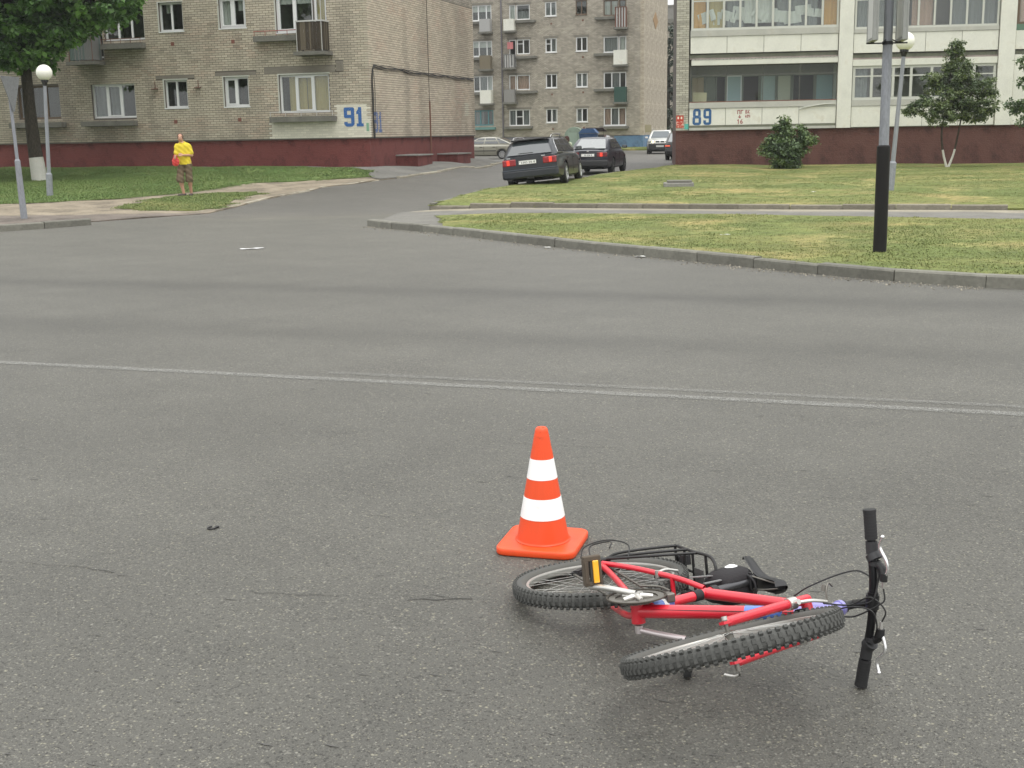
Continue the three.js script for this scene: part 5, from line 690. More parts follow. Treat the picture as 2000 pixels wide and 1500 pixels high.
// ---------------------------------------------------------------- scraps on the road
{
  const g = tag(obj('metal_clip', [new THREE.TorusGeometry(0.022, 0.0045, 8, 20, 5.2).rotateX(Math.PI / 2).translate(0, 0.006, 0), bx(0.02, 0.008, 0.014, 0.03, 0.006, 0.004)], mat.black), 'small black broken ring lying alone on the asphalt left of the cone', 'debris'); g.position.set(-1.31, 0, -5.06); g.rotation.y = 0.6; g.scale.setScalar(0.78);
  const p = new THREE.PlaneGeometry(0.36, 0.11, 12, 4).rotateX(-Math.PI / 2), a = p.attributes.position; for (let i = 0; i < a.count; i++) a.setY(i, 0.008 + 0.008 * n2(a.getX(i) * 14, a.getZ(i) * 20, 3)); p.computeVertexNormals();
  const s = tag(obj('paper_strip', p, M([0.62, 0.62, 0.62], 0.8, { side: THREE.DoubleSide })), 'crumpled pale paper strip on the road at the side street mouth', 'litter'); s.position.set(-3.93, 0, -18.7); s.rotation.y = 0.35;
  const r = rng(8), m = M([0.7, 0.7, 0.66], 0.8, { side: THREE.DoubleSide });
  const scrap = new THREE.PlaneGeometry(1, 1, 3, 3).rotateX(-Math.PI / 2), sp = scrap.attributes.position; for (let i = 0; i < sp.count; i++) sp.setY(i, 0.25 * n2(sp.getX(i) * 5, sp.getZ(i) * 5, 2)); scrap.computeVertexNormals();
  [[0.55, -18.0, 0, 'white scrap of litter in the gutter, leftmost of the two by the kerb'], [1.75, -16.4, 0, 'white scrap of litter in the gutter, rightmost of the two by the kerb'], [3.1, -17.6, 0.17, 'white scrap of litter on the verge grass left of the tall pole'], [6.9, -27.9, 0.24, 'white scrap of litter on the wide lawn above the path']].forEach(([x, z, y, l], i) => { const q = tag(obj('litter', scrap, m), l, 'litter', 'scraps of white litter'); q.position.set(x, y + hgt(x, z) + 0.006, z); q.scale.set(0.1 + 0.06 * r(), 0.07, 0.06 + 0.04 * r()); q.rotation.y = r() * 6; });
  const mh = thing('inspection_cover', 'low square concrete inspection cover set in the lawn', 'manhole cover', [4.62, hgt(4.62, -33.6) + 0.17, -33.6], -0.1); obj('collar', metric(prep(rbx(0.8, 0.16, 0.7, 0.02, 0, 0.02, 0))), mat.concrete, mh); obj('lid', metric(prep(rbx(0.66, 0.06, 0.56, 0.015, 0.02, 0.13, -0.02))), mat.slab, mh);
}
// ---------------------------------------------------------------- cars
const carGlass = M([0.035, 0.042, 0.045], 0.05, { ior: 1.75, clearcoat: 1, clearcoatRoughness: 0.02 }), tyreCar = M([0.018, 0.018, 0.018], 0.85), trimM = M([0.02, 0.02, 0.021], 0.6), wellM = M([0.008, 0.008, 0.008], 0.95), chrome = M([0.7, 0.7, 0.7], 0.15, { metalness: 1 }), rimSilver = M([0.55, 0.56, 0.57], 0.35, { metalness: 0.8 });
function plateTex(txt) { return canvasTex(256, 64, (x, w, h) => { x.fillStyle = '#e9e9e6'; x.fillRect(0, 0, w, h); x.strokeStyle = '#222'; x.lineWidth = 4; x.strokeRect(3, 3, w - 6, h - 6); x.fillStyle = '#1a1a1a'; x.font = 'bold 46px sans-serif'; x.textBaseline = 'middle'; x.textAlign = 'center'; x.fillText(txt, w / 2 + 6, h / 2 + 2); x.fillStyle = '#b03030'; x.fillRect(12, 14, 14, 7); x.fillStyle = '#2d7a3a'; x.fillRect(12, 21, 14, 5); }); }
const csg = new Evaluator(); csg.useGroups = false;
// +x forward, +y up, +z the car's right side
function makeCar(name, label, s, pos, heading, roll = 0) {
  const g = thing(name, label, 'car'); g.position.set(...pos); g.rotation.set(roll, Math.atan2(-heading[1], heading[0]), 0, 'YXZ');
  const L = s.L, W = s.W / 2, wr = s.wr ?? 0.31, xf = s.axF, xr = s.axR, paint = M(s.color, s.rough ?? 0.35, { clearcoat: s.coat ?? 0.9, clearcoatRoughness: 0.1, metalness: s.metal ?? 0.3 }), lower = s.lower ?? trimM;
  const cr = (list, x) => { let i = 1; while (i < list.length - 1 && list[i][0] < x) i++; const [a, p] = list[i - 1], [b, q] = list[i]; return lerp(p, q, clamp((x - a) / (b - a))); };
  const wAt = (x) => { const ex = Math.abs(x) / (L / 2); return W * (1 - (x < 0 ? s.taper ?? 0.1 : 0.16) * Math.pow(ex, 7) - 0.045 * ex * ex); };
  const st = [], N = 40; for (let i = 0; i <= N; i++) { const t = i / N, e = t * 2 - 1; st.push(lerp(t * L, L / 2 + L / 2 * Math.sign(e) * Math.pow(Math.abs(e), 0.85), 0.4) - L / 2); }
  const P = [], I = []; const ring = (x) => {
    const ex = Math.abs(x) / (L / 2), w = wAt(x), d = cr(s.deck, x), cl = cr(s.clear, x), m = cr(s.mid ?? [[-9, 0.52], [9, 0.52]], x);
    return [[cl, 0], [cl, w * 0.86], [cl + 0.05, w * 0.955], [cl + 0.16, w * 0.985], [m, w], [m + 0.035, w * 0.992], [lerp(m, d, 0.62), w * 0.985], [d - 0.075, w * 0.955], [d - 0.02, w * 0.9], [d + 0.006, w * 0.8], [d + 0.03, w * 0.4], [d + 0.035, 0]];
  };
  const full = (x) => { const r = ring(x); return [...r.map(([y, z]) => [y, z]), ...r.slice(1, -1).reverse().map(([y, z]) => [y, -z])]; };
  const K = full(0).length; st.forEach((x) => { for (const [y, z] of full(x)) { const ex = Math.abs(x) / (L / 2), tuck = ex > 0.97 ? 1 : 0; P.push(x - Math.sign(x) * tuck * 0.02 * Math.max(0, y - 0.6), y, z); } });
  for (let i = 0; i < N; i++) for (let k = 0; k < K; k++) { const a = i * K + k, b = i * K + (k + 1) % K, c = a + K, e = b + K; I.push(a, b, c, b, e, c); }
  for (const [i, dir] of [[0, 1], [N, -1]]) { const base = i * K, c = P.length / 3; let y = 0; for (let k = 0; k < K; k++) y += P[(base + k) * 3 + 1]; P.push(st[i], y / K, 0); for (let k = 0; k < K; k++) { const a = base + k, b = base + (k + 1) % K; dir > 0 ? I.push(c, b, a) : I.push(c, a, b); } }
  let bg = new THREE.BufferGeometry(); bg.setAttribute('position', new THREE.Float32BufferAttribute(P, 3)); bg.setIndex(I); bg.computeVertexNormals(); bg.setAttribute('uv', new THREE.BufferAttribute(new Float32Array(P.length / 3 * 2), 2));
  let brush = new Brush(bg); brush.updateMatrixWorld();
  for (const x of [xf, xr]) for (const z of [-1, 1]) { const c = new Brush(prep(new THREE.CylinderGeometry(wr + 0.055, wr + 0.055, 0.34, 28).rotateX(Math.PI / 2).translate(x, wr + 0.01, z * (W - 0.1)))); c.updateMatrixWorld(); brush = csg.evaluate(brush, c, SUBTRACTION); brush.updateMatrixWorld(); }
  obj('body', toCreasedNormals(prep(brush.geometry), 0.55), paint, g);
  obj('underbody', [bx(L * 0.86, 0.12, W * 1.3, 0, 0.25, 0), ...[xf, xr].map((x) => bx(0.12, 0.12, W * 1.6, x, wr, 0))], wellM, g);
  // bumpers and side mouldings
  const belt = (x0, x1, y0, y1, e) => { const T = []; const n = 14, pts = []; for (let i = 0; i <= n; i++) pts.push(lerp(x0, x1, i / n)); for (const sg of [-1, 1]) for (let i = 0; i < n; i++) { const a = V(pts[i], y0, sg * (wAt(pts[i]) + e)), b = V(pts[i + 1], y0, sg * (wAt(pts[i + 1]) + e)), c = V(pts[i + 1], y1, sg * (wAt(pts[i + 1]) + e)), d = V(pts[i], y1, sg * (wAt(pts[i]) + e)); T.push(a, b, c, a, c, d); } return triGeo(T); };
  obj('side_moulding', belt(xr + wr + 0.1, xf - wr - 0.1, s.mouldY ?? 0.5, (s.mouldY ?? 0.5) + 0.05, 0.006), lower === trimM ? trimM : lower, g);
  for (const [n, x, k] of [['rear_bumper', -L / 2, -1], ['front_bumper', L / 2, 1]]) obj(n, new RoundedBoxGeometry(0.2, s.bumpH ?? 0.26, s.W * (k < 0 ? 0.93 : 0.86), 3, 0.07).translate(x - k * 0.055, s.bumpY ?? 0.42, 0), s.bumper ?? paint, g);
  // cabin
  const c = s.cabin, lev = []; // base ring, shoulder ring, roof ring
  const ringC = (x0, x1, w, y, ch) => [[x0 + ch, -w], [x1 - ch, -w], [x1, -w + ch * 0.8], [x1 + 0.012, 0], [x1, w - ch * 0.8], [x1 - ch, w], [x0 + ch, w], [x0, w - ch * 0.8], [x0 - 0.012, 0], [x0, -w + ch * 0.8]].map(([x, z]) => V(x, y, z));
  const w0 = W * 0.9, w1 = W * (c.tuck ?? 0.7), y0 = c.y0, y1 = s.H;
  lev.push(ringC(c.r0, c.f0, w0, y0 - 0.03, 0.1)); for (const k of [0.5, 0.86]) lev.push(ringC(lerp(c.r0, c.r1, k), lerp(c.f0, c.f1, k), lerp(w0, w1, k) + 0.012 * Math.sin(k * 3.1), lerp(y0, y1 - 0.03, k), 0.1)); lev.push(ringC(c.r1 + 0.02, c.f1 - 0.03, w1 - 0.01, y1 - 0.055, 0.1), ringC(c.r1 + 0.09, c.f1 - 0.14, w1 - 0.07, y1 - 0.018, 0.14), ringC(c.r1 + 0.4, c.f1 - 0.45, w1 * 0.5, y1, 0.2));
  const T = []; for (let i = 0; i + 1 < lev.length; i++) for (let k = 0; k < 10; k++) { const a = lev[i][k], b = lev[i][(k + 1) % 10], d = lev[i + 1][k], e = lev[i + 1][(k + 1) % 10]; T.push(a, d, b, b, d, e); } const top = lev[lev.length - 1]; for (let k = 1; k < 9; k++) T.push(top[0], top[k + 1], top[k]);
  obj('cabin', toCreasedNormals(triGeo(T), 0.6), paint, g);
  const sidePt = (x, k, sg) => V(x, lerp(y0, y1 - 0.03, k), sg * (lerp(w0, w1, k) + 0.012 * Math.sin(k * 3.1) + 0.006));
  for (const win of s.windows) for (const sg of [-1, 1]) { const ps = win.map(([x, k]) => sidePt(x, k, sg)), t = []; for (let i = 1; i + 1 < ps.length; i++) t.push(ps[0], ps[i], ps[i + 1]); obj('side_window', triGeo(t), carGlass, g); }
  for (const [n, xa, xb, e] of [['windscreen', c.f0, c.f1, 0.02], ['rear_window', c.r0, c.r1, -0.02]]) { const pt = (k, q) => V(lerp(xa, xb, k) + e + (1 - Math.abs(q)) * e * 0.7, lerp(y0 - 0.01, y1 - 0.03, k), q * (lerp(w0, w1, k) - 0.13)), t = []; const ks = [0.1, 0.5, 0.9], qs = [-1, -0.5, 0, 0.5, 1]; for (let i = 0; i < 2; i++) for (let j = 0; j < 4; j++) t.push(pt(ks[i], qs[j]), pt(ks[i + 1], qs[j]), pt(ks[i + 1], qs[j + 1]), pt(ks[i], qs[j]), pt(ks[i + 1], qs[j + 1]), pt(ks[i], qs[j + 1])); const m = obj(n, triGeo(t), n === 'windscreen' ? (s.screen ?? carGlass) : (s.backGlass ?? carGlass), g); m.castShadow = true; }
  if (s.trim) obj('window_trim', [-1, 1].map((sg) => tube(s.trim.map(([x, k]) => sidePt(x, k, sg)), 0.009, 40, 5)), chrome, g);
  // doors: shut lines and handles
  for (const x of s.shut ?? []) for (const sg of [-1, 1]) obj('door_gap', bx(0.012, 0.5, 0.004, x, 0.58, sg * (wAt(x) + 0.0005)), wellM, g);
  for (const x of s.handles ?? []) for (const sg of [-1, 1]) obj('door_handle', rbx(0.17, 0.03, 0.025, 0.008, x, 0.76, sg * (wAt(x) + 0.004)), s.handleM ?? trimM, g);
  // wheels
  for (const x of [xf, xr]) for (const sg of [-1, 1]) { const w = part('wheel', g); w.position.set(x, wr, sg * (W - 0.115)); w.rotation.x = sg > 0 ? 0 : Math.PI;
    const prof = [[0.2, -0.09], [wr - 0.03, -0.1], [wr, -0.075], [wr, 0.075], [wr - 0.03, 0.1], [0.2, 0.095], [0.2, -0.09]].map(([r, z]) => new THREE.Vector2(r, z)); obj('tyre', toCreasedNormals(new THREE.LatheGeometry(prof, 36).rotateX(Math.PI / 2), 0.5), tyreCar, w);
    const R2 = [new THREE.CylinderGeometry(0.2, 0.2, 0.02, 32).rotateX(Math.PI / 2).translate(0, 0, 0.03), cyl(V(0, 0, 0.03), V(0, 0, 0.088), 0.05, 0.04)], n = s.spokes ?? 6; for (let i = 0; i < n; i++) R2.push(rbx(0.19, 0.05, 0.03, 0.01, 0.105, 0, 0.072).applyMatrix4(new THREE.Matrix4().makeRotationZ(i / n * 6.2832))); R2.push(new THREE.TorusGeometry(0.195, 0.014, 8, 36).translate(0, 0, 0.085)); obj('rim', R2, s.rim ?? rimSilver, w);
    obj('hub_shade', new THREE.CylinderGeometry(0.185, 0.185, 0.01, 28).rotateX(Math.PI / 2).translate(0, 0, 0.046), wellM, w); }
  for (const sg of [-1, 1]) { const m = part('mirror', g); obj('housing', rbx(0.1, 0.12, 0.2, 0.04, c.f0 - 0.22, y0 + 0.07, sg * (W + 0.06)), s.mirrorM ?? paint, m); obj('mirror_glass', bx(0.004, 0.09, 0.15, c.f0 - 0.272, y0 + 0.07, sg * (W + 0.06)), carGlass, m); }
  if (s.rails) obj('roof_rail', [-1, 1].map((sg) => tube([V(c.r1 + 0.15, y1 - 0.02, sg * (w1 - 0.05)), V(c.r1 + 0.3, y1 + 0.045, sg * (w1 - 0.04)), V(0, y1 + 0.06, sg * (w1 - 0.03)), V(c.f1 - 0.5, y1 + 0.045, sg * (w1 - 0.04)), V(c.f1 - 0.35, y1 - 0.02, sg * (w1 - 0.05))], 0.017, 30, 8)), chrome, g);
  s.extra?.(g, { L, W, paint, w0, w1, y0, y1, wAt });
  return g;
}
const lampRed = M([0.22, 0.008, 0.012], 0.25, { emissive: col(0.5, 0.02, 0.02), emissiveIntensity: 0.05, clearcoat: 1 }), lampGlow = M([0.5, 0.03, 0.02], 0.25, { emissive: col(1, 0.06, 0.03), emissiveIntensity: 0.55 }), lampDark = M([0.16, 0.015, 0.02], 0.25, { clearcoat: 1 });
const hd = 12 * Math.PI / 180, HD = [Math.sin(hd), -Math.cos(hd)];
// dark estate half up on the lawn, seen from behind
makeCar('estate_car', 'dark blue estate car with lit tail lamps parked half on the lawn', {
  L: 4.78, W: 1.78, H: 1.40, axF: 1.45, axR: -1.24, wr: 0.315, color: [0.011, 0.014, 0.02], rough: 0.4, metal: 0.0, coat: 0.45, taper: 0.05,
  deck: [[-2.4, 0.9], [-2.25, 0.93], [0.9, 0.93], [1.2, 0.9], [2.0, 0.78], [2.3, 0.66], [2.4, 0.6]], clear: [[-2.4, 0.36], [-1.9, 0.22], [1.9, 0.2], [2.4, 0.3]], cabin: { r0: -2.33, r1: -1.86, f0: 1.12, f1: 0.38, y0: 0.93, tuck: 0.68 },
  windows: [[[-2.0, 0.12], [-1.1, 0.1], [-1.0, 0.86], [-1.62, 0.86]], [[-1.03, 0.1], [-0.1, 0.1], [-0.16, 0.88], [-0.93, 0.88]], [[-0.03, 0.1], [0.92, 0.1], [0.36, 0.86], [-0.09, 0.88]]], trim: [[-2.1, 0.03], [0.98, 0.05], [0.4, 0.93], [-1.72, 0.93], [-2.1, 0.03]],
  shut: [-0.98, -0.07, 1.0], handles: [-0.75, 0.15], rails: true, mouldY: 0.47, spokes: 8,
  extra(g, { L, W }) {
    const x = -L / 2 - 0.012;
    for (const sg of [-1, 1]) { const t = part('tail_lamp', g); obj('lens', rbx(0.16, 0.19, 0.4, 0.03, x + 0.075, 0.76, sg * (W - 0.295)), lampRed, t); obj('bulb_glow', rbx(0.02, 0.14, 0.08, 0.009, x - 0.007, 0.765, sg * (W - 0.27)), lampGlow, t); }
    const p = part('number_plate', g); obj('plate_back', rbx(0.012, 0.14, 0.54, 0.004, x - 0.008, 0.745, -0.05), trimM, p); obj('plate_text', new THREE.PlaneGeometry(0.52, 0.115).rotateY(-Math.PI / 2).translate(x - 0.0165, 0.745, -0.05), M([1, 1, 1], 0.5, { map: plateTex('3303 EK-8') }), p);
    obj('bumper_strip', rbx(0.05, 0.03, W * 1.86, 0.012, x - 0.01, 0.54, 0), M([0.05, 0.06, 0.075], 0.4), g);
    obj('spoiler', rbx(0.22, 0.035, 1.12, 0.015, -1.92, 1.375, 0), trimM, g);
    obj('wiper', cyl(V(-2.335, 1.0, -0.3), V(-2.33, 1.0, 0.12), 0.012), trimM, g); obj('tow_cover', rbx(0.03, 0.05, 0.2, 0.01, x, 0.3, 0), trimM, g); for (const z of [-0.6, 0.42]) obj('badge', bx(0.006, 0.03, 0.11, x - 0.003, 0.89, z), chrome, g);
  },
}, [1.22, 0.055, -39.46], HD, -0.09).scale.setScalar(1.04);
// dark saloon beyond it
makeCar('saloon_car', 'dark blue hatchback saloon stopped just beyond the estate car', {
  L: 4.42, W: 1.7, H: 1.40, axF: 1.35, axR: -1.25, wr: 0.3, color: [0.013, 0.014, 0.024], rough: 0.4, metal: 0, coat: 0.5, taper: 0.06,
  deck: [[-2.21, 0.86], [-2.0, 0.92], [-1.5, 0.95], [0.8, 0.93], [1.1, 0.9], [2.0, 0.74], [2.21, 0.64]], clear: [[-2.21, 0.34], [-1.8, 0.24], [1.8, 0.22], [2.21, 0.3]], cabin: { r0: -1.86, r1: -1.0, f0: 1.02, f1: 0.32, y0: 0.94, tuck: 0.7 },
  windows: [[[-1.35, 0.12], [-1.1, 0.12], [-0.92, 0.8], [-1.0, 0.8]], [[-1.0, 0.1], [-0.12, 0.1], [-0.18, 0.88], [-0.86, 0.88]], [[-0.05, 0.1], [0.84, 0.1], [0.3, 0.86], [-0.1, 0.88]]], shut: [-0.92, -0.08, 0.9], handles: [-0.72, 0.12], mouldY: 0.5, bumper: trimM, spokes: 5, rim: M([0.03, 0.03, 0.03], 0.5), handleM: trimM,
  backGlass: M([0.12, 0.13, 0.13], 0.06, { ior: 2.1, clearcoat: 1 }),
  extra(g, { L, W }) {
    const x = -L / 2 - 0.01;
    for (const sg of [-1, 1]) { const t = part('tail_lamp', g); obj('lens', rbx(0.12, 0.17, 0.4, 0.02, x + 0.055, 0.75, sg * (W - 0.3)), lampDark, t); obj('bulb_glow', rbx(0.02, 0.14, 0.1, 0.008, x - 0.012, 0.75, sg * (W - 0.33)), lampGlow, t); }
    const p = part('number_plate', g); obj('plate_back', rbx(0.012, 0.14, 0.54, 0.004, x - 0.006, 0.73, 0), trimM, p); obj('plate_text', new THREE.PlaneGeometry(0.52, 0.115).rotateY(-Math.PI / 2).translate(x - 0.0145, 0.73, 0), M([1, 1, 1], 0.5, { map: plateTex('70 EK-3') }), p);
    obj('badge', bx(0.006, 0.05, 0.08, x - 0.002, 0.88, 0), chrome, g); obj('spoiler', rbx(0.16, 0.03, 1.2, 0.012, -1.93, 0.965, 0), trimM, g); obj('wiper', cyl(V(-1.87, 0.99, -0.25), V(-1.86, 1.0, 0.2), 0.01), trimM, g);
  },
}, [3.62, 0.075, -49.6], [Math.sin(0.26), -Math.cos(0.26)], 0);
// silver off-roader coming towards us
makeCar('off_road_car', 'silver off-road car with headlamps on, coming round the back corner', {
  L: 4.66, W: 1.87, H: 1.66, axF: 1.46, axR: -1.36, wr: 0.365, color: [0.62, 0.62, 0.58], rough: 0.4, metal: 0.2, spokes: 6,
  deck: [[-2.33, 1.05], [-2.2, 1.1], [0.9, 1.1], [1.1, 1.07], [2.0, 0.95], [2.2, 0.89], [2.33, 0.78]], clear: [[-2.33, 0.4], [-1.9, 0.3], [1.9, 0.3], [2.33, 0.36]], mid: [[-9, 0.62], [9, 0.62]], cabin: { r0: -2.2, r1: -1.85, f0: 1.06, f1: 0.2, y0: 1.08, tuck: 0.68 },
  windows: [[[-1.95, 0.12], [-1.1, 0.1], [-1.0, 0.86], [-1.7, 0.86]], [[-1.03, 0.1], [-0.1, 0.1], [-0.16, 0.88], [-0.93, 0.88]], [[-0.03, 0.1], [0.86, 0.1], [0.3, 0.86], [-0.09, 0.88]]], shut: [-0.98, -0.07], handles: [-0.75, 0.15], bumper: trimM, bumpY: 0.52, bumpH: 0.46, rails: true, mouldY: 0.55,
  screen: M([0.10, 0.115, 0.125], 0.06, { ior: 1.5 }),
  extra(g, { L, W }) {
    const x = L / 2 + 0.0; for (const sg of [-1, 1]) { const t = part('headlamp', g); obj('housing', rbx(0.16, 0.15, 0.5, 0.04, x - 0.11, 0.86, sg * (W - 0.34)), M([0.3, 0.3, 0.28], 0.2), t); obj('bulb_glow', new THREE.SphereGeometry(0.075, 14, 10).scale(0.5, 1, 1).translate(x - 0.03, 0.86, sg * (W - 0.45)), M([1, 0.9, 0.6], 0.3, { emissive: col(1, 0.8, 0.42), emissiveIntensity: 3 }), t);
      const k = part('grille', g); obj('surround', rbx(0.08, 0.17, 0.3, 0.04, x - 0.06, 0.86, sg * 0.17), chrome, k); for (let i = 0; i < 6; i++) obj('slat', bx(0.02, 0.12, 0.018, x - 0.015, 0.86, sg * (0.075 + i * 0.038)), trimM, k); obj('backing', rbx(0.03, 0.125, 0.24, 0.01, x - 0.035, 0.86, sg * 0.17), wellM, k); }
    const p = part('number_plate', g); obj('plate', rbx(0.02, 0.12, 0.52, 0.004, x + 0.055, 0.56, 0), M([0.5, 0.5, 0.47], 0.6), p);
  },
}, [10.85, hgt(11.1, -88) - 0.03, -88.0], [-0.16, 0.99], 0);
// pale liftback parked across, half hidden by the left block
makeCar('liftback_car', 'pale beige liftback parked crosswise behind the left brick corner', {
  L: 4.5, W: 1.72, H: 1.4, axF: 1.38, axR: -1.28, wr: 0.3, color: [0.34, 0.33, 0.27], rough: 0.4, metal: 0.4,
  deck: [[-2.25, 0.84], [-2.1, 0.92], [-1.6, 0.92], [0.8, 0.92], [1.1, 0.89], [2.0, 0.72], [2.25, 0.62]], clear: [[-2.25, 0.34], [-1.8, 0.22], [1.8, 0.2], [2.25, 0.3]], cabin: { r0: -2.05, r1: -0.85, f0: 1.15, f1: 0.3, y0: 0.92, tuck: 0.7 },
  windows: [[[-1.72, 0.14], [-1.12, 0.12], [-0.86, 0.84], [-0.98, 0.84]], [[-1.04, 0.1], [-0.1, 0.1], [-0.16, 0.88], [-0.78, 0.88]], [[-0.03, 0.1], [0.92, 0.1], [0.3, 0.86], [-0.09, 0.88]]], shut: [-0.95, -0.07, 1.0], handles: [-0.75, 0.12], spokes: 12,
  extra(g, { L, W }) { for (const sg of [-1, 1]) obj('tail_lamp', rbx(0.12, 0.14, 0.4, 0.02, -L / 2 + 0.05, 0.74, sg * (W - 0.26)), lampDark, g); },
}, [-1.35, hgt(-2, -79), -80.2], [-0.956, -0.292], 0);
// dark car whose tail shows behind the right plinth
makeCar('hatchback_car', 'dark grey car whose tail shows from behind the dark red plinth on the right', {
  L: 4.1, W: 1.66, H: 1.5, axF: 1.25, axR: -1.2, wr: 0.3, color: [0.06, 0.062, 0.06], rough: 0.45,
  deck: [[-2.05, 0.88], [-1.9, 0.93], [0.8, 0.93], [1.1, 0.9], [1.9, 0.74], [2.05, 0.64]], clear: [[-2.05, 0.34], [-1.7, 0.24], [1.7, 0.22], [2.05, 0.3]], cabin: { r0: -1.98, r1: -1.6, f0: 1.0, f1: 0.3, y0: 0.94, tuck: 0.72 },
  windows: [[[-1.75, 0.12], [-1.0, 0.1], [-0.95, 0.86], [-1.48, 0.86]], [[-0.93, 0.1], [-0.1, 0.1], [-0.14, 0.88], [-0.86, 0.88]], [[-0.03, 0.1], [0.82, 0.1], [0.28, 0.86], [-0.08, 0.88]]], backGlass: M([0.2, 0.22, 0.23], 0.06, { ior: 2.2, clearcoat: 1 }), bumper: trimM,
  extra(g, { L, W }) { for (const sg of [-1, 1]) { const t = part('tail_lamp', g); obj('lens', rbx(0.1, 0.14, 0.34, 0.02, -L / 2 + 0.04, 0.76, sg * (W - 0.2)), lampDark, t); obj('bulb_glow', rbx(0.02, 0.06, 0.26, 0.008, -L / 2 - 0.015, 0.77, sg * (W - 0.22)), M([0.6, 0.1, 0.05], 0.3, { emissive: col(1, 0.15, 0.06), emissiveIntensity: 0.5 }), t); } },
}, [9.75, hgt(9.6, -68), -69.2], [Math.sin(0.25), -Math.cos(0.25)], 0);
// dark red car with its boot up, half hidden behind the saloon
{
  const g = makeCar('parked_car', 'dark red car with its boot lid raised, beside the blue bin', {
    L: 4.2, W: 1.7, H: 1.36, axF: 1.3, axR: -1.2, wr: 0.3, color: [0.07, 0.02, 0.022], rough: 0.4,
    deck: [[-2.1, 0.86], [-1.9, 0.9], [0.8, 0.92], [1.1, 0.89], [1.9, 0.72], [2.1, 0.62]], clear: [[-2.1, 0.34], [-1.7, 0.24], [1.7, 0.22], [2.1, 0.3]], cabin: { r0: -1.7, r1: -0.95, f0: 1.0, f1: 0.3, y0: 0.92, tuck: 0.7 },
    windows: [[[-1.0, 0.1], [-0.12, 0.1], [-0.18, 0.88], [-0.86, 0.88]], [[-0.05, 0.1], [0.84, 0.1], [0.3, 0.86], [-0.1, 0.88]]],
    extra(g) { const l = obj('boot_lid', new RoundedBoxGeometry(1.25, 0.06, 1.3, 3, 0.025), M([0.05, 0.035, 0.032], 0.5), g); l.position.set(-1.35, 1.72, 0); l.rotation.z = -0.2; obj('strut', [cyl(V(-1.35, 1.0, 0.6), V(-1.7, 1.82, 0.6), 0.012), cyl(V(-1.35, 1.0, -0.6), V(-1.7, 1.82, -0.6), 0.012)], trimM, g); },
  }, [6.98, 0.14, -93.6], [0.3, -0.954], 0); g.name = g.name;
  const b = thing('waste_bin', 'blue waste container with a peaked lid behind the dark saloon', 'waste container', [5.9, hgt(5.9, -91) + 0.02, -90.6], -0.25);
  obj('tub', new THREE.CylinderGeometry(0.78, 0.62, 1.25, 4).rotateY(Math.PI / 4).scale(1.15, 1, 0.8).translate(0, 0.8, 0), M([0.015, 0.05, 0.13], 0.55), b); obj('lid', [new THREE.ExtrudeGeometry(new THREE.Shape([[-0.68, 0], [0.68, 0], [0.4, 0.3], [-0.4, 0.3]].map((p) => new THREE.Vector2(...p))), { depth: 0.9, bevelEnabled: true, bevelSize: 0.02, bevelThickness: 0.02, bevelSegments: 2 }).translate(0, 1.45, -0.45)], M([0.02, 0.065, 0.16], 0.5), b); for (const x of [-0.5, 0.5]) for (const z of [-0.35, 0.35]) obj('castor', [cyl(V(x - 0.03, 0.09, z), V(x + 0.03, 0.09, z), 0.09)], mat.black, b);
  const s = thing('green_shed', 'pale green rounded metal kiosk beside the blue waste container', 'kiosk', [4.95, hgt(4.95, -93) + 0.02, -93], -0.25); const sh = new THREE.Shape(); sh.moveTo(-0.62, 0); sh.lineTo(0.62, 0); sh.lineTo(0.62, 1.35); sh.quadraticCurveTo(0.58, 1.8, 0.1, 1.84); sh.quadraticCurveTo(-0.5, 1.82, -0.62, 1.3); sh.closePath();
  obj('shell', new THREE.ExtrudeGeometry(sh, { depth: 0.7, bevelEnabled: true, bevelSize: 0.02, bevelThickness: 0.02, bevelSegments: 2 }).translate(0, 0, -0.35), M([0.22, 0.29, 0.22], 0.8, { map: plinthMap }), s); obj('door', bx(0.7, 1.35, 0.03, -0.05, 0.78, 0.387), M([0.25, 0.32, 0.25], 0.8), s);
}
// ---------------------------------------------------------------- lamps, posts and the sign
function lamp(label, x, z, h, lean, off, group) {
  const g = thing('street_lamp', label, 'street lamp', [x, hgt(x, z) + off - 0.03, z], 0, group); g.rotation.z = lean;
  obj('sleeve', [cyl(V(0, 0, 0), V(0, 0.68, 0), 0.088, 0.085, 20), cyl(V(0, 0.68, 0), V(0, 0.72, 0), 0.085, 0.055, 20)], mat.postGrey, g); obj('pole', cyl(V(0, 0.72, 0), V(0, h - 0.16, 0), 0.054, 0.046, 18), mat.postGrey, g); obj('collar', [cyl(V(0, h - 0.16, 0), V(0, h - 0.05, 0), 0.05, 0.085, 18), cyl(V(0, h - 0.05, 0), V(0, h, 0), 0.1, 0.1, 20)], mat.black, g); obj('globe', new THREE.SphereGeometry(0.215, 32, 24).translate(0, h + 0.19, 0), mat.globe, g);
}
lamp('globe street lamp on the left lawn, standing straight before the brick wall', -12.83, -34.6, 3.24, -0.045, 0.05, 'globe street lamps');
lamp('globe street lamp leaning to the right behind the tall black-footed pole', 9.08, -29.4, 3.28, -0.058, 0.17, 'globe street lamps');
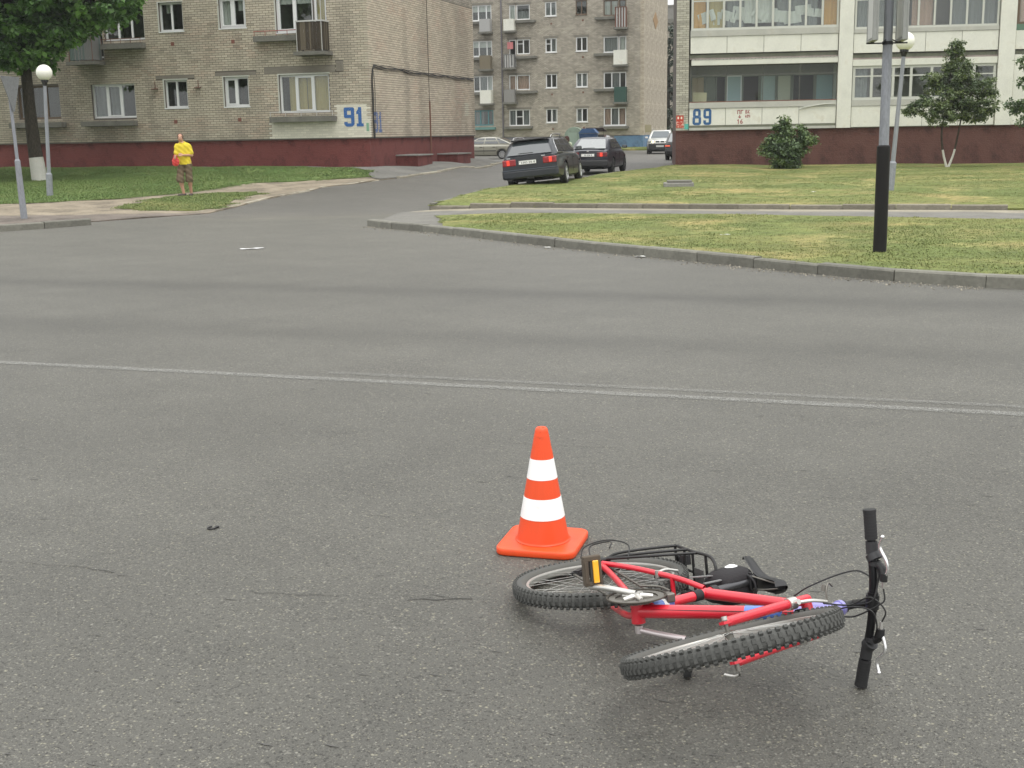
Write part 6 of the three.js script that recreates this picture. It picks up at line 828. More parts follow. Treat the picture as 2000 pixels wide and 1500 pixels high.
{
  const x = -10.5, z = -26.7, g = thing('road_sign', 'triangular road sign seen from behind on a leaning grey post, far left', 'road sign', [x, hgt(x, z) - 0.01, z]); g.rotation.z = 0.022;
  obj('sleeve', [cyl(V(0, 0, 0), V(0, 1.26, 0), 0.072, 0.06, 18), cyl(V(0, 1.26, 0), V(0, 1.3, 0), 0.06, 0.038, 18)], mat.postGrey, g); obj('pole', cyl(V(0, 1.3, 0), V(0, 3.0, 0), 0.036, 0.034, 14), mat.postGrey, g); const p = part('sign_plate', g); p.position.set(0, 2.72, 0); p.rotation.y = 4.62;
  const t = new THREE.Shape(); const a = 0.42; t.moveTo(-a + 0.05, 0.3); t.lineTo(a - 0.05, 0.3); t.quadraticCurveTo(a, 0.3, a - 0.03, 0.24); t.lineTo(0.04, -0.4); t.quadraticCurveTo(0, -0.46, -0.04, -0.4); t.lineTo(-a + 0.03, 0.24); t.quadraticCurveTo(-a, 0.3, -a + 0.05, 0.3);
  obj('plate', new THREE.ExtrudeGeometry(t, { depth: 0.012, bevelEnabled: false }).translate(0, 0, -0.06), M([0.24, 0.25, 0.26], 0.55, { metalness: 0.3, map: concreteMap }), p); obj('bracket', [bx(0.4, 0.03, 0.02, 0, 0.15, -0.036), bx(0.2, 0.03, 0.02, 0, -0.1, -0.036)], mat.darkMetal, p);
}
{
  const x = 4.66, z = -15.4, g = thing('lamp_post', 'tall grey pole with black lower sleeve and two banner boxes on the verge', 'lamp post', [x, hgt(x, z) + 0.09, z]); g.rotation.z = 0.004;
  obj('sleeve', [cyl(V(0, 0, 0), V(0, 1.33, 0), 0.083, 0.081, 28), cyl(V(0, 1.33, 0), V(0, 1.345, 0), 0.081, 0.06, 28)], mat.postBlack, g); obj('pole', [cyl(V(0, 1.345, 0), V(0, 2.58, 0), 0.060, 0.057, 24)], mat.postGrey, g); obj('upper_pole', cyl(V(0, 2.58, 0), V(0, 8.5, 0), 0.054, 0.04, 24), mat.postGrey, g);
  const ar = (s, z2) => { const b = part('banner_box', g); b.position.set(0.178 * s - 0.012, 3.22, 0); b.rotation.y = -0.17; obj('frame', [rbx(0.07, 1.28, 0.03, 0.01, 0, 0, 0.3), rbx(0.07, 1.28, 0.03, 0.01, 0, 0, -0.3), rbx(0.07, 0.03, 0.57, 0.01, 0, 0.625, 0), rbx(0.07, 0.03, 0.57, 0.01, 0, -0.625, 0)], M([0.36, 0.37, 0.35], 0.5, { map: concreteMap }), b); obj('face', [bx(0.012, 1.2, 0.56, 0.02, 0, 0), bx(0.012, 1.2, 0.56, -0.02, 0, 0)], M([0.5, 0.51, 0.49], 0.5), b); };
  ar(-1); ar(1); obj('banner_arm', [tube([V(-0.22, 2.57, 0.05), V(-0.1, 2.56, 0.06), V(-0.04, 2.6, 0.06)], 0.008, 12, 6), cyl(V(-0.26, 2.565, 0), V(0.24, 2.565, 0), 0.009), tube([V(0.04, 2.6, 0.05), V(0.12, 2.57, 0.06), V(0.18, 2.62, 0.04)], 0.008, 12, 6), cyl(V(-0.24, 3.7, 0), V(0.24, 3.7, 0), 0.012), cyl(V(0, 2.545, 0), V(0, 2.585, 0), 0.064, 0.064, 20)], mat.darkMetal, g);
}
// ---------------------------------------------------------------- trees and shrubs
const barkM = M([0.085, 0.075, 0.06], 0.95, { map: barkMap, bumpMap: roughBump, bumpScale: 0.02 }), limeM = M([0.62, 0.61, 0.55], 0.9, { map: paintMap, bumpMap: roughBump, bumpScale: 0.02 });
const leafGeo = (() => { const g = new THREE.BufferGeometry(); const p = [0, 0, 0, 0.32, 0.06, 0.45, 0, -0.02, 1, -0.32, 0.06, 0.45]; g.setAttribute('position', new THREE.Float32BufferAttribute(p, 3)); g.setIndex([0, 1, 2, 0, 2, 3]); g.computeVertexNormals(); return g; })();
const leafM = M([1, 1, 1], 0.6, { side: THREE.DoubleSide, transmission: 0.45, thickness: 0 });
function tree(name, label, cat, pos, o) {
  const g = thing(name, label, cat, pos, 0, o.group), r = rng(o.seed), trunk = [], lime = [];
  for (const [pts, r0, r1] of o.stems) { const c = new THREE.CatmullRomCurve3(pts.map((p) => V(...p)), false, 'centripetal'), n = 10; for (let i = 0; i < n; i++) { const a = c.getPoint(i / n), b = c.getPoint((i + 1) / n), ra = lerp(r0, r1, i / n), rb = lerp(r0, r1, (i + 1) / n); (o.lime && b.y < o.lime ? lime : trunk).push(cyl(a, b, ra, rb, 10)); } }
  // limbs reach from the stems to the leaf clusters
  const tips = []; for (const [cx, cy, cz, rx, ry, rz, w = 1] of o.blobs) { const top = o.stems[(r() * o.stems.length) | 0][0], s = V(...top[top.length - 1]); trunk.push(cyl(s.clone().lerp(V(cx, cy, cz), 0.0), V(cx, cy, cz), o.limb ?? 0.05, (o.limb ?? 0.05) * 0.35, 6)); const n = Math.round(o.clumps * w); for (let i = 0; i < n; i++) { const d = V(gauss(r), gauss(r), gauss(r)).normalize(), k = 0.55 + 0.5 * r(); const p = V(cx + d.x * rx * k, cy + d.y * ry * k, cz + d.z * rz * k); tips.push([p, 0.7 + 0.6 * r(), r()]); if (i % 4 === 0) trunk.push(cyl(V(cx, cy, cz), p, (o.limb ?? 0.05) * 0.25, 0.006, 4)); } }
  if (trunk.length) obj('trunk', metric(mg(trunk), 2), barkM, g); if (lime.length) obj('whitewash', metric(mg(lime), 2), limeM, g);
  const im = new THREE.InstancedMesh(leafGeo, leafM, tips.length * o.per), m4 = new THREE.Matrix4(), q = new THREE.Quaternion(), e = new THREE.Euler(), c = new THREE.Color(); let k = 0;
  for (const [p, s, t] of tips) for (let i = 0; i < o.per; i++) { const x = p.x + gauss(r) * o.spread * s, y = p.y + gauss(r) * o.spread * 0.6 * s, z = p.z + gauss(r) * o.spread * s, L = o.leaf * (0.7 + 0.6 * r()); q.setFromEuler(e.set(0.8 * gauss(r) + 0.55, r() * 6.28, 0.7 * gauss(r), 'YXZ')); m4.compose(V(x, y, z), q, V(L * (o.broad ?? 1), L, L)); im.setMatrixAt(k, m4); const v = (0.65 + 0.5 * r()) * (0.55 + 0.9 * t); c.setRGB(o.col[0] * v * (0.9 + 0.35 * t), o.col[1] * v, o.col[2] * v); im.setColorAt(k++, c); }
  im.name = 'crown'; im.userData.kind = 'stuff'; im.castShadow = im.receiveShadow = true; g.add(im); return g;
}
tree('tree', 'large leafy tree with whitewashed trunk before the left brick block', 'tree', [-16.3, hgt(-16.3, -43.2) + 0.05, -43.2], { seed: 3, lime: 1.02, limb: 0.12, clumps: 80, per: 60, spread: 0.30, leaf: 0.2, broad: 1.3, col: [0.125, 0.29, 0.055],
  stems: [[[[0, -0.1, 0], [-0.05, 0.5, 0], [-0.1, 1.2, 0], [-0.12, 2.6, 0.05], [-0.1, 4.2, 0.1], [-0.1, 6.0, 0]], 0.28, 0.14]],
  blobs: [[-2.2, 4.7, 0.4, 2.0, 1.0, 1.8], [0.0, 4.7, 0.8, 1.5, 0.95, 1.5], [1.2, 5.2, 0.7, 1.2, 0.8, 1.3], [2.5, 6.1, 0.5, 1.5, 1.1, 1.4], [3.3, 7.4, 0, 1.2, 1.2, 1.3], [0.4, 6.2, 0.2, 2.4, 1.5, 2.2, 1.4], [2.6, 7.2, 0, 1.4, 1.1, 1.4], [-3.0, 6.4, 0, 2.4, 1.6, 2.2, 1.3], [-0.6, 8.4, 0, 3.0, 1.9, 2.6, 1.4], [-4.4, 4.9, 0.4, 1.8, 1.2, 1.8], [-4.5, 8.2, 0, 2.4, 1.9, 2.2], [1.8, 9.0, 0, 2.0, 1.7, 2.0], [-1.6, 10.6, 0, 2.6, 1.6, 2.4], [-1.0, 4.9, 2.6, 1.8, 1.0, 1.4, 0.8], [1.2, 7.0, 2.4, 1.8, 1.4, 1.4, 0.8], [-3.2, 7.0, 2.6, 2.2, 1.6, 1.4, 0.8], [-6.0, 6.4, 1.5, 2.4, 1.8, 2.2], [-6.5, 9.0, 0.5, 2.4, 2.0, 2.2], [-2.0, 9.2, 3.2, 2.4, 1.8, 1.6], [1.6, 9.0, 2.8, 2.0, 1.6, 1.6, 0.8], [-5.0, 5.0, 3.0, 1.8, 1.2, 1.6]] });
tree('tree', 'broad tree at the left edge whose crown hangs over the lawn from outside the view', 'tree', [-21.3, hgt(-21, -42) + 0.05, -42.0], { seed: 23, lime: 1.0, limb: 0.12, clumps: 60, per: 55, spread: 0.32, leaf: 0.21, broad: 1.3, col: [0.11, 0.26, 0.05], stems: [[[[0, -0.1, 0], [0.05, 1.2, 0], [0.1, 3, 0], [0, 6, 0]], 0.3, 0.14]],
  blobs: [[0.6, 4.8, 1.2, 2.2, 1.2, 2.0], [2.4, 5.6, 1.6, 2.0, 1.3, 1.8], [-1.8, 5.0, 0.6, 2.2, 1.4, 2], [0, 7.2, 1, 3.0, 1.8, 2.6, 1.4], [2.2, 8.4, 1.4, 2.4, 1.8, 2.2, 1.2], [-2.2, 8.0, 0, 2.4, 1.8, 2.2], [0, 10.4, 0, 2.8, 1.7, 2.6, 1.2]] });
tree('small_tree', 'small twin-stemmed tree with whitewashed feet before the right building', 'tree', [16.0, hgt(16, -45) + 0.15, -45.2], { seed: 5, lime: 0.72, limb: 0.022, clumps: 40, per: 34, spread: 0.14, leaf: 0.095, col: [0.13, 0.205, 0.068],
  stems: [[[[0, -0.05, 0], [-0.16, 0.5, 0], [-0.26, 1.2, 0], [-0.2, 2.0, 0.05], [-0.1, 2.9, 0]], 0.045, 0.02], [[[0.03, -0.05, 0], [0.22, 0.5, 0], [0.36, 1.3, 0], [0.45, 2.1, 0.05]], 0.045, 0.02]],
  blobs: [[-0.25, 2.55, 0, 0.9, 0.75, 0.8, 1.9], [0.75, 2.65, 0.1, 0.85, 0.75, 0.75, 1.9], [0.3, 3.0, 0, 0.75, 0.6, 0.6, 1.3], [0.15, 3.55, 0, 0.5, 0.55, 0.45, 1.1], [0.1, 4.25, 0, 0.3, 0.4, 0.3, 0.8], [-0.95, 2.2, 0.1, 0.5, 0.28, 0.5, 0.8], [1.25, 2.3, 0.1, 0.42, 0.5, 0.5, 0.9], [0.9, 1.9, 0.2, 0.6, 0.3, 0.5, 1.0], [-0.4, 1.85, 0.2, 0.65, 0.32, 0.5, 1.0], [-0.65, 3.2, 0, 0.4, 0.25, 0.4, 0.55], [0.4, 2.0, -0.2, 0.6, 0.4, 0.5, 1.0], [1.45, 3.0, 0, 0.25, 0.2, 0.3, 0.3], [-1.45, 2.0, 0, 0.25, 0.14, 0.25, 0.3]] });
tree('small_tree', 'loose-leaved small tree cut off by the right edge of the view', 'tree', [18.75, hgt(18.7, -43) + 0.15, -43.4], { seed: 8, limb: 0.02, clumps: 34, per: 34, spread: 0.14, leaf: 0.10, col: [0.09, 0.17, 0.055],
  stems: [[[[0, -0.05, 0], [0.05, 0.8, 0], [0.0, 1.8, 0], [-0.1, 2.8, 0]], 0.05, 0.02]], blobs: [[-0.95, 2.15, 0, 0.5, 0.3, 0.4], [-0.6, 1.65, 0.1, 0.5, 0.25, 0.4, 0.7], [-0.75, 2.9, 0, 0.4, 0.25, 0.3, 0.6], [-0.8, 3.6, 0, 0.3, 0.3, 0.3, 0.5], [0.2, 2.6, 0, 0.8, 0.8, 0.7, 1.8], [0.3, 3.6, 0, 0.5, 0.6, 0.5, 1]] });
tree('shrub', 'dense dark green shrub against the plinth left of the tall pole', 'shrub', [10.18, hgt(10.2, -45) + 0.16, -45.6], { seed: 11, limb: 0.014, clumps: 56, per: 30, spread: 0.15, leaf: 0.11, broad: 1.1, col: [0.12, 0.21, 0.062],
  stems: [[[[0, -0.05, 0], [-0.1, 0.3, 0], [-0.1, 0.7, 0]], 0.02, 0.01], [[[0.1, -0.05, 0], [0.2, 0.4, 0], [0.2, 0.8, 0]], 0.02, 0.01]], blobs: [[-0.1, 0.55, 0.05, 0.62, 0.5, 0.5, 1.5], [0.25, 0.75, 0, 0.55, 0.5, 0.5, 1.3], [-0.35, 0.95, 0, 0.4, 0.35, 0.4, 0.8], [0.0, 1.25, 0, 0.32, 0.3, 0.3, 0.6], [-0.04, 1.68, 0, 0.14, 0.26, 0.14, 0.22], [0.75, 1.1, 0, 0.34, 0.3, 0.3, 0.5], [0.55, 1.45, 0, 0.12, 0.14, 0.12, 0.1], [-0.75, 0.75, 0, 0.2, 0.2, 0.2, 0.16], [-0.3, 1.55, 0, 0.12, 0.1, 0.12, 0.12], [0.1, 0.25, 0.1, 0.5, 0.25, 0.4, 0.8]] });
tree('dark_tree', 'tall dark green tree glimpsed in the gap beside the brick pier', 'tree', [15.7, hgt(17, -118), -122], { seed: 14, limb: 0.1, clumps: 44, per: 26, spread: 0.4, leaf: 0.3, col: [0.028, 0.06, 0.022], stems: [[[[0, 0, 0], [0, 4, 0], [0, 8, 0]], 0.25, 0.1]], blobs: [[0, 2.2, 0, 2.2, 2.0, 2, 1.3], [0.2, 5.0, 0, 2.4, 2.0, 2, 1.3], [-0.2, 8.0, 0, 2.0, 1.8, 1.8], [0.8, 10.2, 0, 1.4, 1.5, 1.4, 0.7]] });
// ---------------------------------------------------------------- people: smooth distance fields meshed with surface nets
function sdfMesh(f, lo, hi, h) {
  const n = [0, 1, 2].map((i) => Math.ceil((hi[i] - lo[i]) / h) + 1), [nx, ny, nz] = n, val = new Float32Array(nx * ny * nz), id = new Int32Array(nx * ny * nz).fill(-1), P = [], I = [], at = (i, j, k) => (k * ny + j) * nx + i;
  for (let k = 0; k < nz; k++) for (let j = 0; j < ny; j++) for (let i = 0; i < nx; i++) val[at(i, j, k)] = f(lo[0] + i * h, lo[1] + j * h, lo[2] + k * h);
  for (let k = 0; k + 1 < nz; k++) for (let j = 0; j + 1 < ny; j++) for (let i = 0; i + 1 < nx; i++) {
    const c = []; let neg = 0; for (let q = 0; q < 8; q++) { const v = val[at(i + (q & 1), j + ((q >> 1) & 1), k + (q >> 2))]; c.push(v); if (v < 0) neg++; } if (!neg || neg === 8) continue;
    let x = 0, y = 0, z = 0, m = 0; for (let a = 0; a < 8; a++) for (const b of [1, 2, 4]) { const d = a | b; if (d === a) continue; if ((c[a] < 0) !== (c[d] < 0)) { const t = c[a] / (c[a] - c[d]); x += (a & 1) + (b === 1 ? t : 0); y += ((a >> 1) & 1) + (b === 2 ? t : 0); z += (a >> 2) + (b === 4 ? t : 0); m++; } }
    id[at(i, j, k)] = P.length / 3; P.push(lo[0] + (i + x / m) * h, lo[1] + (j + y / m) * h, lo[2] + (k + z / m) * h);
  }
  const face = (a, b, c, d, fl) => { if (a < 0 || b < 0 || c < 0 || d < 0) return; fl ? I.push(a, b, c, a, c, d) : I.push(a, c, b, a, d, c); };
  for (let k = 1; k + 1 < nz; k++) for (let j = 1; j + 1 < ny; j++) for (let i = 1; i + 1 < nx; i++) {
    const s = val[at(i, j, k)] < 0;
    if (s !== (val[at(i + 1, j, k)] < 0)) face(id[at(i, j - 1, k - 1)], id[at(i, j, k - 1)], id[at(i, j, k)], id[at(i, j - 1, k)], s);
    if (s !== (val[at(i, j + 1, k)] < 0)) face(id[at(i - 1, j, k - 1)], id[at(i - 1, j, k)], id[at(i, j, k)], id[at(i, j, k - 1)], s);
    if (s !== (val[at(i, j, k + 1)] < 0)) face(id[at(i - 1, j - 1, k)], id[at(i, j - 1, k)], id[at(i, j, k)], id[at(i - 1, j, k)], s);
  }
  const g = new THREE.BufferGeometry(); g.setAttribute('position', new THREE.Float32BufferAttribute(P, 3)); g.setIndex(I); g.computeVertexNormals(); return g;
}
const smin = (a, b, k) => { const h = clamp(0.5 + 0.5 * (b - a) / k); return lerp(b, a, h) - k * h * (1 - h); };
function cap(a, b, r1, r2, sx = 1, sz = 1) { const ax = a[0], ay = a[1], az = a[2], bx_ = b[0] - ax, by = b[1] - ay, bz = b[2] - az, L = bx_ * bx_ + by * by + bz * bz + 1e-9; return (x, y, z) => { const t = clamp(((x - ax) * bx_ + (y - ay) * by + (z - az) * bz) / L), dx = (x - ax - bx_ * t) / sx, dy = y - ay - by * t, dz = (z - az - bz * t) / sz; return Math.sqrt(dx * dx + dy * dy + dz * dz) - lerp(r1, r2, t); }; }
const field = (list, k) => (x, y, z) => { let d = 1e3; for (const f of list) { const v = f(x, y, z); d = d > 100 ? v : smin(d, v, k); } return d; };
function hand(w, dir, up, s, curl, mirror) { // wrist, pointing direction, back-of-hand normal
  const D = V(...dir).normalize(), N = V(...up).normalize(), S = D.clone().cross(N).multiplyScalar(mirror), W = V(...w), p = (a, b, c) => W.clone().addScaledVector(D, a * s).addScaledVector(S, b * s).addScaledVector(N, c * s).toArray(), out = [];
  out.push(cap(p(0.01, 0, 0), p(0.085, -0.02, 0), 0.026 * s, 0.022 * s, 1, 1), cap(p(0.02, 0.01, 0), p(0.085, 0.022, 0), 0.024 * s, 0.021 * s));
  [[-0.034, 0.062], [-0.012, 0.075], [0.011, 0.07], [0.032, 0.055]].forEach(([o, L]) => { const a = p(0.088, o, 0), b = p(0.088 + L * 0.5, o, -0.014 * curl), c = p(0.088 + L * (0.5 + 0.35 * (1 - curl * 0.6)), o, -0.05 * curl); out.push(cap(a, b, 0.0095 * s, 0.009 * s), cap(b, c, 0.009 * s, 0.0075 * s)); });
  out.push(cap(p(0.03, -0.03, -0.005), p(0.07, -0.058, -0.016), 0.013 * s, 0.0105 * s), cap(p(0.07, -0.058, -0.016), p(0.1, -0.052, -0.03 * curl), 0.0105 * s, 0.0085 * s)); return out;
}
function person(label, pos, turn, o) {
  const g = thing('person', label, 'person', pos, turn); g.scale.setScalar(o.size ?? 1); const sk = M(o.skin, 0.6), B = o.b;
  const head = [cap([B.head[0], B.head[1] + 0.02, B.head[2] - 0.012], [B.head[0], B.head[1] - 0.03, B.head[2] + 0.012], 0.086, 0.07, 0.88, 1.08), cap([B.head[0], B.head[1] - 0.06, B.head[2] + 0.022], [B.head[0], B.head[1] - 0.09, B.head[2] + 0.035], 0.05, 0.04), cap([B.head[0], B.head[1] + 0.005, B.head[2] + 0.09], [B.head[0], B.head[1] - 0.03, B.head[2] + 0.104], 0.008, 0.0135), cap([B.head[0] - 0.022, B.head[1] - 0.062, B.head[2] + 0.082], [B.head[0] + 0.022, B.head[1] - 0.062, B.head[2] + 0.082], 0.009, 0.009), ...[-1, 1].map((s) => cap([B.head[0] + 0.077 * s, B.head[1] + 0.012, B.head[2] - 0.012], [B.head[0] + 0.075 * s, B.head[1] - 0.03, B.head[2] - 0.004], 0.014, 0.01, 0.7, 1.3)), cap([B.head[0] - 0.03, B.head[1] + 0.018, B.head[2] + 0.072], [B.head[0] + 0.03, B.head[1] + 0.018, B.head[2] + 0.072], 0.014, 0.014)];
  const neck = cap([B.head[0], B.head[1] - 0.08, B.head[2] - 0.02], [B.neck[0], B.neck[1] - 0.06, B.neck[2]], 0.054, 0.062);
  const torso = [cap([B.neck[0], B.neck[1] - 0.1, B.neck[2]], [B.hip[0], B.hip[1] + 0.1, B.hip[2]], 0.125, 0.12, 1.25, 0.82), cap([B.shR[0], B.shR[1], B.shR[2]], [B.shL[0], B.shL[1], B.shL[2]], 0.055, 0.055), cap([B.hip[0] - 0.07, B.hip[1], B.hip[2]], [B.hip[0] + 0.07, B.hip[1], B.hip[2]], 0.105, 0.105)];
  const arm = (s, e, h) => [cap(s, e, 0.052, 0.042), cap(e, h, 0.041, 0.028)];
  const leg = (h, k, f) => [cap(h, k, 0.088, 0.056), cap(k, [lerp(k[0], f[0], 0.35), lerp(k[1], f[1], 0.35), lerp(k[2], f[2], 0.35) - 0.015], 0.055, 0.056), cap([lerp(k[0], f[0], 0.35), lerp(k[1], f[1], 0.35), lerp(k[2], f[2], 0.35) - 0.015], f, 0.055, 0.037)];
  const foot = (f, d) => cap([f[0], f[1] - 0.055, f[2] - 0.01], [f[0] + d[0] * 0.15, f[1] - 0.068, f[2] + d[1] * 0.15], 0.035, 0.03);
  const skin = [...head, neck, ...torso, ...arm(B.shR, B.elR, B.haR), ...arm(B.shL, B.elL, B.haL), ...leg(B.hiR, B.knR, B.ftR), ...leg(B.hiL, B.knL, B.ftL), foot(B.ftR, B.dR), foot(B.ftL, B.dL)];
  const lo = [-0.5, -0.02, -0.45], hi = [0.5, 1.86, 0.5];
  const bodyGeo = [sdfMesh(field(skin, 0.03), lo, hi, 0.014)];
  for (const [h, d, n, m] of [[B.haR, B.hdR, B.hnR, 1], [B.haL, B.hdL, B.hnL, -1]]) bodyGeo.push(sdfMesh(field(hand(h, d, n, 1, o.curl ?? 0.7, m), 0.008), h.map((v) => v - 0.2), h.map((v) => v + 0.2), 0.0042));
  obj('body', bodyGeo, sk, g);
  const grow = (l, e) => { const f = field(l, 0.04); return (x, y, z) => f(x, y, z) - e; }, above = (f, y0) => (x, y, z) => Math.max(f(x, y, z), y0 - y), cut = (f, c) => (x, y, z) => Math.max(f(x, y, z), -c(x, y, z));
  const upR = B.shR.map((v, i) => lerp(v, B.elR[i], o.sleeve ?? 0.7)), upL = B.shL.map((v, i) => lerp(v, B.elL[i], o.sleeve ?? 0.7));
  const sh = [cap([B.neck[0], B.neck[1] - 0.12, B.neck[2]], [B.hip[0], B.hip[1] - 0.16, B.hip[2]], 0.122, 0.15, 1.22, 0.9), torso[1], cap([B.neck[0], B.neck[1] - 0.035, B.neck[2] - 0.01], B.shR, 0.05, 0.05), cap([B.neck[0], B.neck[1] - 0.035, B.neck[2] - 0.01], B.shL, 0.05, 0.05), cap(B.shR, upR, 0.062, 0.068), cap(B.shL, upL, 0.062, 0.068), cap([B.neck[0], B.neck[1] - 0.02, B.neck[2] - 0.01], [B.neck[0], B.neck[1] - 0.05, B.neck[2]], 0.07, 0.08)];
  const fold = (x, y, z) => 0.010 * Math.sin(x * 38 + y * 17) * Math.sin(y * 26 - z * 21 + 1);
  const shirtF = cut(above(((f) => (x, y, z) => f(x, y, z) + fold(x, y, z))(grow(sh, 0.012)), B.hem), cap([B.neck[0], B.neck[1] + 0.1, B.neck[2] + 0.02], [B.neck[0], B.neck[1] - 0.015, B.neck[2] + 0.03], 0.075, 0.056));
  obj('shirt', sdfMesh(shirtF, lo, hi, 0.013), M(o.shirt, 0.85), g);
  if (o.collar) obj('collar', new THREE.TorusGeometry(0.078, 0.016, 8, 24, 5.2).rotateZ(-1.03).rotateX(Math.PI / 2 + 0.25).translate(B.neck[0], B.neck[1] + 0.005, B.neck[2] + 0.005), M(o.shirt.map((v) => v * 0.9), 0.85), g);
  const lw = (h, k, f) => { const e = k.map((v, i) => lerp(v, f[i], o.legLen ?? 0.22)); return [cap(h, k, 0.1, 0.082), cap(k, e, 0.08, 0.082)]; };
  const tr = [torso[2], ...lw(B.hiR, B.knR, B.ftR), ...lw(B.hiL, B.knL, B.ftL)], trF = grow(tr, 0.012);
  obj('trousers', sdfMesh((x, y, z) => Math.max(trF(x, y, z) + 1.3 * fold(x * 0.7, y, z), y - (B.hem + 0.02), (o.legHem ?? 0) - y), lo, hi, 0.013), M(o.trousers, 0.9), g);
  for (const [f, d] of [[B.ftR, B.dR], [B.ftL, B.dL]]) { const s = part('shoe', g), y0 = f[1] - 0.1; obj('upper', sdfMesh((x, y, z) => Math.max(cap([f[0] - d[0] * 0.03, f[1] - 0.05, f[2] - d[1] * 0.03], [f[0] + d[0] * 0.17, f[1] - 0.068, f[2] + d[1] * 0.17], 0.047, 0.04)(x, y, z), y0 + 0.012 - y, y - f[1] - 0.01), [f[0] - 0.3, y0 - 0.03, f[2] - 0.3], [f[0] + 0.3, f[1] + 0.05, f[2] + 0.3], 0.01), M(o.shoe, 0.7), s); obj('sole', sdfMesh((x, y, z) => Math.max(cap([f[0] - d[0] * 0.04, y0, f[2] - d[1] * 0.04], [f[0] + d[0] * 0.18, y0, f[2] + d[1] * 0.18], 0.05, 0.044)(x, y, z), y - y0 - 0.014, y0 - 0.012 - y), [f[0] - 0.3, y0 - 0.04, f[2] - 0.3], [f[0] + 0.3, y0 + 0.04, f[2] + 0.3], 0.009), M(o.sole ?? [0.3, 0.29, 0.27], 0.8), s); }
  const hs = o.hair; obj('hair', sdfMesh((x, y, z) => { const c = cap([B.head[0], B.head[1] + 0.022, B.head[2] - 0.016], [B.head[0], B.head[1] - 0.02, B.head[2] - 0.012], hs.r, hs.r * 0.96, 0.9, 1.06)(x, y, z); const line = hs.line(x - B.head[0], y - B.head[1], z - B.head[2]); return Math.max(hs.more ? smin(c, hs.more(x - B.head[0], y - B.head[1], z - B.head[2]), 0.04) : c, line); }, [B.head[0] - 0.2, B.head[1] - 0.35, B.head[2] - 0.22], [B.head[0] + 0.2, B.head[1] + 0.2, B.head[2] + 0.2], 0.008), M(hs.col, 0.85), g);
  for (const s of [-1, 1]) { const e = part('eye', g); obj('white', ball(0.0115, B.head[0] + 0.031 * s, B.head[1] + 0.002, B.head[2] + 0.074, 12), M([0.7, 0.68, 0.64], 0.3), e); obj('iris', ball(0.0058, B.head[0] + 0.031 * s, B.head[1] + 0.002, B.head[2] + 0.0815, 10), M([0.04, 0.03, 0.02], 0.2), e); obj('eyebrow', rbx(0.036, 0.007, 0.008, 0.003, B.head[0] + 0.032 * s, B.head[1] + 0.026, B.head[2] + 0.082), M(hs.col, 0.9), g); }
  obj('mouth', rbx(0.04, 0.006, 0.008, 0.002, B.head[0], B.head[1] - 0.062, B.head[2] + 0.089), M([0.32, 0.13, 0.11], 0.6), g);
  return g;
}
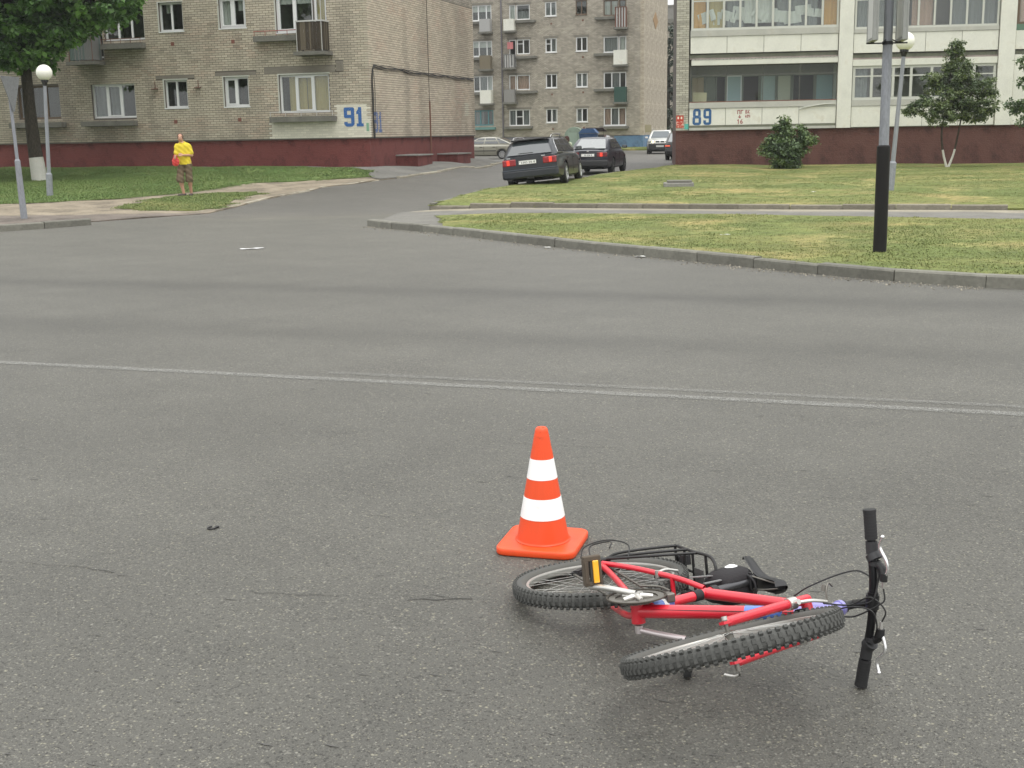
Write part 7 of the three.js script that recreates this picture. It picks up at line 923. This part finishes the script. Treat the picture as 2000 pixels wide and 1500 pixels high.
{
  const x = -9.1, z = -34.9, y = hgt(x, z) + 0.035;
  person('man in yellow polo shirt and brown knee-length trousers walking on the dirt path', [x, y, z], 0.12, { skin: [0.46, 0.25, 0.17], shirt: [0.66, 0.52, 0.035], trousers: [0.135, 0.098, 0.06], shoe: [0.05, 0.035, 0.03], collar: true, sleeve: 0.72, legLen: 0.36, legHem: 0.395,
    hair: { r: 0.098, col: [0.11, 0.075, 0.05], line: (x, y, z) => Math.max(-y - 0.05 + Math.max(0, z) * 0.6, z - 0.03 - Math.abs(x) * 0.15) },
    b: { head: [-0.045, 1.635, 0.03], neck: [-0.01, 1.49, 0], hip: [0.02, 0.93, 0], shR: [-0.145, 1.385, 0.0], shL: [0.15, 1.385, -0.01], elR: [-0.185, 1.13, 0.02], elL: [0.225, 1.14, 0.0], haR: [-0.2, 1.12, 0.21], haL: [0.03, 1.15, 0.21], hdR: [0.02, -0.25, 1], hnR: [-0.9, 0.4, 0], hdL: [-0.9, 0.05, 0.35], hnL: [0.25, 0.4, 0.8], hiR: [-0.065, 0.9, 0], hiL: [0.1, 0.9, 0], knR: [-0.12, 0.5, 0.08], knL: [0.125, 0.49, 0.02], ftR: [-0.05, 0.1, 0.06], ftL: [0.14, 0.1, -0.06], dR: [-0.75, 0.66], dL: [-0.1, 1], hem: 0.885 } });
  const b = thing('bag', 'crumpled red bag held at the waist of the man in yellow', 'bag', [x - 0.17, y + 0.86, z + 0.23], 0.2); const f = (px, py, pz) => Math.max(Math.hypot(px / 0.95, (py - 0.115) / 1.25, pz / 0.5) - 0.105 + 0.012 * Math.sin(px * 50 + py * 30) * Math.sin(py * 44 + pz * 30), -0.012 - py);
  obj('sack', sdfMesh(f, [-0.16, -0.03, -0.1], [0.16, 0.28, 0.1], 0.008), M([0.6, 0.05, 0.045], 0.6), b); obj('handle', tube([V(-0.05, 0.22, 0), V(-0.04, 0.28, 0), V(0.01, 0.3, 0), V(0.04, 0.27, 0), V(0.04, 0.22, 0)], 0.008, 14, 6), M([0.6, 0.05, 0.045], 0.6), b);
  const wx = 2.2, wz = -46.3;
  person('dark-haired woman in pale top standing behind the estate car', [wx, hgt(wx, wz), wz], 2.6, { size: 0.9, skin: [0.44, 0.26, 0.18], shirt: [0.42, 0.46, 0.34], trousers: [0.05, 0.06, 0.09], shoe: [0.04, 0.04, 0.04], sleeve: 0.6, legLen: 0.85,
    hair: { r: 0.112, col: [0.045, 0.018, 0.014], line: (x, y, z) => Math.max(z - 0.06 - (y > 0.06 ? 0.08 : 0), -y - 0.22), more: (x, y, z) => Math.hypot(x / 1.2, (y + 0.06) / 1.4, (z + 0.03)) - 0.1 },
    b: { head: [0, 1.53, 0.02], neck: [0, 1.39, 0], hip: [0, 0.88, 0], shR: [-0.145, 1.33, 0], shL: [0.145, 1.33, 0], elR: [-0.2, 1.08, 0], elL: [0.2, 1.08, 0], haR: [-0.18, 0.86, 0.1], haL: [0.18, 0.86, 0.1], hdR: [0, -1, 0.3], hnR: [-1, 0, 0], hdL: [0, -1, 0.3], hnL: [1, 0, 0], hiR: [-0.08, 0.84, 0], hiL: [0.08, 0.84, 0], knR: [-0.09, 0.47, 0.02], knL: [0.09, 0.47, 0.02], ftR: [-0.09, 0.1, 0], ftL: [0.09, 0.1, 0], dR: [-0.15, 1], dL: [0.15, 1], hem: 0.85 } });
}
renderer.render(scene, camera);
